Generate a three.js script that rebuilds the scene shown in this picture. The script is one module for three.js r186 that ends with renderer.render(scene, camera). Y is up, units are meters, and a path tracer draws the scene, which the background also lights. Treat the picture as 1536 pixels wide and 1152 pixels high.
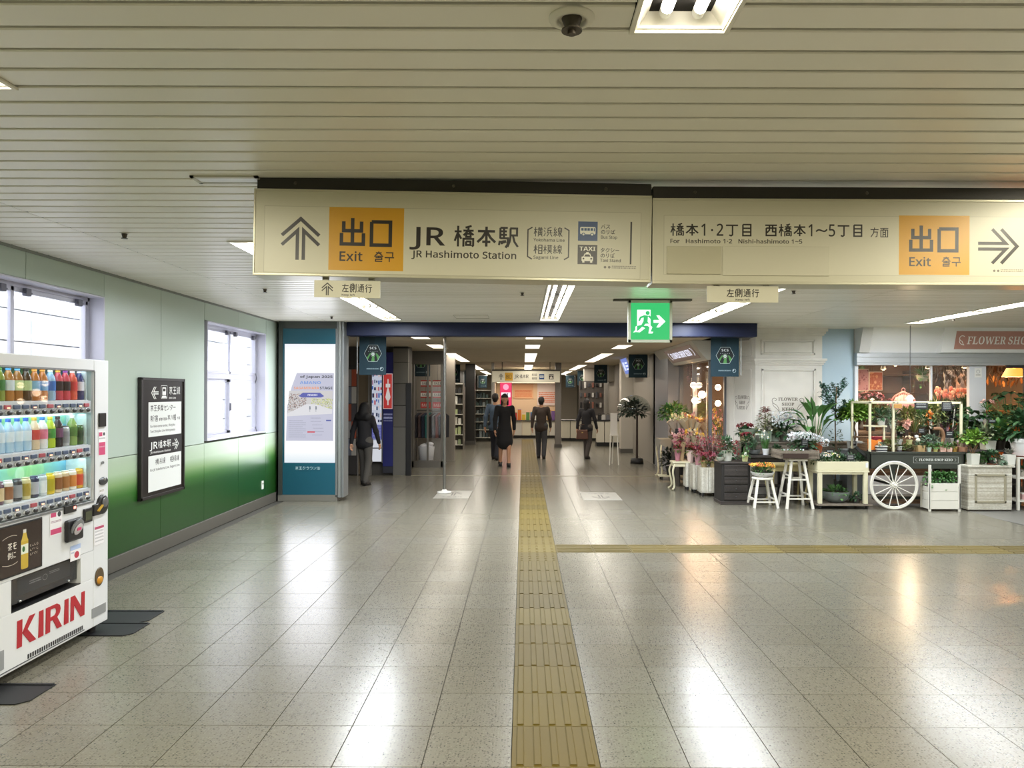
import * as THREE from 'three';
import { RoundedBoxGeometry } from 'three/addons/geometries/RoundedBoxGeometry.js';
import { mergeGeometries, mergeVertices } from 'three/addons/utils/BufferGeometryUtils.js';
import { MarchingCubes } from 'three/addons/objects/MarchingCubes.js';
import { RectAreaLightUniformsLib } from 'three/addons/lights/RectAreaLightUniformsLib.js';

// ---------------------------------------------------------------- camera, sky, lights, exposure
const scene = new THREE.Scene();
const EYE = 1.67, FOCAL = 1100, U0 = 785, V0 = 589;              // eye height (m), focal length and vanishing point of the photograph
const camera = new THREE.PerspectiveCamera(2 * Math.atan(576 / FOCAL) * 180 / Math.PI, 1536 / 1152, 0.05, 120);
camera.position.set(0, EYE, 0);
camera.rotation.z = 0.003;
camera.setViewOffset(1536, 1152, 768 - U0, 576 - V0, 1536, 1152); // lens shift
scene.add(camera);
const renderer = new THREE.WebGLRenderer({ antialias: true });
renderer.toneMapping = THREE.LinearToneMapping;
renderer.toneMappingExposure = 1.2;
renderer.shadowMap.enabled = true;
RectAreaLightUniformsLib.init();
const SKY = 3.4, TUBE = 52, TUBE_FAR = 10, GLOW = 8;
scene.background = new THREE.Color(0.93, 0.97, 1.06).multiplyScalar(SKY);

// ---------------------------------------------------------------- helpers
let seedState = 7;
function rnd(a = 1, b) { seedState = (seedState * 1664525 + 1013904223) >>> 0; const t = seedState / 4294967296; return b === undefined ? t * a : a + t * (b - a); }
function reseed(n) { seedState = (n * 2654435761) >>> 0; rnd(); rnd(); }
const X = (u, D) => (u - U0) * D / FOCAL;                          // measured column -> metres right of the eye at depth D
const Y = (v, D) => EYE - (v - V0) * D / FOCAL;                    // measured row -> metres above the floor at depth D
const V3 = (x, y, z) => new THREE.Vector3(x, y, z);
const used = {};
function numbered(n) { const k = used[n] = (used[n] ?? -1) + 1; return k ? n + '_' + String(k).padStart(3, '0') : n; }
function tag(o, label, category, group) { o.userData.label = label; o.userData.category = category; if (group) o.userData.group = group; return o; }
function shade(m) { m.castShadow = true; m.receiveShadow = true; return m; }
function thing(name, label, category, pos = [0, 0, 0], turn = 0, group) {
  const g = new THREE.Group(); g.name = numbered(name); g.position.set(...pos); g.rotation.y = turn; scene.add(g);
  return tag(g, label, category, group);
}
const PIECES = new Set('cap bracket hinge foot post upright outlet hanger side leg louvre wires side_panel bolt foot core cloth door_edge price_light display_side stone_panel paper_cone bar'.split(' '));   // several alike pieces given at once become one mesh each
function part(name, geo, mat, parent, label) {
  if (Array.isArray(geo) && parent && PIECES.has(name) && geo.length > 1) { const all = geo.flat().map((g) => part(name, g, mat, parent, label)); return all[0]; }
  if (Array.isArray(geo)) geo = join(geo);
  const m = shade(new THREE.Mesh(geo, mat)); m.name = parent ? name : numbered(name);
  (parent || scene).add(m);
  if (label) m.userData.label = label;
  return m;
}
function single(name, geo, mat, label, category, pos, turn = 0, group) {
  const m = part(name, geo, mat); if (pos) m.position.set(...pos); m.rotation.y = turn; return tag(m, label, category, group);
}
function stuff(m) { m.userData.kind = 'stuff'; return m; }
function struct(name, geo, mat) { const m = part(name, geo, mat); m.userData.kind = 'structure'; return m; }
function structGroup(name) { const g = new THREE.Group(); g.name = numbered(name); g.userData.kind = 'structure'; scene.add(g); return g; }
function join(list) {
  const clean = list.flat().filter(Boolean).map((g) => { const h = g.index ? g.toNonIndexed() : g; for (const k of Object.keys(h.attributes)) if (!['position', 'normal', 'uv', 'color'].includes(k)) h.deleteAttribute(k); return h; });
  const all = clean.every((g) => g.attributes.color);
  if (!all) clean.forEach((g) => g.deleteAttribute('color'));
  clean.forEach((g) => { g.morphAttributes = {}; });
  return clean.length === 1 ? clean[0] : mergeGeometries(clean, false);
}
function metreUV(g) {
  const p = g.attributes.position, n = g.attributes.normal, uv = new Float32Array(p.count * 2);
  for (let i = 0; i < p.count; i++) {
    const ax = Math.abs(n.getX(i)), ay = Math.abs(n.getY(i)), az = Math.abs(n.getZ(i));
    let a, b; if (ay >= ax && ay >= az) { a = p.getX(i); b = p.getZ(i); } else if (ax >= az) { a = p.getZ(i); b = p.getY(i); } else { a = p.getX(i); b = p.getY(i); }
    uv[i * 2] = a; uv[i * 2 + 1] = b;
  }
  g.setAttribute('uv', new THREE.BufferAttribute(uv, 2)); return g;
}
function box(w, h, d, x = 0, y = 0, z = 0, r = 0) {                // centred at x, y, z; r rounds the edges
  const g = r ? new RoundedBoxGeometry(w, h, d, 1, r) : new THREE.BoxGeometry(w, h, d);
  return metreUV(g.translate(x, y, z));
}
function span(x0, x1, y0, y1, d0, d1, r = 0) { return box(Math.abs(x1 - x0), Math.abs(y1 - y0), Math.abs(d1 - d0), (x0 + x1) / 2, (y0 + y1) / 2, -(d0 + d1) / 2, r); }   // d: depths in front of the eye
function cyl(r0, r1, h, x = 0, y = 0, z = 0, seg = 16, open = false) { return new THREE.CylinderGeometry(r1, r0, h, seg, 1, open).translate(x, y + h / 2, z); }   // r0 foot, r1 top
function rod(a, b, r0, r1 = r0, seg = 8) {
  const A = V3(...a), B = V3(...b), d = B.clone().sub(A), g = new THREE.CylinderGeometry(r1, r0, d.length(), seg, 1);
  g.applyQuaternion(new THREE.Quaternion().setFromUnitVectors(V3(0, 1, 0), d.clone().normalize()));
  return g.translate((A.x + B.x) / 2, (A.y + B.y) / 2, (A.z + B.z) / 2);
}
function bar(a, b, w, t = w) {                                     // square bar from a to b
  const A = V3(...a), B = V3(...b), d = B.clone().sub(A), g = new THREE.BoxGeometry(w, d.length(), t);
  g.applyQuaternion(new THREE.Quaternion().setFromUnitVectors(V3(0, 1, 0), d.clone().normalize()));
  return g.translate((A.x + B.x) / 2, (A.y + B.y) / 2, (A.z + B.z) / 2);
}
function tube(pts, r, seg = 20, rad = 6) { return new THREE.TubeGeometry(new THREE.CatmullRomCurve3(pts.map((p) => V3(...p))), seg, r, rad); }
function lathe(pts, seg = 20) { return new THREE.LatheGeometry(pts.map((p) => new THREE.Vector2(p[0], p[1])), seg); }
function ball(r, x = 0, y = 0, z = 0, sx = 1, sy = 1, sz = 1, seg = 10) { return new THREE.SphereGeometry(r, seg, Math.max(6, seg * 0.7 | 0)).scale(sx, sy, sz).translate(x, y, z); }
function extrude(pts, depth, bevel = 0) {                          // outline in x, y; depth along z, from 0 to depth
  const s = new THREE.Shape(pts.map((p) => new THREE.Vector2(p[0], p[1])));
  return new THREE.ExtrudeGeometry(s, { depth: depth - 2 * bevel, bevelEnabled: bevel > 0, bevelSize: bevel, bevelThickness: bevel, bevelOffset: -bevel, bevelSegments: 1, curveSegments: 8 }).translate(0, 0, bevel);
}
function plate(w, h, x = 0, y = 0, z = 0) { return new THREE.PlaneGeometry(w, h).translate(x, y, z); }   // printed face, uv 0..1
// ---- materials
const S = (c) => new THREE.Color(c);
const mats = {};
function mat(color, rough = 0.6, metal = 0, extra = {}) {
  const k = color + '|' + rough + '|' + metal + '|' + Object.keys(extra).join();
  if (Object.keys(extra).length === 0 && mats[k]) return mats[k];
  const m = new THREE.MeshPhysicalMaterial({ color: S(color), roughness: rough, metalness: metal, ...extra }); m.name = 'm' + color;
  return mats[k] = m;
}
function glow(color, strength) { return new THREE.MeshStandardMaterial({ color: S('#dddddd'), emissive: S(color), emissiveIntensity: strength, roughness: 0.5 }); }
function canvas(w, h) { const c = document.createElement('canvas'); c.width = w; c.height = h; return [c, c.getContext('2d')]; }
function printed(c, rough = 0.5, extra = {}) {
  const t = new THREE.CanvasTexture(c); t.colorSpace = THREE.SRGBColorSpace; t.anisotropy = 8;
  return new THREE.MeshPhysicalMaterial({ map: t, roughness: rough, ...extra });
}
function lit(c, strength) {
  const t = new THREE.CanvasTexture(c); t.colorSpace = THREE.SRGBColorSpace;
  return new THREE.MeshStandardMaterial({ color: 0x222222, emissive: 0xffffff, emissiveMap: t, emissiveIntensity: strength, roughness: 0.35 });
}
function noiseTexture(n, fn, srgb = true) {
  const d = new Uint8Array(n * n * 4);
  for (let y = 0; y < n; y++) for (let x = 0; x < n; x++) { const c = fn(x / n, y / n), i = (y * n + x) * 4; d[i] = c[0]; d[i + 1] = c[1]; d[i + 2] = c[2]; d[i + 3] = 255; }
  const t = new THREE.DataTexture(d, n, n); t.wrapS = t.wrapT = THREE.RepeatWrapping; t.magFilter = THREE.LinearFilter; t.minFilter = THREE.LinearMipmapLinearFilter; t.generateMipmaps = true;
  if (srgb) t.colorSpace = THREE.SRGBColorSpace; t.needsUpdate = true; return t;
}
function hash2(x, y) { let h = (x * 374761393 + y * 668265263) | 0; h = Math.imul(h ^ (h >>> 13), 1274126177); return ((h ^ (h >>> 16)) >>> 0) / 4294967296; }
function vnoise(u, v, f) {                                         // tiling value noise
  const x = u * f, y = v * f, x0 = Math.floor(x), y0 = Math.floor(y), fx = x - x0, fy = y - y0, s = (t) => t * t * (3 - 2 * t), H = (a, b) => hash2(((a % f) + f) % f, ((b % f) + f) % f);
  const a = H(x0, y0), b = H(x0 + 1, y0), c = H(x0, y0 + 1), d = H(x0 + 1, y0 + 1), sx = s(fx), sy = s(fy);
  return (a + (b - a) * sx) + ((c + (d - c) * sx) - (a + (b - a) * sx)) * sy;
}
// ---- lettering: Japanese and Korean characters as strokes on a 100 x 100 grid
const RAD = {
  tree: '5,28,95,28;50,2,50,98;48,32,8,72;56,40,92,62', thread: '48,2,18,28,46,38;80,18,46,38,12,60;12,60,84,56;68,42,90,62;50,58,50,98;26,70,10,90;74,70,90,88',
  kyo: '75,2,25,10;8,24,92,24;50,8,48,24,10,46;52,26,92,44;32,38,68,38,68,52,32,52,32,38;10,98,10,62,90,62,90,92,80,97;32,74,68,74,68,90,32,90,32,74',
  eye: '10,6,90,6,90,96,10,96,10,6;10,36,90,36;10,66,90,66', water: '25,8,70,22;10,36,60,50;10,92,40,80,75,58',
  ko: '10,14,90,14;32,2,32,28;68,2,68,28;2,28,98,28;50,28,50,76;18,40,82,40,82,76,18,76,18,40;18,58,82,58;34,80,10,97;66,80,90,97',
  hei: '80,4,24,14;24,14,24,60;24,34,84,34;64,34,64,60;4,60,96,60;36,68,10,96;64,68,92,96',
  sen: '50,0,42,12;18,12,82,12,82,46,18,46,18,12;18,29,82,29;50,46,50,92,40,97;8,58,36,58,10,88;84,52,60,66;54,58,70,78,96,94',
  baku: '5,12,95,12;32,2,32,22;68,2,68,22;22,28,78,28,78,58,22,58,22,28;22,43,78,43;4,70,96,70;50,58,48,72,10,98;54,72,92,98',
};
const GLYPH = {
  出: '50,2,50,92;16,14,16,46,84,46,84,14;8,54,8,92,92,92,92,54', 口: '14,14,86,14,86,94,14,94,14,14', 本: '8,25,92,25;50,4,50,96;48,27,30,55,6,76;52,27,70,55,94,76;30,74,70,74',
  駅: '10,8,10,58;10,8,46,8;10,24,42,24;10,40,42,40;28,8,28,56;10,56,48,56,46,84,40,96,34,93;8,68,4,88;16,68,18,84;24,66,27,80;32,65,36,77;58,10,92,10,92,42,58,42;60,10,60,50,56,72,46,96;72,42,80,72,97,95',
  橋: [['tree', 0, 0, 38, 100], ['kyo', 40, 0, 60, 100]], 横: [['tree', 0, 0, 38, 100], ['ko', 40, 0, 60, 100]], 浜: [['water', 0, 0, 28, 100], ['hei', 30, 0, 70, 100]], 線: [['thread', 0, 0, 42, 100], ['sen', 44, 0, 56, 100]],
  相: [['tree', 0, 0, 46, 100], ['eye', 52, 0, 46, 100]], 模: [['tree', 0, 0, 38, 100], ['baku', 40, 0, 60, 100]], 目: [['eye', 14, 2, 72, 96]], 丁: '6,14,94,14;54,14,54,88,44,96,30,90',
  西: '6,12,94,12;14,34,86,34,86,92,14,92,14,34;38,12,38,50,20,70;62,12,62,62,84,64', 方: '50,2,50,18;5,22,95,22;44,22,40,55,10,95;42,46,82,46,76,90,60,94', 面: '5,10,95,10;48,10,42,26;12,26,88,26,88,94,12,94,12,26;36,26,36,94;64,26,64,94;36,48,64,48;36,70,64,70',
  左: '6,24,94,24;44,4,38,40,6,92;34,56,90,56;60,56,60,92;24,92,96,92', 側: '20,2,4,50;13,34,13,98;32,4,58,4,58,68,32,68,32,4;32,25,58,25;32,46,58,46;38,74,28,98;52,74,60,95;72,10,72,66;92,2,92,90,84,96,78,92',
  通: '10,8,22,22;4,36,22,36,22,74,6,94;22,76,40,90,96,92;38,8,84,8,66,22;52,14,66,24;38,28,88,28,88,78,80,80;38,28,38,80;38,44,88,44;38,60,88,60;63,28,63,80', 行: '30,4,8,30;34,28,6,58;20,46,20,98;44,14,92,14;38,40,98,40;74,40,74,90,66,96,56,92',
  京: '50,2,50,16;5,18,95,18;26,32,74,32,74,54,26,54,26,32;50,54,50,92,40,97;28,64,10,88;72,64,92,88', 王: '8,10,92,10;14,48,86,48;4,92,96,92;50,10,50,92', 多: '54,2,20,28;48,12,82,12,60,36,14,54;34,22,52,34;62,42,22,68;56,52,92,52,68,78,10,98;40,62,58,76',
  摩: '50,0,50,10;12,10,96,10;14,10,12,60,2,96;22,24,54,24;38,16,38,52;36,26,22,46;40,28,52,42;60,24,94,24;77,16,77,52;76,26,60,46;78,28,94,44;78,56,34,60;28,70,86,70;20,82,96,82;58,60,58,94,48,98',
  セ: '8,42,88,26,66,58;36,8,36,82,44,90,88,90', ン: '12,16,34,32;10,88,50,76,90,26', タ: '44,4,28,36,8,54;42,22,86,22,66,66,18,96;32,44,64,66', ー: '8,50,92,50', ク: '44,4,30,34,8,56;40,22,88,22,70,68,24,96', シ: '20,10,44,24;10,38,34,50;14,92,56,78,92,34', ラ: '22,12,78,12;10,38,88,38,74,74,30,96', ウ: '50,4,50,22;14,44,14,24,86,24,78,66,34,96',
  バ: '30,24,24,60,4,88;58,24,76,52,92,88;72,4,80,18;86,2,94,14', ス: '14,14,80,14,58,54,8,92;56,52,92,90', の: '52,14,44,60,26,84,12,72,10,48,28,22,56,14,82,26,92,52,80,78,56,92', り: '28,8,24,50,32,60;68,6,74,50,62,78,36,96', ば: '16,10,10,50,16,92;34,36,78,34;60,12,62,78,48,92,34,82,46,68,72,76,88,90;76,4,82,16;90,2,96,12',
  新: '26,0,26,12;4,14,48,14;14,20,18,34;40,20,34,34;2,38,50,38;4,54,50,54;26,38,26,98;24,56,4,82;28,58,48,74;92,4,60,14;60,14,60,50,52,96;60,40,98,40;80,40,80,98', 宿: '50,0,50,12;6,28,6,14,94,14,94,26;30,26,6,60;20,48,20,98;38,32,94,32;66,32,56,50;42,50,90,50,90,96,42,96,42,50;42,72,90,72',
  都: '6,22,46,22;28,4,28,42;2,42,54,42;50,10,10,66;16,56,46,56,46,96,16,96,16,56;16,76,46,76;64,6,64,98;64,8,92,8,78,40,92,60,82,74,68,72', 営: '20,4,28,18;48,2,52,16;80,2,70,18;8,36,8,22,92,22,92,34;30,36,70,36,70,54,30,54,30,36;18,66,82,66,82,96,18,96,18,66', 八: '38,20,30,60,4,92;56,14,70,60,96,92',
  幡: '18,4,18,98;4,72,4,26,34,26,34,70;92,2,44,10;40,26,98,26;68,8,68,52;66,28,42,52;70,28,96,50;46,58,92,58,92,98,46,98,46,58;46,78,92,78;69,58,69,98', 街: '20,4,4,28;22,28,4,52;13,44,13,98;32,20,66,20;49,6,49,46;28,46,70,46;32,68,66,68;49,52,49,94;28,94,70,94;76,16,96,16;74,42,98,42;87,42,87,92,78,96',
  茶: '5,16,95,16;32,4,32,28;68,4,68,28;50,30,6,58;50,30,94,58;26,62,74,62;50,50,50,96;32,74,16,92;68,74,84,92', を: '14,18,82,16;46,4,18,56,44,42,52,66;86,38,36,60,30,82,46,92,84,90', 供: '28,4,6,50;18,34,18,98;34,30,96,30;50,8,50,62;78,8,78,62;28,62,98,62;52,70,34,96;74,70,94,96', に: '14,8,8,50,14,94;42,24,86,22;40,66,46,84,90,84',
  출: '50,2,50,12;20,14,80,14;48,16,14,38;52,16,86,38;4,46,96,46;50,46,50,58;18,60,82,60,82,76,18,76,18,94,86,94', 구: '16,12,84,12,82,50;2,58,98,58;50,58,50,98',
};
function strokes(def) { return def.split(';').map((s) => s.split(',').map(Number)); }
function glyphLines(ch) {
  const g = GLYPH[ch]; if (!g) return null;
  if (typeof g === 'string') return strokes(g);
  return g.flatMap(([r, x, y, w, h]) => strokes(RAD[r]).map((s) => s.map((n, i) => i % 2 ? y + n * h / 100 : x + n * w / 100)));
}
// text in a box: top-left x, y; width w (characters are fitted to it); height h
function write(ctx, str, x, y, w, h, color = '#241d18', weight = 0.085, font = 'sans-serif', bold = '') {
  ctx.fillStyle = ctx.strokeStyle = color; ctx.lineJoin = 'miter'; ctx.lineCap = 'butt';
  const chars = [...str], cjk = chars.some((c) => GLYPH[c]);
  if (!cjk) {
    ctx.save(); ctx.font = `${bold} ${h * 1.36}px ${font}`; ctx.textBaseline = 'alphabetic'; const m = ctx.measureText(str).width;
    ctx.translate(x, y + h); ctx.scale(w / m, 1); ctx.fillText(str, 0, 0); if (!bold) { ctx.lineWidth = h * 0.035; ctx.strokeText(str, 0, 0); } ctx.restore(); return;
  }
  const adv = chars.map((c) => c === ' ' ? 0.45 : GLYPH[c] ? 1.08 : /[0-9]/.test(c) ? 0.66 : c === '・' ? 0.5 : 0.9), total = adv.reduce((a, b) => a + b), k = w / total;
  let at = x;
  chars.forEach((c, i) => {
    const cw = adv[i] * k, lines = glyphLines(c);
    if (lines) {
      ctx.lineWidth = Math.max(1, weight * Math.min(cw, h) * (lines.length > 9 ? 0.82 : 1));
      for (const s of lines) { ctx.beginPath(); for (let j = 0; j < s.length; j += 2) { const X1 = at + cw * 0.04 + s[j] / 100 * cw * 0.92, Y1 = y + s[j + 1] / 100 * h; j ? ctx.lineTo(X1, Y1) : ctx.moveTo(X1, Y1); } ctx.stroke(); }
    } else if (c === '・') { ctx.beginPath(); ctx.arc(at + cw / 2, y + h * 0.52, h * 0.08, 0, 7); ctx.fill(); }
    else if (c === '〜') { ctx.lineWidth = weight * h; ctx.beginPath(); ctx.moveTo(at + cw * 0.05, y + h * 0.6); ctx.bezierCurveTo(at + cw * 0.35, y + h * 0.2, at + cw * 0.65, y + h * 0.85, at + cw * 0.95, y + h * 0.42); ctx.stroke(); }
    else if (c !== ' ') { ctx.save(); ctx.font = `${h * 1.28}px sans-serif`; const m = ctx.measureText(c).width; ctx.translate(at + cw * 0.06, y + h * 0.95); ctx.scale(cw * 0.88 / m, 1); ctx.fillText(c, 0, 0); ctx.lineWidth = h * 0.02; ctx.strokeText(c, 0, 0); ctx.restore(); }
    at += cw;
  });
}
function poly(ctx, pts, color, stroke = 0, close = true) {
  ctx.beginPath(); pts.forEach((p, i) => i ? ctx.lineTo(p[0], p[1]) : ctx.moveTo(p[0], p[1])); if (close) ctx.closePath();
  if (stroke) { ctx.lineWidth = stroke; ctx.strokeStyle = color; ctx.lineJoin = 'miter'; ctx.stroke(); } else { ctx.fillStyle = color; ctx.fill(); }
}
// double-stemmed arrow as on the station signs, pointing up, in the box x, y, w, h (turn in quarter turns clockwise)
function arrowSign(ctx, x, y, w, h, color, turn = 0) {
  ctx.save(); ctx.translate(x + w / 2, y + h / 2); ctx.rotate(turn * Math.PI / 2); const W = turn % 2 ? h : w, H = turn % 2 ? w : h, L = W * 0.072;
  const p = (a) => a.map(([i, j]) => [(i - 0.5) * W, (j - 0.5) * H]);
  poly(ctx, p([[0.02, 0.44], [0.5, 0.06], [0.98, 0.44]]), color, L * 1.25, false);
  poly(ctx, p([[0.02, 0.66], [0.42, 0.33], [0.42, 1]]), color, L * 1.2, false);
  poly(ctx, p([[0.98, 0.66], [0.58, 0.33], [0.58, 1]]), color, L * 1.2, false);
  ctx.restore();
}
// ---------------------------------------------------------------- the setting
const HC = 2.75, HK = 2.59, WX = -3.79;                            // hall ceiling, corridor ceiling, left wall face
reseed(11);
const speckle = noiseTexture(1024, (u, v) => {
  const b = 0.97 + 0.02 * vnoise(u, v, 6) ; let k = b;
  const cell = (f, s, th, to) => { const i = Math.floor(u * f), j = Math.floor(v * f); if (hash2(i + s, j - s) > th) { const cx = 0.3 + 0.4 * hash2(i, j + s), cy = 0.3 + 0.4 * hash2(i - s, j), dx = u * f - i - cx, dy = (v * f - j - cy) * (0.6 + hash2(i + 3, j)); if (dx * dx + dy * dy < 0.06) k = k * to; } };
  cell(64, 3, 0.62, 0.8); cell(92, 17, 0.66, 0.86); cell(78, 29, 0.84, 0.6); cell(84, 41, 0.72, 1.12);
  return [Math.min(255, 122 * k), Math.min(255, 118 * k), Math.min(255, 106 * k)];
});
speckle.repeat.set(1 / 1.2, 1 / 1.2);
const scuff = noiseTexture(256, (u, v) => { const k = 66 + 8 * vnoise(u, v, 5) + 6 * vnoise(u, v, 23); return [k, k, k]; }, false);
scuff.repeat.set(1 / 2.1, 1 / 2.1);
const tileMats = ['#ffffff', '#f9f8f5', '#fcfbf8', '#f6f5f2'].map((c) => new THREE.MeshPhysicalMaterial({ map: speckle, roughness: 0.25, color: S(c), specularIntensity: 1 }));
const floor = structGroup('floor');
{
  const base = part('base', span(-4, 10.2, -0.25, -0.006, -4.2, 42), mat('#4c4a43', 0.9), floor);
  const geos = [];
  for (let i = 0; i < 6; i++) { const g = box(0.3955, 0.02, 0.3955, 0, -0.01, 0), a = g.attributes.uv; for (let k = 0; k < a.count; k++) a.setXY(k, a.getX(k) + i * 0.71, a.getY(k) + i * 0.37); geos.push(g); }
  const cells = [];
  for (let j = 0; j < 64; j++) for (let i = -9; i < 26; i++) {
    const x = -0.05 + 0.4 * i + 0.2, d = 2.47 + 0.4 * j + 0.2;
    if (i === 0 && d < 26) continue;
    if (j === 13 && i > 0) continue;
    if (d > 12 && x > 3.1) continue;
    if (d > 14.7 && x < -2.7) continue;
    if (d < 12 && x - 6.2 > (10.9 - d) * 0.16 && x > 6.1) continue;  // darker shop floor begins here
    const u = U0 + x * FOCAL / d; const seen = u > -60 && u < 1600 && d > 2.9;
    cells.push([x, d, seen ? d : 100 + d]);
  }
  cells.sort((a, b) => a[2] - b[2]);
  const rest = [[], [], [], []];
  cells.forEach(([x, d], n) => {
    const v = Math.floor(rnd(6)), m = Math.floor(rnd(4)), x0 = Math.max(x - 0.1985, WX), x1 = x + 0.1985;
    if (n < 290) { const o = part('tile', x - 0.1985 < WX ? span(x0, x1, -0.02, 0, d - 0.1985, d + 0.1985) : geos[v], tileMats[m], floor); if (x - 0.1985 >= WX) o.position.set(x, 0, -d); }
    else rest[m].push(x - 0.1985 < WX ? span(x0, x1, -0.02, 0, d - 0.1985, d + 0.1985) : geos[v].clone().translate(x, 0, -d));
  });
  rest.forEach((r, m) => stuff(part('tile_field', r, tileMats[m], floor)));
  stuff(part('tile_field', [span(WX, 10, -0.02, 0, -4, 2.468), span(-2.6, 3.05, -0.02, 0, 28.1, 41.9)], tileMats[1], floor));
  part('shop_floor', join([
    new THREE.ExtrudeGeometry(new THREE.Shape([[6.1, 12.2], [10, 12.2], [10, 2.9], [7.45, 2.9], [6.1, 11.4]].map((p) => new THREE.Vector2(p[0], p[1]))), { depth: 0.014, bevelEnabled: false }).rotateX(-Math.PI / 2).translate(0, -0.016, 0),
    span(3.05, 10, -0.02, 0.0, 12.2, 17)]), mat('#77756f', 0.4), floor);
  const brass = mat('#a8a28e', 0.35, 0.8);
  part('threshold_strip', span(-2.6, 3.05, -0.01, 0.004, 14.68, 14.72), brass, floor);
  // tactile paving
  const yellow = ['#62531c', '#685920', '#5a4c18'].map((c) => new THREE.MeshPhysicalMaterial({ color: S(c), roughness: 0.65 }));
  const rib = (i) => extrude([[-0.019, 0], [-0.013, 0.006], [0.013, 0.006], [0.019, 0]], 0.372).translate(-0.16 + i * 0.08, 0, -0.186);
  const lined = join([box(0.396, 0.02, 0.396, 0, -0.01, 0), ...[0, 1, 2, 3, 4].map(rib)]);
  const dome = new THREE.CylinderGeometry(0.011, 0.018, 0.006, 8).translate(0, 0.003, 0), domes = [];
  for (let i = 0; i < 5; i++) for (let j = 0; j < 5; j++) domes.push(dome.clone().translate(-0.16 + i * 0.08, 0, -0.16 + j * 0.08));
  const dotted = join([box(0.396, 0.02, 0.396, 0, -0.01, 0), ...domes]);
  const far = [];
  for (let j = -2; j < 59; j++) {
    const d = 2.47 + 0.4 * j + 0.2, dot = d > 7.2 && d < 8.5;
    if (d < 16) { const o = part('tactile_tile', dot ? dotted : lined, yellow[Math.floor(rnd(3))], floor); o.position.set(0.15, 0.001, -d); } else far.push(lined.clone().translate(0.15, 0.001, -d));
  }
  stuff(part('tactile_strip', far, yellow[0], floor));
  for (let i = 1; i < 25; i++) { const x = -0.05 + 0.4 * i + 0.2; const o = part('tactile_tile', lined, yellow[Math.floor(rnd(3))], floor); o.position.set(x, 0.001, -7.87); o.rotation.y = Math.PI / 2; }
}
// ---- ceiling: painted metal strips running across the hall
const LAMPS = [                                                    // x, near end, far end of the long twin-tube fittings
  [0.46, -1.4, 2.17], [0.38, 7.25, 10.9], [-1.95, 8.1, 10.9], [-1.98, 5.3, 6.6], [2.55, 7.25, 11.1], [5.95, 8.3, 11.1], [5.95, 4.0, 6.6], [2.9, 1.2, 3.3], [-1.95, 0.2, 2.6], [5.95, -0.6, 2.1], [8.4, 3.0, 7.0],
].map(([x, a, b]) => [x, 2.32 + 0.1402 * Math.round((a - 2.32) / 0.1402), 2.32 + 0.1402 * Math.round((b - 2.32) / 0.1402)]);
const ceiling = structGroup('ceiling');
{
  const tone = ['#e9e5d8', '#e5e1d3', '#ede9dd'].map((c) => new THREE.MeshPhysicalMaterial({ color: S(c), roughness: 0.36 }));
  part('deck', span(-4, 10.2, 2.8, 3.05, -4.2, 12.25), mat('#15120e', 0.95), ceiling);
  const prof = [[-0.0605, 0.016], [-0.0605, 0.004], [-0.057, 0], [0.057, 0], [0.0605, 0.004], [0.0605, 0.016]];
  const jobs = [];
  for (let k = -26; k < 71; k++) {
    const d = 2.39 + 0.1402 * k;
    const segs = [[WX, -3.004], [-2.996, 3.868], [3.876, 10]];
    if (d > 11.3) segs.splice(0, 2, [WX, -2.75], [3.64, 3.868]);
    const holes = LAMPS.filter(([, a, b]) => d > a && d < b).map(([x]) => [x - 0.15, x + 0.15]);
    for (let [a, b] of segs) {
      const cuts = holes.filter(([h]) => h > a && h < b).sort((p, q) => p[0] - q[0]); let from = a; const outs = [];
      for (const [h0, h1] of cuts) { outs.push([from, h0]); from = h1; } outs.push([from, b]);
      for (const [p, q] of outs) { const mid = (p + q) / 2; const half = 0.7 * d + 0.3; jobs.push([p, q, d, (d > 2.1 && q > -0.71 * d - 0.2 && p < 0.69 * d + 0.2) ? d : 100 + Math.abs(d)]); }
    }
  }
  jobs.sort((a, b) => a[3] - b[3]);
  const rest = [];
  const slat = (p, q, d) => extrude(prof, q - p).rotateY(Math.PI / 2).translate(p, HC, -d);
  jobs.forEach(([p, q, d], n) => { const g = slat(p, q, d); if (n < 280) part('slat', g, tone[Math.floor(rnd(3))], ceiling); else rest.push(g); });
  stuff(part('slat_field', rest, tone[0], ceiling));
  const seam = mat('#8a867a', 0.5);
  part('seam_strip', span(-3.003, -2.997, 2.752, 2.785, -3.9, 11.4), seam, ceiling);
  part('seam_strip', span(3.869, 3.875, 2.752, 2.785, -3.9, 12.2), seam, ceiling);
  part('hatch', [span(-0.98, -0.975, 2.744, 2.752, 10.2, 10.65), span(-0.5, -0.495, 2.744, 2.752, 10.2, 10.65), span(-0.98, -0.495, 2.744, 2.752, 10.195, 10.2), span(-0.98, -0.495, 2.744, 2.752, 10.65, 10.655)], mat('#b5b0a0', 0.4), ceiling, 'access hatch rim in the ceiling strips');
}
struct('corridor_ceiling', [span(-3.9, 3.3, 2.62, 3.0, 11.6, 42)], mat('#5b554a', 0.9));
{
  const g = structGroup('ceiling'); let d = 11.62;
  const tone = ['#cabfa8', '#c3b8a2'].map((c) => mat(c, 0.7));
  [13.0, 15.3, 18.4, 21.8, 25.5, 30, 36, 42].forEach((e, i) => { part('panel', span(-3.8, 3.1, HK, 2.63, d, e - 0.015), tone[i % 2], g); d = e; });
}
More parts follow.
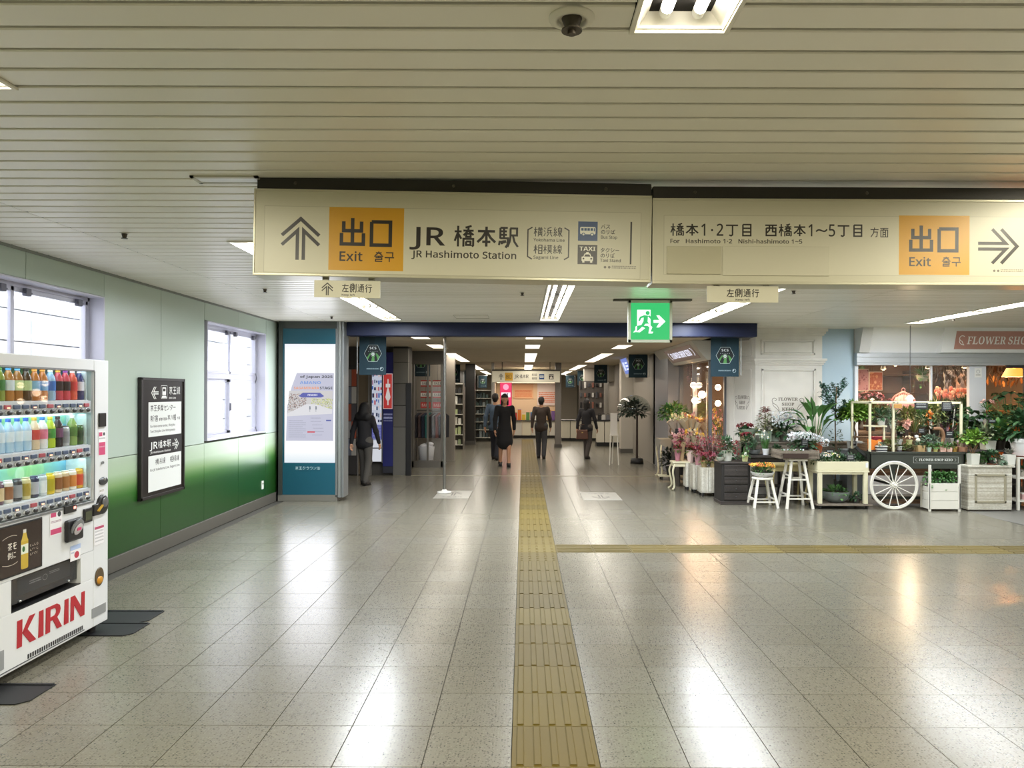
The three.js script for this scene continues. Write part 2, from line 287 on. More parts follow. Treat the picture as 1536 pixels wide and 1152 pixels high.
// ---- shell: outer walls with thickness, closing the room
struct('wall_back', span(-4.2, 10.2, 0, 3, -4.2, -4), mat('#c9ccbc', 0.7));
struct('wall_right', span(10, 10.2, 0, 3, -4, 12.4), mat('#cfcdc2', 0.7));
struct('wall_corridor_left', span(-3.0, -2.6, 0, 2.62, 15.0, 42), mat('#57534d', 0.5));
struct('wall_corridor_right', span(3.05, 3.3, 0, 2.62, 17, 42), mat('#8c867c', 0.5));
struct('wall_far', span(-3.0, 3.3, 0, 2.62, 41.7, 42), mat('#c9bfae', 0.7));
struct('beam_blue', span(-2.74, 3.62, 2.545, 2.755, 11.35, 11.62, 0.008), mat('#101c40', 0.5));
// ---- left wall: enamelled panels, pale green above, painted to dark green below
const WINS = [[4.6, 6.62], [8.78, 10.77]], SILL = 1.08, HEAD = 2.52;
{
  const core = [span(-4.0, WX - 0.03, 0, SILL, -4.2, 15), span(-4.0, WX - 0.03, HEAD, 3, -4.2, 15), span(-4.0, WX - 0.03, SILL, HEAD, -4.2, 4.6), span(-4.0, WX - 0.03, SILL, HEAD, 6.62, 8.78), span(-4.0, WX - 0.03, SILL, HEAD, 10.77, 15)];
  const w = structGroup('wall_left');
  part('core', core, mat('#54584f', 0.9), w);
  const upper = ['#b1c0b3', '#aebdaf', '#b4c3b6'].map((c) => new THREE.MeshPhysicalMaterial({ color: S(c), roughness: 0.32 }));
  const [c, x] = canvas(64, 512), g = x.createLinearGradient(0, 0, 0, 512);
  g.addColorStop(0, '#b0c1ab'); g.addColorStop(0.17, '#a9bfa0'); g.addColorStop(0.28, '#7f9f6a'); g.addColorStop(0.4, '#37692a'); g.addColorStop(0.52, '#1f4c1b'); g.addColorStop(1, '#1a4317');
  x.fillStyle = g; x.fillRect(0, 0, 64, 512);
  const lower = printed(c, 0.3);
  for (let k = -8; k < 10; k++) {
    const d0 = 4.54 + 1.043 * (k - 0) + 0.002, d1 = d0 + 1.039; if (d1 > 11.9) break;
    const low = span(WX - 0.03, WX, 0.14, 1.052, d0, d1, 0.004);
    const uv = low.attributes.uv, p = low.attributes.position; for (let i = 0; i < uv.count; i++) uv.setXY(i, 0.5, (p.getY(i) - 0.14) / 0.912);
    part('panel', low, lower, w);
    const open = k === 0 || k === 1 || k === 4 || k === 5, m = upper[(k + 9) % 3];
    if (open) part('panel', span(WX - 0.03, WX, HEAD + 0.004, HC + 0.04, d0, d1, 0.004), m, w); else part('panel', span(WX - 0.03, WX, 1.058, HC + 0.04, d0, d1, 0.004), m, w);
  }
  struct('baseboard_left', [span(WX - 0.03, WX + 0.02, 0, 0.14, -4, 11.2, 0.006)], mat('#57544c', 0.5));
  const ang = mat('#57584f', 0.5); struct('trim_1', span(WX - 0.02, WX + 0.015, HC - 0.02, HC + 0.01, -4, 11.3), mat('#7c8078', 0.5));
}
// ---- windows
const alu = mat('#b9b9c6', 0.42, 0.35), aluDark = mat('#6a6a74', 0.45, 0.5), pane = new THREE.MeshPhysicalMaterial({ color: 0xffffff, transmission: 1, thickness: 0, roughness: 0.06, ior: 1.5 });
WINS.forEach(([a, b], n) => {
  const w = structGroup('window_' + (n + 1)), fx = WX - 0.12, mid = (a + b) / 2, tr = 1.87;
  part('reveal', [span(-4.0, WX + 0.008, SILL - 0.001, SILL + 0.012, a, b), span(-4.0, WX + 0.008, HEAD - 0.012, HEAD + 0.001, a, b), span(-4.0, WX + 0.008, SILL, HEAD, a - 0.001, a + 0.012), span(-4.0, WX + 0.008, SILL, HEAD, b - 0.012, b + 0.001)], mat('#cfcfdf', 0.35), w);
  const f = (y0, y1, d0, d1, t0 = fx - 0.06, t1 = fx) => span(t0, t1, y0, y1, d0, d1, 0.003);
  part('frame', [f(SILL, SILL + 0.045, a, b), f(HEAD - 0.045, HEAD, a, b), f(SILL, HEAD, a, a + 0.04), f(SILL, HEAD, b - 0.04, b), f(tr - 0.035, tr + 0.035, a, b)], alu, w);
  const sash = (d0, d1, y0, y1, off) => {
    const t0 = fx - 0.05 + off, t1 = t0 + 0.03, s = 0.036;
    const q = part('sash', [f(y0, y0 + s, d0, d1, t0, t1), f(y1 - s, y1, d0, d1, t0, t1), f(y0, y1, d0, d0 + s, t0, t1), f(y0, y1, d1 - s, d1, t0, t1)], alu, w);
    part('pane', span(t0 + 0.012, t0 + 0.018, y0 + s - 0.004, y1 - s + 0.004, d0 + s - 0.004, d1 - s + 0.004), pane, q);
    return q;
  };
  for (const [d0, d1, i] of [[a + 0.04, mid + 0.02, 0], [mid - 0.02, b - 0.04, 1]]) {
    const up = sash(d0, d1, tr + 0.035, HEAD - 0.045, 0.02 + i * 0.001);
    for (const e of [d0 + 0.16, d1 - 0.16]) part('latch', [span(fx - 0.005, fx + 0.035, HEAD - 0.105, HEAD - 0.045, e - 0.03, e + 0.03, 0.006), rod([fx + 0.02, HEAD - 0.08, -e - 0.05], [fx + 0.02, HEAD - 0.08, -e + 0.05], 0.008)], aluDark, up);
    const lo = sash(d0, d1, SILL + 0.045, tr - 0.035, i ? 0.02 : -0.012);
    if (i) part('lock', [span(fx - 0.002, fx + 0.02, 1.42, 1.52, d0 + 0.002, d0 + 0.032, 0.006)], aluDark, lo);
  }
});
// pale cladding of the building outside the windows
{
  const g = structGroup('exterior_wall'), m = ['#f2f3f5', '#eceef1'].map((c) => mat(c, 0.8));
  for (let i = 0; i < 9; i++) for (let j = 0; j < 5; j++) part('cladding_panel', span(-6.8, -6.7, -0.6 + i * 0.42, -0.6 + i * 0.42 + 0.4, 0 + j * 5, 4.97 + j * 5), m[(i + j) % 2], g);
  part('backing', span(-6.95, -6.8, -0.8, 3.3, 0, 25), mat('#c9ccd2', 0.9), g);
  struct('exterior_ground', span(-6.95, -4.0, -0.9, -0.7, 0, 25), mat('#c2c2c0', 0.9));
}
// ---- ceiling fittings
const trayMat = mat('#f4f1e6', 0.45), tubeGlow = glow('#fff6e2', GLOW), capMat = mat('#c9c9c4', 0.4, 0.3), springMat = mat('#8d8b86', 0.4, 0.6);
function troffer(x, d0, d1, label) {
  const L = d1 - d0, t = thing('ceiling_light', label, 'light', [x, HC, -(d0 + d1) / 2], 0, 'twin tube fittings recessed in the strip ceiling');
  const sides = [];
  for (const s of [-1, 1]) { sides.push(extrude([[s * 0.128, -0.004], [s * 0.075, 0.075], [s * 0.08, 0.078], [s * 0.134, 0.0]].sort(() => 0), L - 0.01).translate(0, 0, -L / 2 + 0.005)); }
  part('reflector', [...sides, box(0.16, 0.006, L - 0.01, 0, 0.078, 0), extrude([[-0.13, 0], [-0.076, 0.078], [0.076, 0.078], [0.13, 0]], 0.006).translate(0, 0, -L / 2 + 0.004), extrude([[-0.13, 0], [-0.076, 0.078], [0.076, 0.078], [0.13, 0]], 0.006).translate(0, 0, L / 2 - 0.01)], trayMat, t);
  part('frame', [box(0.016, 0.012, L + 0.03, -0.14, -0.004, 0, 0.003), box(0.016, 0.012, L + 0.03, 0.14, -0.004, 0, 0.003), box(0.28, 0.012, 0.016, 0, -0.004, L / 2 + 0.007, 0.003), box(0.28, 0.012, 0.016, 0, -0.004, -L / 2 - 0.007, 0.003)], mat('#e6e2d4', 0.4), t);
  const n = Math.max(1, Math.round(L / 1.25)), step = L / n;
  for (let i = 0; i < n; i++) for (const s of [-1, 1]) {
    const z = -L / 2 + step * (i + 0.5), l = step - 0.12;
    const tb = part('tube', rod([s * 0.048, 0.034, z - l / 2], [s * 0.048, 0.034, z + l / 2], 0.018, 0.018, 14), tubeGlow, t);
    part('cap', [rod([s * 0.048, 0.034, z - l / 2 - 0.03], [s * 0.048, 0.034, z - l / 2], 0.0185, 0.0185, 14), rod([s * 0.048, 0.034, z + l / 2], [s * 0.048, 0.034, z + l / 2 + 0.03], 0.0185, 0.0185, 14)], capMat, tb);
  }
  const a = new THREE.RectAreaLight(S(-(d0 + d1) / 2 > -3.5 ? '#fff9e2' : '#f1f8ff'), TUBE, 0.2, L - 0.1); a.position.set(0, 0.008, 0); a.rotation.x = -Math.PI / 2; a.name = 'tube_glow'; t.add(a);
}
const TL = ['large twin tube light cut off by the top edge, nearest the camera', 'twin tube light in the middle row, beyond the yellow exit sign', 'twin tube light above the teal poster column, left row', 'end of a twin tube light peeping out left of the yellow exit sign', 'twin tube light right of the green running man sign', 'twin tube light before the flower shop fascia, far right', 'twin tube light over the right side, hidden above the sign', 'twin tube light behind the right end of the sign', 'twin tube light above the drinks machine', 'twin tube light at the near right corner of the hall', 'twin tube light along the right wall'];
LAMPS.forEach(([x, a, b], i) => troffer(x, a, b, TL[i]));
// corridor panels
{
  const near = [[11.72, 12.55], [13.96, 15.2], [17, 21.8], [24, 29.5], [31, 36.8]], cols = [[-1.72, 'left'], [0.18, 'middle'], [1.95, 'right']];
  const ord = ['first', 'second', 'third', 'fourth', 'fifth'];
  for (const [x, side] of cols) near.forEach(([a, b], i) => {
    if (side === 'right' && i === 0) return;
    const L = b - a, t = thing('corridor_light', `${ord[i]} flush light panel beyond the blue beam in the corridor's ${side} row`, 'light', [x, HK, -(a + b) / 2], 0, 'flush light panels in the corridor ceiling');
    part('frame', [box(0.02, 0.012, L, -0.15, -0.004, 0), box(0.02, 0.012, L, 0.15, -0.004, 0), box(0.32, 0.012, 0.02, 0, -0.004, L / 2), box(0.32, 0.012, 0.02, 0, -0.004, -L / 2)], mat('#d8d2c4', 0.5), t);
    part('diffuser', box(0.28, 0.006, L - 0.02, 0, -0.001, 0), glow('#fff2dc', 1.7), t);
    const r = new THREE.RectAreaLight(S('#fff6e8'), TUBE_FAR, 0.27, L - 0.05); r.position.y = -0.008; r.rotation.x = -Math.PI / 2; r.name = 'panel_glow'; t.add(r);
  });
}
// sprinklers and sensors
{
  const brassy = mat('#4a4238', 0.4, 0.6), white = mat('#d9d5c6', 0.4);
  const s0 = thing('sprinkler', 'large round sprinkler left of the nearest ceiling light', 'sprinkler', [X(856, 2.11), HC, -2.11]);
  part('rosette', lathe([[0.066, 0.0], [0.066, -0.006], [0.05, -0.012], [0.042, -0.012], [0.04, 0.0]], 28), white, s0); part('head', [cyl(0.018, 0.03, 0.03, 0, -0.034, 0), cyl(0.03, 0.03, 0.004, 0, -0.04, 0), cyl(0.012, 0.012, 0.02, 0, -0.05, 0)], brassy, s0);
  [[186, 357, 'small dark sprinkler above the left wall sign'], [397, 440, 'small dark sprinkler before the teal poster column'], [783, 444, 'small dark sprinkler below the yellow exit sign'], [1190, 440, 'small dark sprinkler behind the right hand keep left sign'], [497, 481, 'small dark sprinkler at the top of the poster column'], [1430, 481, 'small dark sprinkler above the flower shop fascia']].forEach(([u, v, l]) => {
    const D = (HC - EYE) * FOCAL / (V0 - v + 6), t = thing('sprinkler', l, 'sprinkler', [X(u, D), HC, -D]);
    part('rosette', lathe([[0.03, 0], [0.03, -0.005], [0.012, -0.008], [0.012, 0]], 14), white, t); part('head', [cyl(0.012, 0.02, 0.03, 0, -0.036, 0, 10), cyl(0.022, 0.022, 0.003, 0, -0.04, 0, 10)], brassy, t);
  });
  const v = thing('air_vent', 'flat pale ceiling vent at the left end of the exit sign rail', 'vent', [-1.5, HC, -3.72]);
  part('frame', [box(0.34, 0.012, 0.02, 0, -0.004, -0.05), box(0.34, 0.012, 0.02, 0, -0.004, 0.05), box(0.02, 0.012, 0.12, -0.16, -0.004, 0), box(0.02, 0.012, 0.12, 0.16, -0.004, 0)], mat('#c4c0b0', 0.4), v); part('louvre', [box(0.3, 0.004, 0.07, 0, -0.006, 0)], mat('#e9eaee', 0.35), v);
}
// ---------------------------------------------------------------- hanging station signs
const INK = '#231c17', FACE = '#cfcab4';
function miniIcon(x, kind, X0, Y0, w, h) {
  x.fillStyle = kind === 'bus' ? '#173f74' : '#2a211c'; x.fillRect(X0, Y0, w, h); x.fillStyle = '#e9e6d8';
  const p = (a, b, c, d) => x.fillRect(X0 + a * w, Y0 + b * h, c * w, d * h);
  if (kind === 'bus') {
    x.beginPath(); x.roundRect(X0 + 0.1 * w, Y0 + 0.28 * h, 0.8 * w, 0.38 * h, 0.06 * w); x.fill(); x.fillStyle = '#173f74';
    for (let i = 0; i < 4; i++) p(0.16 + i * 0.16, 0.34, 0.12, 0.13); p(0.81, 0.34, 0.05, 0.16);
    for (const c of [0.28, 0.72]) { x.fillStyle = '#173f74'; x.beginPath(); x.arc(X0 + c * w, Y0 + 0.67 * h, 0.09 * w, 0, 7); x.fill(); x.fillStyle = '#e9e6d8'; x.beginPath(); x.arc(X0 + c * w, Y0 + 0.67 * h, 0.055 * w, 0, 7); x.fill(); }
  } else {
    write(x, 'TAXI', X0 + 0.08 * w, Y0 + 0.08 * h, 0.84 * w, 0.22 * h, '#e9e6d8', 0.1, 'sans-serif', 'bold');
    poly(x, [[0.28, 0.62], [0.36, 0.44], [0.64, 0.44], [0.72, 0.62]].map(([a, b]) => [X0 + a * w, Y0 + b * h]), '#e9e6d8'); p(0.43, 0.37, 0.14, 0.07);
    x.beginPath(); x.roundRect(X0 + 0.2 * w, Y0 + 0.6 * h, 0.6 * w, 0.24 * h, 0.04 * w); x.fill(); p(0.24, 0.8, 0.12, 0.12); p(0.64, 0.8, 0.12, 0.12);
    x.fillStyle = '#2a211c'; poly(x, [[0.34, 0.6], [0.4, 0.49], [0.6, 0.49], [0.66, 0.6]].map(([a, b]) => [X0 + a * w, Y0 + b * h]), '#2a211c'); x.beginPath(); x.arc(X0 + 0.3 * w, Y0 + 0.71 * h, 0.045 * w, 0, 7); x.arc(X0 + 0.7 * w, Y0 + 0.71 * h, 0.045 * w, 0, 7); x.fill();
  }
}
function yellowExit(x, X0, Y0, w, h) {
  x.fillStyle = '#d29a1c'; x.fillRect(X0, Y0, w, h);
  write(x, '出口', X0 + w * 0.125, Y0 + h * 0.16, w * 0.76, h * 0.46, INK, 0.125);
  write(x, 'Exit', X0 + w * 0.13, Y0 + h * 0.7, w * 0.325, h * 0.15, INK); write(x, '출구', X0 + w * 0.6, Y0 + h * 0.69, w * 0.285, h * 0.17, INK, 0.1);
}
function tiny(x, X0, Y0, w, h, color = '#7d766a') { x.fillStyle = color; for (let r = 0; r < 2; r++) { let p = X0; while (p < X0 + w) { const l = rnd(2, 7); x.fillRect(p, Y0 + r * h * 0.55, Math.min(l, X0 + w - p), h * 0.3); p += l + 2; } } }
function board(label, pos, tilt, w, h, paint, cw, ch, extra) {
  const t = thing('exit_sign_board', label, 'sign', pos); t.rotation.z = tilt;
  const metal = mat('#c4bfa8', 0.32, 0.25), [c, x] = canvas(2048, Math.round(2048 * h / w));
  x.fillStyle = '#c9c4ad'; x.fillRect(0, 0, 2048, 2048); x.save(); x.scale(2048 / cw, 2048 * h / w / ch); paint(x); x.restore();
  part('cabinet', box(w, h, 0.15, w / 2, -h / 2, -0.079, 0.004), metal, t);
  part('face', plate(w - 0.012, h - 0.012, w / 2, -h / 2, 0.0005), printed(c, 0.38), t);
  part('frame', [box(w, 0.012, 0.008, w / 2, -0.006, 0.001, 0.002), box(w, 0.014, 0.012, w / 2, -h + 0.007, 0.001, 0.003), box(0.006, h, 0.008, 0.003, -h / 2, 0.001), box(0.006, h, 0.008, w - 0.003, -h / 2, 0.001)], metal, t);
  const r = part('rail', box(w - 0.006, 0.062, 0.11, w / 2 + 0.003, 0.034, -0.07, 0.004), mat('#33302c', 0.5, 0.3), t);
  for (const f of [0.1, 0.5, 0.885]) part('bolt', ball(0.009, f * w, 0.035, -0.016, 1, 1, 0.7, 8), mat('#5b564d', 0.4, 0.6), r);
  if (extra) extra(t, cw, ch);
  return t;
}
board('wide exit sign board with up arrow, bus and taxi symbols', [X(381, 3.68), 2.691, -3.68], -0.016, 1.994, 0.435, (x) => {
  x.fillStyle = FACE; x.fillRect(36, 62, 1434, 258); x.strokeStyle = '#aaa48c'; x.lineWidth = 1.5; x.strokeRect(36, 62, 1434, 258);
  arrowSign(x, 100, 100, 148, 170, INK); yellowExit(x, 282, 62, 285, 245);
  write(x, 'JR', 604, 133, 120, 70, INK); write(x, '橋本駅', 756, 124, 252, 84, INK, 0.112); write(x, 'JR Hashimoto Station', 602, 224, 398, 27, INK);
  for (const s of [0, 1]) { const a = s ? 1196 : 1040, d = s ? -1 : 1; poly(x, [[a + 17 * d, 126], [a, 136], [a, 240], [a + 17 * d, 250]], INK, 4.5, false); }
  write(x, '横浜線', 1061, 124, 112, 38, INK, 0.09); write(x, 'Yokohama Line', 1062, 169, 119, 12, INK); write(x, '相模線', 1061, 193, 112, 36, INK, 0.09); write(x, 'Sagami Line', 1062, 236, 96, 12, INK);
  miniIcon(x, 'bus', 1231, 100, 74, 75); miniIcon(x, 'taxi', 1231, 191, 74, 75);
  write(x, 'バス', 1317, 110, 37, 18, INK, 0.11); write(x, 'のりば', 1317, 130, 56, 18, INK, 0.11); write(x, 'Bus Stop', 1317, 153, 64, 12, INK);
  write(x, 'タクシー', 1317, 201, 74, 18, INK, 0.11); write(x, 'のりば', 1317, 222, 56, 18, INK, 0.11); write(x, 'Taxi Stand', 1317, 244, 80, 12, INK);
  x.fillStyle = INK; x.fillRect(1430, 98, 6, 165); x.fillStyle = '#6f685c'; x.beginPath(); x.arc(1336, 276, 5, 0, 7); x.arc(1352, 276, 5, 0, 7); x.fill(); tiny(x, 1362, 270, 92, 12);
}, 1505, 328);
board('wide exit sign board with right arrow and two blank patches', [X(978, 3.68), 2.648, -3.68], -0.002, 2.165, 0.43, (x) => {
  x.fillStyle = FACE; x.fillRect(42, 66, 1690, 246); x.strokeStyle = '#aaa48c'; x.lineWidth = 1.5; x.strokeRect(42, 66, 1690, 246);
  write(x, '橋本1・2丁目', 66, 99, 342, 53, INK, 0.11); write(x, '西橋本1〜5丁目', 447, 99, 410, 53, INK, 0.11); write(x, '方面', 876, 112, 79, 42, INK, 0.085);
  write(x, 'For', 66, 165, 40, 17, INK); write(x, 'Hashimoto 1·2', 128, 165, 192, 17, INK); write(x, 'Nishi-hashimoto 1~5', 342, 165, 262, 17, INK);
  yellowExit(x, 995, 62, 286, 246); arrowSign(x, 1316, 114, 168, 148, INK, 1);
  x.fillStyle = '#6f685c'; x.beginPath(); x.arc(1382, 290, 5, 0, 7); x.arc(1398, 290, 5, 0, 7); x.fill(); tiny(x, 1408, 284, 92, 12);
}, 1740, 346, (t) => {
  const k = 2.165 / 1740, p = (x0, y0, x1, y1, m) => part('blank_patch', box((x1 - x0) * k, (y1 - y0) * k, 0.006, (x0 + x1) / 2 * k, -(y0 + y1) / 2 * k, 0.0036, 0.002), m, t);
  p(58, 194, 275, 306, mat('#bcb69c', 0.3)); p(283, 193, 712, 311, mat('#cbc6b0', 0.35));
});
function smallSign(label, u0, u1, v0, v1, tilt, arrow) {
  const D = 3.7, w = (u1 - u0) * D / FOCAL, h = (v1 - v0) * D / FOCAL, t = thing('keep_left_sign', label, 'sign', [X(u0, D), Y(v0, D), -D]); t.rotation.z = tilt;
  const [c, x] = canvas(512, Math.round(512 * h / w)); const H = c.height; x.fillStyle = '#d0cbb6'; x.fillRect(0, 0, 512, H);
  if (arrow) arrowSign(x, 58, H * 0.12, 88, H * 0.76, INK);
  const tx = arrow ? 212 : 138; write(x, '左側通行', tx, H * 0.17, 240, H * 0.52, INK, 0.1); write(x, 'Keep left', tx + (arrow ? 0 : 66), H * 0.78, 104, H * 0.11, INK);
  part('plate', box(w, h, 0.012, w / 2, -h / 2, -0.0065, 0.003), mat('#c6c1aa', 0.4), t); part('face', plate(w, h, w / 2, -h / 2, 0.0003), printed(c, 0.4), t);
  part('bracket', [box(0.03, 0.03, 0.02, w * 0.15, 0.012, -0.03), box(0.03, 0.03, 0.02, w * 0.85, 0.012, -0.03)], mat('#8a8678', 0.4, 0.5), t);
}
smallSign('small keep left plate with an up arrow under the left board', 471, 570, 421, 446.5, -0.016, true);
smallSign('small keep left plate without arrow under the right board', 1060, 1167, 428, 452.5, -0.002, false);
// green emergency exit sign
{
  const D = 8.4, x0 = X(942, D), x1 = X(1008, D), y1 = Y(450, D), y0 = Y(513, D), w = x1 - x0, h = y1 - y0, t = thing('emergency_exit_sign', 'glowing green running man sign hanging from the ceiling', 'sign', [(x0 + x1) / 2, (y0 + y1) / 2, -D]);
  const [c, x] = canvas(512, 512); x.fillStyle = '#2fae62'; x.fillRect(0, 0, 512, 512);
  x.fillStyle = '#f2fff6'; x.fillRect(82, 96, 178, 220); poly(x, [[82, 316], [82, 400], [30, 412], [60, 372], [60, 330]], '#f2fff6');
  const G = '#2fae62'; x.fillStyle = G; x.beginPath(); x.arc(222, 140, 27, 0, 7); x.fill();
  poly(x, [[170, 170], [226, 176], [222, 262], [262, 312], [262, 344], [196, 288], [150, 340], [84, 350], [84, 318], [138, 306], [166, 254]], G); poly(x, [[172, 172], [120, 192], [98, 246], [120, 252], [138, 212], [180, 198]], G); poly(x, [[222, 182], [268, 232], [300, 226], [300, 208], [276, 208], [246, 172]], G);
  poly(x, [[196, 290], [246, 340], [232, 424], [286, 424], [298, 400], [262, 398], [284, 336], [240, 288]], '#f2fff6'); poly(x, [[150, 330], [110, 372], [64, 404], [120, 408], [190, 350]], '#f2fff6');
  poly(x, [[300, 236], [376, 236], [336, 172], [376, 172], [458, 256], [376, 340], [336, 340], [376, 276], [300, 276]], '#f2fff6');
  part('case', box(w, h, 0.07, 0, 0, -0.036, 0.006), mat('#b7b9a6', 0.4), t); part('face', plate(w * 0.88, h * 0.88, 0, 0, 0.001), lit(c, 1.15), t);
  part('frame', [box(w, 0.03, 0.012, 0, h / 2 - 0.015, 0), box(w, 0.03, 0.012, 0, -h / 2 + 0.015, 0), box(0.03, h, 0.012, -w / 2 + 0.015, 0, 0), box(0.03, h, 0.012, w / 2 - 0.015, 0, 0)], mat('#c6c8b6', 0.4), t);
  part('hanger', [box(0.9, 0.02, 0.08, 0.03, HC - (y0 + y1) / 2 - 0.012, -0.04, 0.003), cyl(0.012, 0.012, HC - y1, -0.12, h / 2 - 0.005, -0.035, 8), cyl(0.012, 0.012, HC - y1, 0.12, h / 2 - 0.005, -0.035, 8)], mat('#57564e', 0.4, 0.4), t);
  const r = new THREE.RectAreaLight(S('#4fe08c'), 1.2, w * 0.85, h * 0.85); r.position.z = 0.012; r.rotation.y = Math.PI; r.name = 'green_glow'; t.add(r);
}
// ---------------------------------------------------------------- black direction board on the left wall
{
  const d0 = 7.2, d1 = 8.13, y0 = 0.59, y1 = 1.81, w = d1 - d0, h = y1 - y0, t = thing('direction_board', 'black framed wall direction board with two white lists', 'sign', [WX + 0.002, (y0 + y1) / 2, -(d0 + d1) / 2], Math.PI / 2);
  const W = 760, H = Math.round(W * h / w), [c, x] = canvas(W, H); x.fillStyle = '#17110f'; x.fillRect(0, 0, W, H);
  const q = (f) => f * H; x.fillStyle = '#e4e6e2'; x.fillRect(W * 0.14, q(0.19), W * 0.8, q(0.3)); x.fillRect(W * 0.14, q(0.655), W * 0.8, q(0.31));
  const wt = '#eceeea', bk = '#1c1613', L = W * 0.18;
  arrowSign(x, W * 0.2, q(0.055), W * 0.17, q(0.11), wt, 3); x.strokeStyle = wt; x.lineWidth = 4; x.beginPath(); x.roundRect(W * 0.43, q(0.045), W * 0.15, q(0.115), 10); x.stroke();
  x.fillStyle = wt; x.beginPath(); x.roundRect(W * 0.46, q(0.06), W * 0.09, q(0.07), 8); x.fill(); poly(x, [[W * 0.46, q(0.135)], [W * 0.44, q(0.155)], [W * 0.57, q(0.155)], [W * 0.55, q(0.135)]], wt); x.fillStyle = '#17110f'; x.fillRect(W * 0.475, q(0.072), W * 0.06, q(0.024));
  write(x, '京王線', W * 0.62, q(0.05), W * 0.29, q(0.075), wt, 0.1); write(x, 'Keio Line', W * 0.62, q(0.145), W * 0.18, q(0.018), wt);
  write(x, '京王多摩センター', L, q(0.215), W * 0.62, q(0.055), bk, 0.1); write(x, '新宿', L, q(0.305), W * 0.18, q(0.055), bk, 0.1); write(x, '都営新宿線', W * 0.38, q(0.33), W * 0.2, q(0.026), bk, 0.1); write(x, '本八幡', W * 0.585, q(0.305), W * 0.22, q(0.055), bk, 0.1); write(x, '方面', W * 0.82, q(0.33), W * 0.09, q(0.026), bk, 0.1);
  write(x, 'For Keio-tama-center, Shinjuku', L, q(0.39), W * 0.6, q(0.02), bk); write(x, 'Toei Shinjuku Line Motoyawata', L, q(0.435), W * 0.6, q(0.02), bk);
  write(x, 'JR', W * 0.19, q(0.535), W * 0.16, q(0.06), wt); write(x, '橋本駅', W * 0.36, q(0.53), W * 0.32, q(0.07), wt, 0.11); write(x, 'JR Hashimoto Station', W * 0.19, q(0.618), W * 0.48, q(0.018), wt); arrowSign(x, W * 0.71, q(0.53), W * 0.17, q(0.1), wt, 1);
  write(x, '横浜線', W * 0.3, q(0.685), W * 0.24, q(0.055), bk, 0.1); write(x, '相模線', W * 0.65, q(0.685), W * 0.24, q(0.055), bk, 0.1); write(x, 'For JR Yokohama Line, Sagami Line', L, q(0.77), W * 0.72, q(0.02), bk);
  part('backing', box(w, h, 0.03, 0, 0, 0.016, 0.004), mat('#17110f', 0.45), t); part('face', plate(w - 0.05, h - 0.05, 0, 0, 0.0325), printed(c, 0.3), t);
  part('frame', [box(w, 0.03, 0.012, 0, h / 2 - 0.015, 0.034, 0.003), box(w, 0.03, 0.012, 0, -h / 2 + 0.015, 0.034, 0.003), box(0.03, h, 0.012, -w / 2 + 0.015, 0, 0.034, 0.003), box(0.03, h, 0.012, w / 2 - 0.015, 0, 0.034, 0.003)], mat('#221c19', 0.4), t);
  const o = thing('wall_socket', 'small white wall socket low on the green wall', 'socket', [WX, Y(730, 10.55), -10.8 + 0.15], Math.PI / 2); part('plate', box(0.07, 0.12, 0.012, 0, 0, 0.006, 0.003), mat('#e8e8e2', 0.4), o); part('outlet', [box(0.008, 0.02, 0.003, -0.012, 0.02, 0.013), box(0.008, 0.02, 0.003, 0.012, 0.02, 0.013)], mat('#33332f', 0.5), o);
}
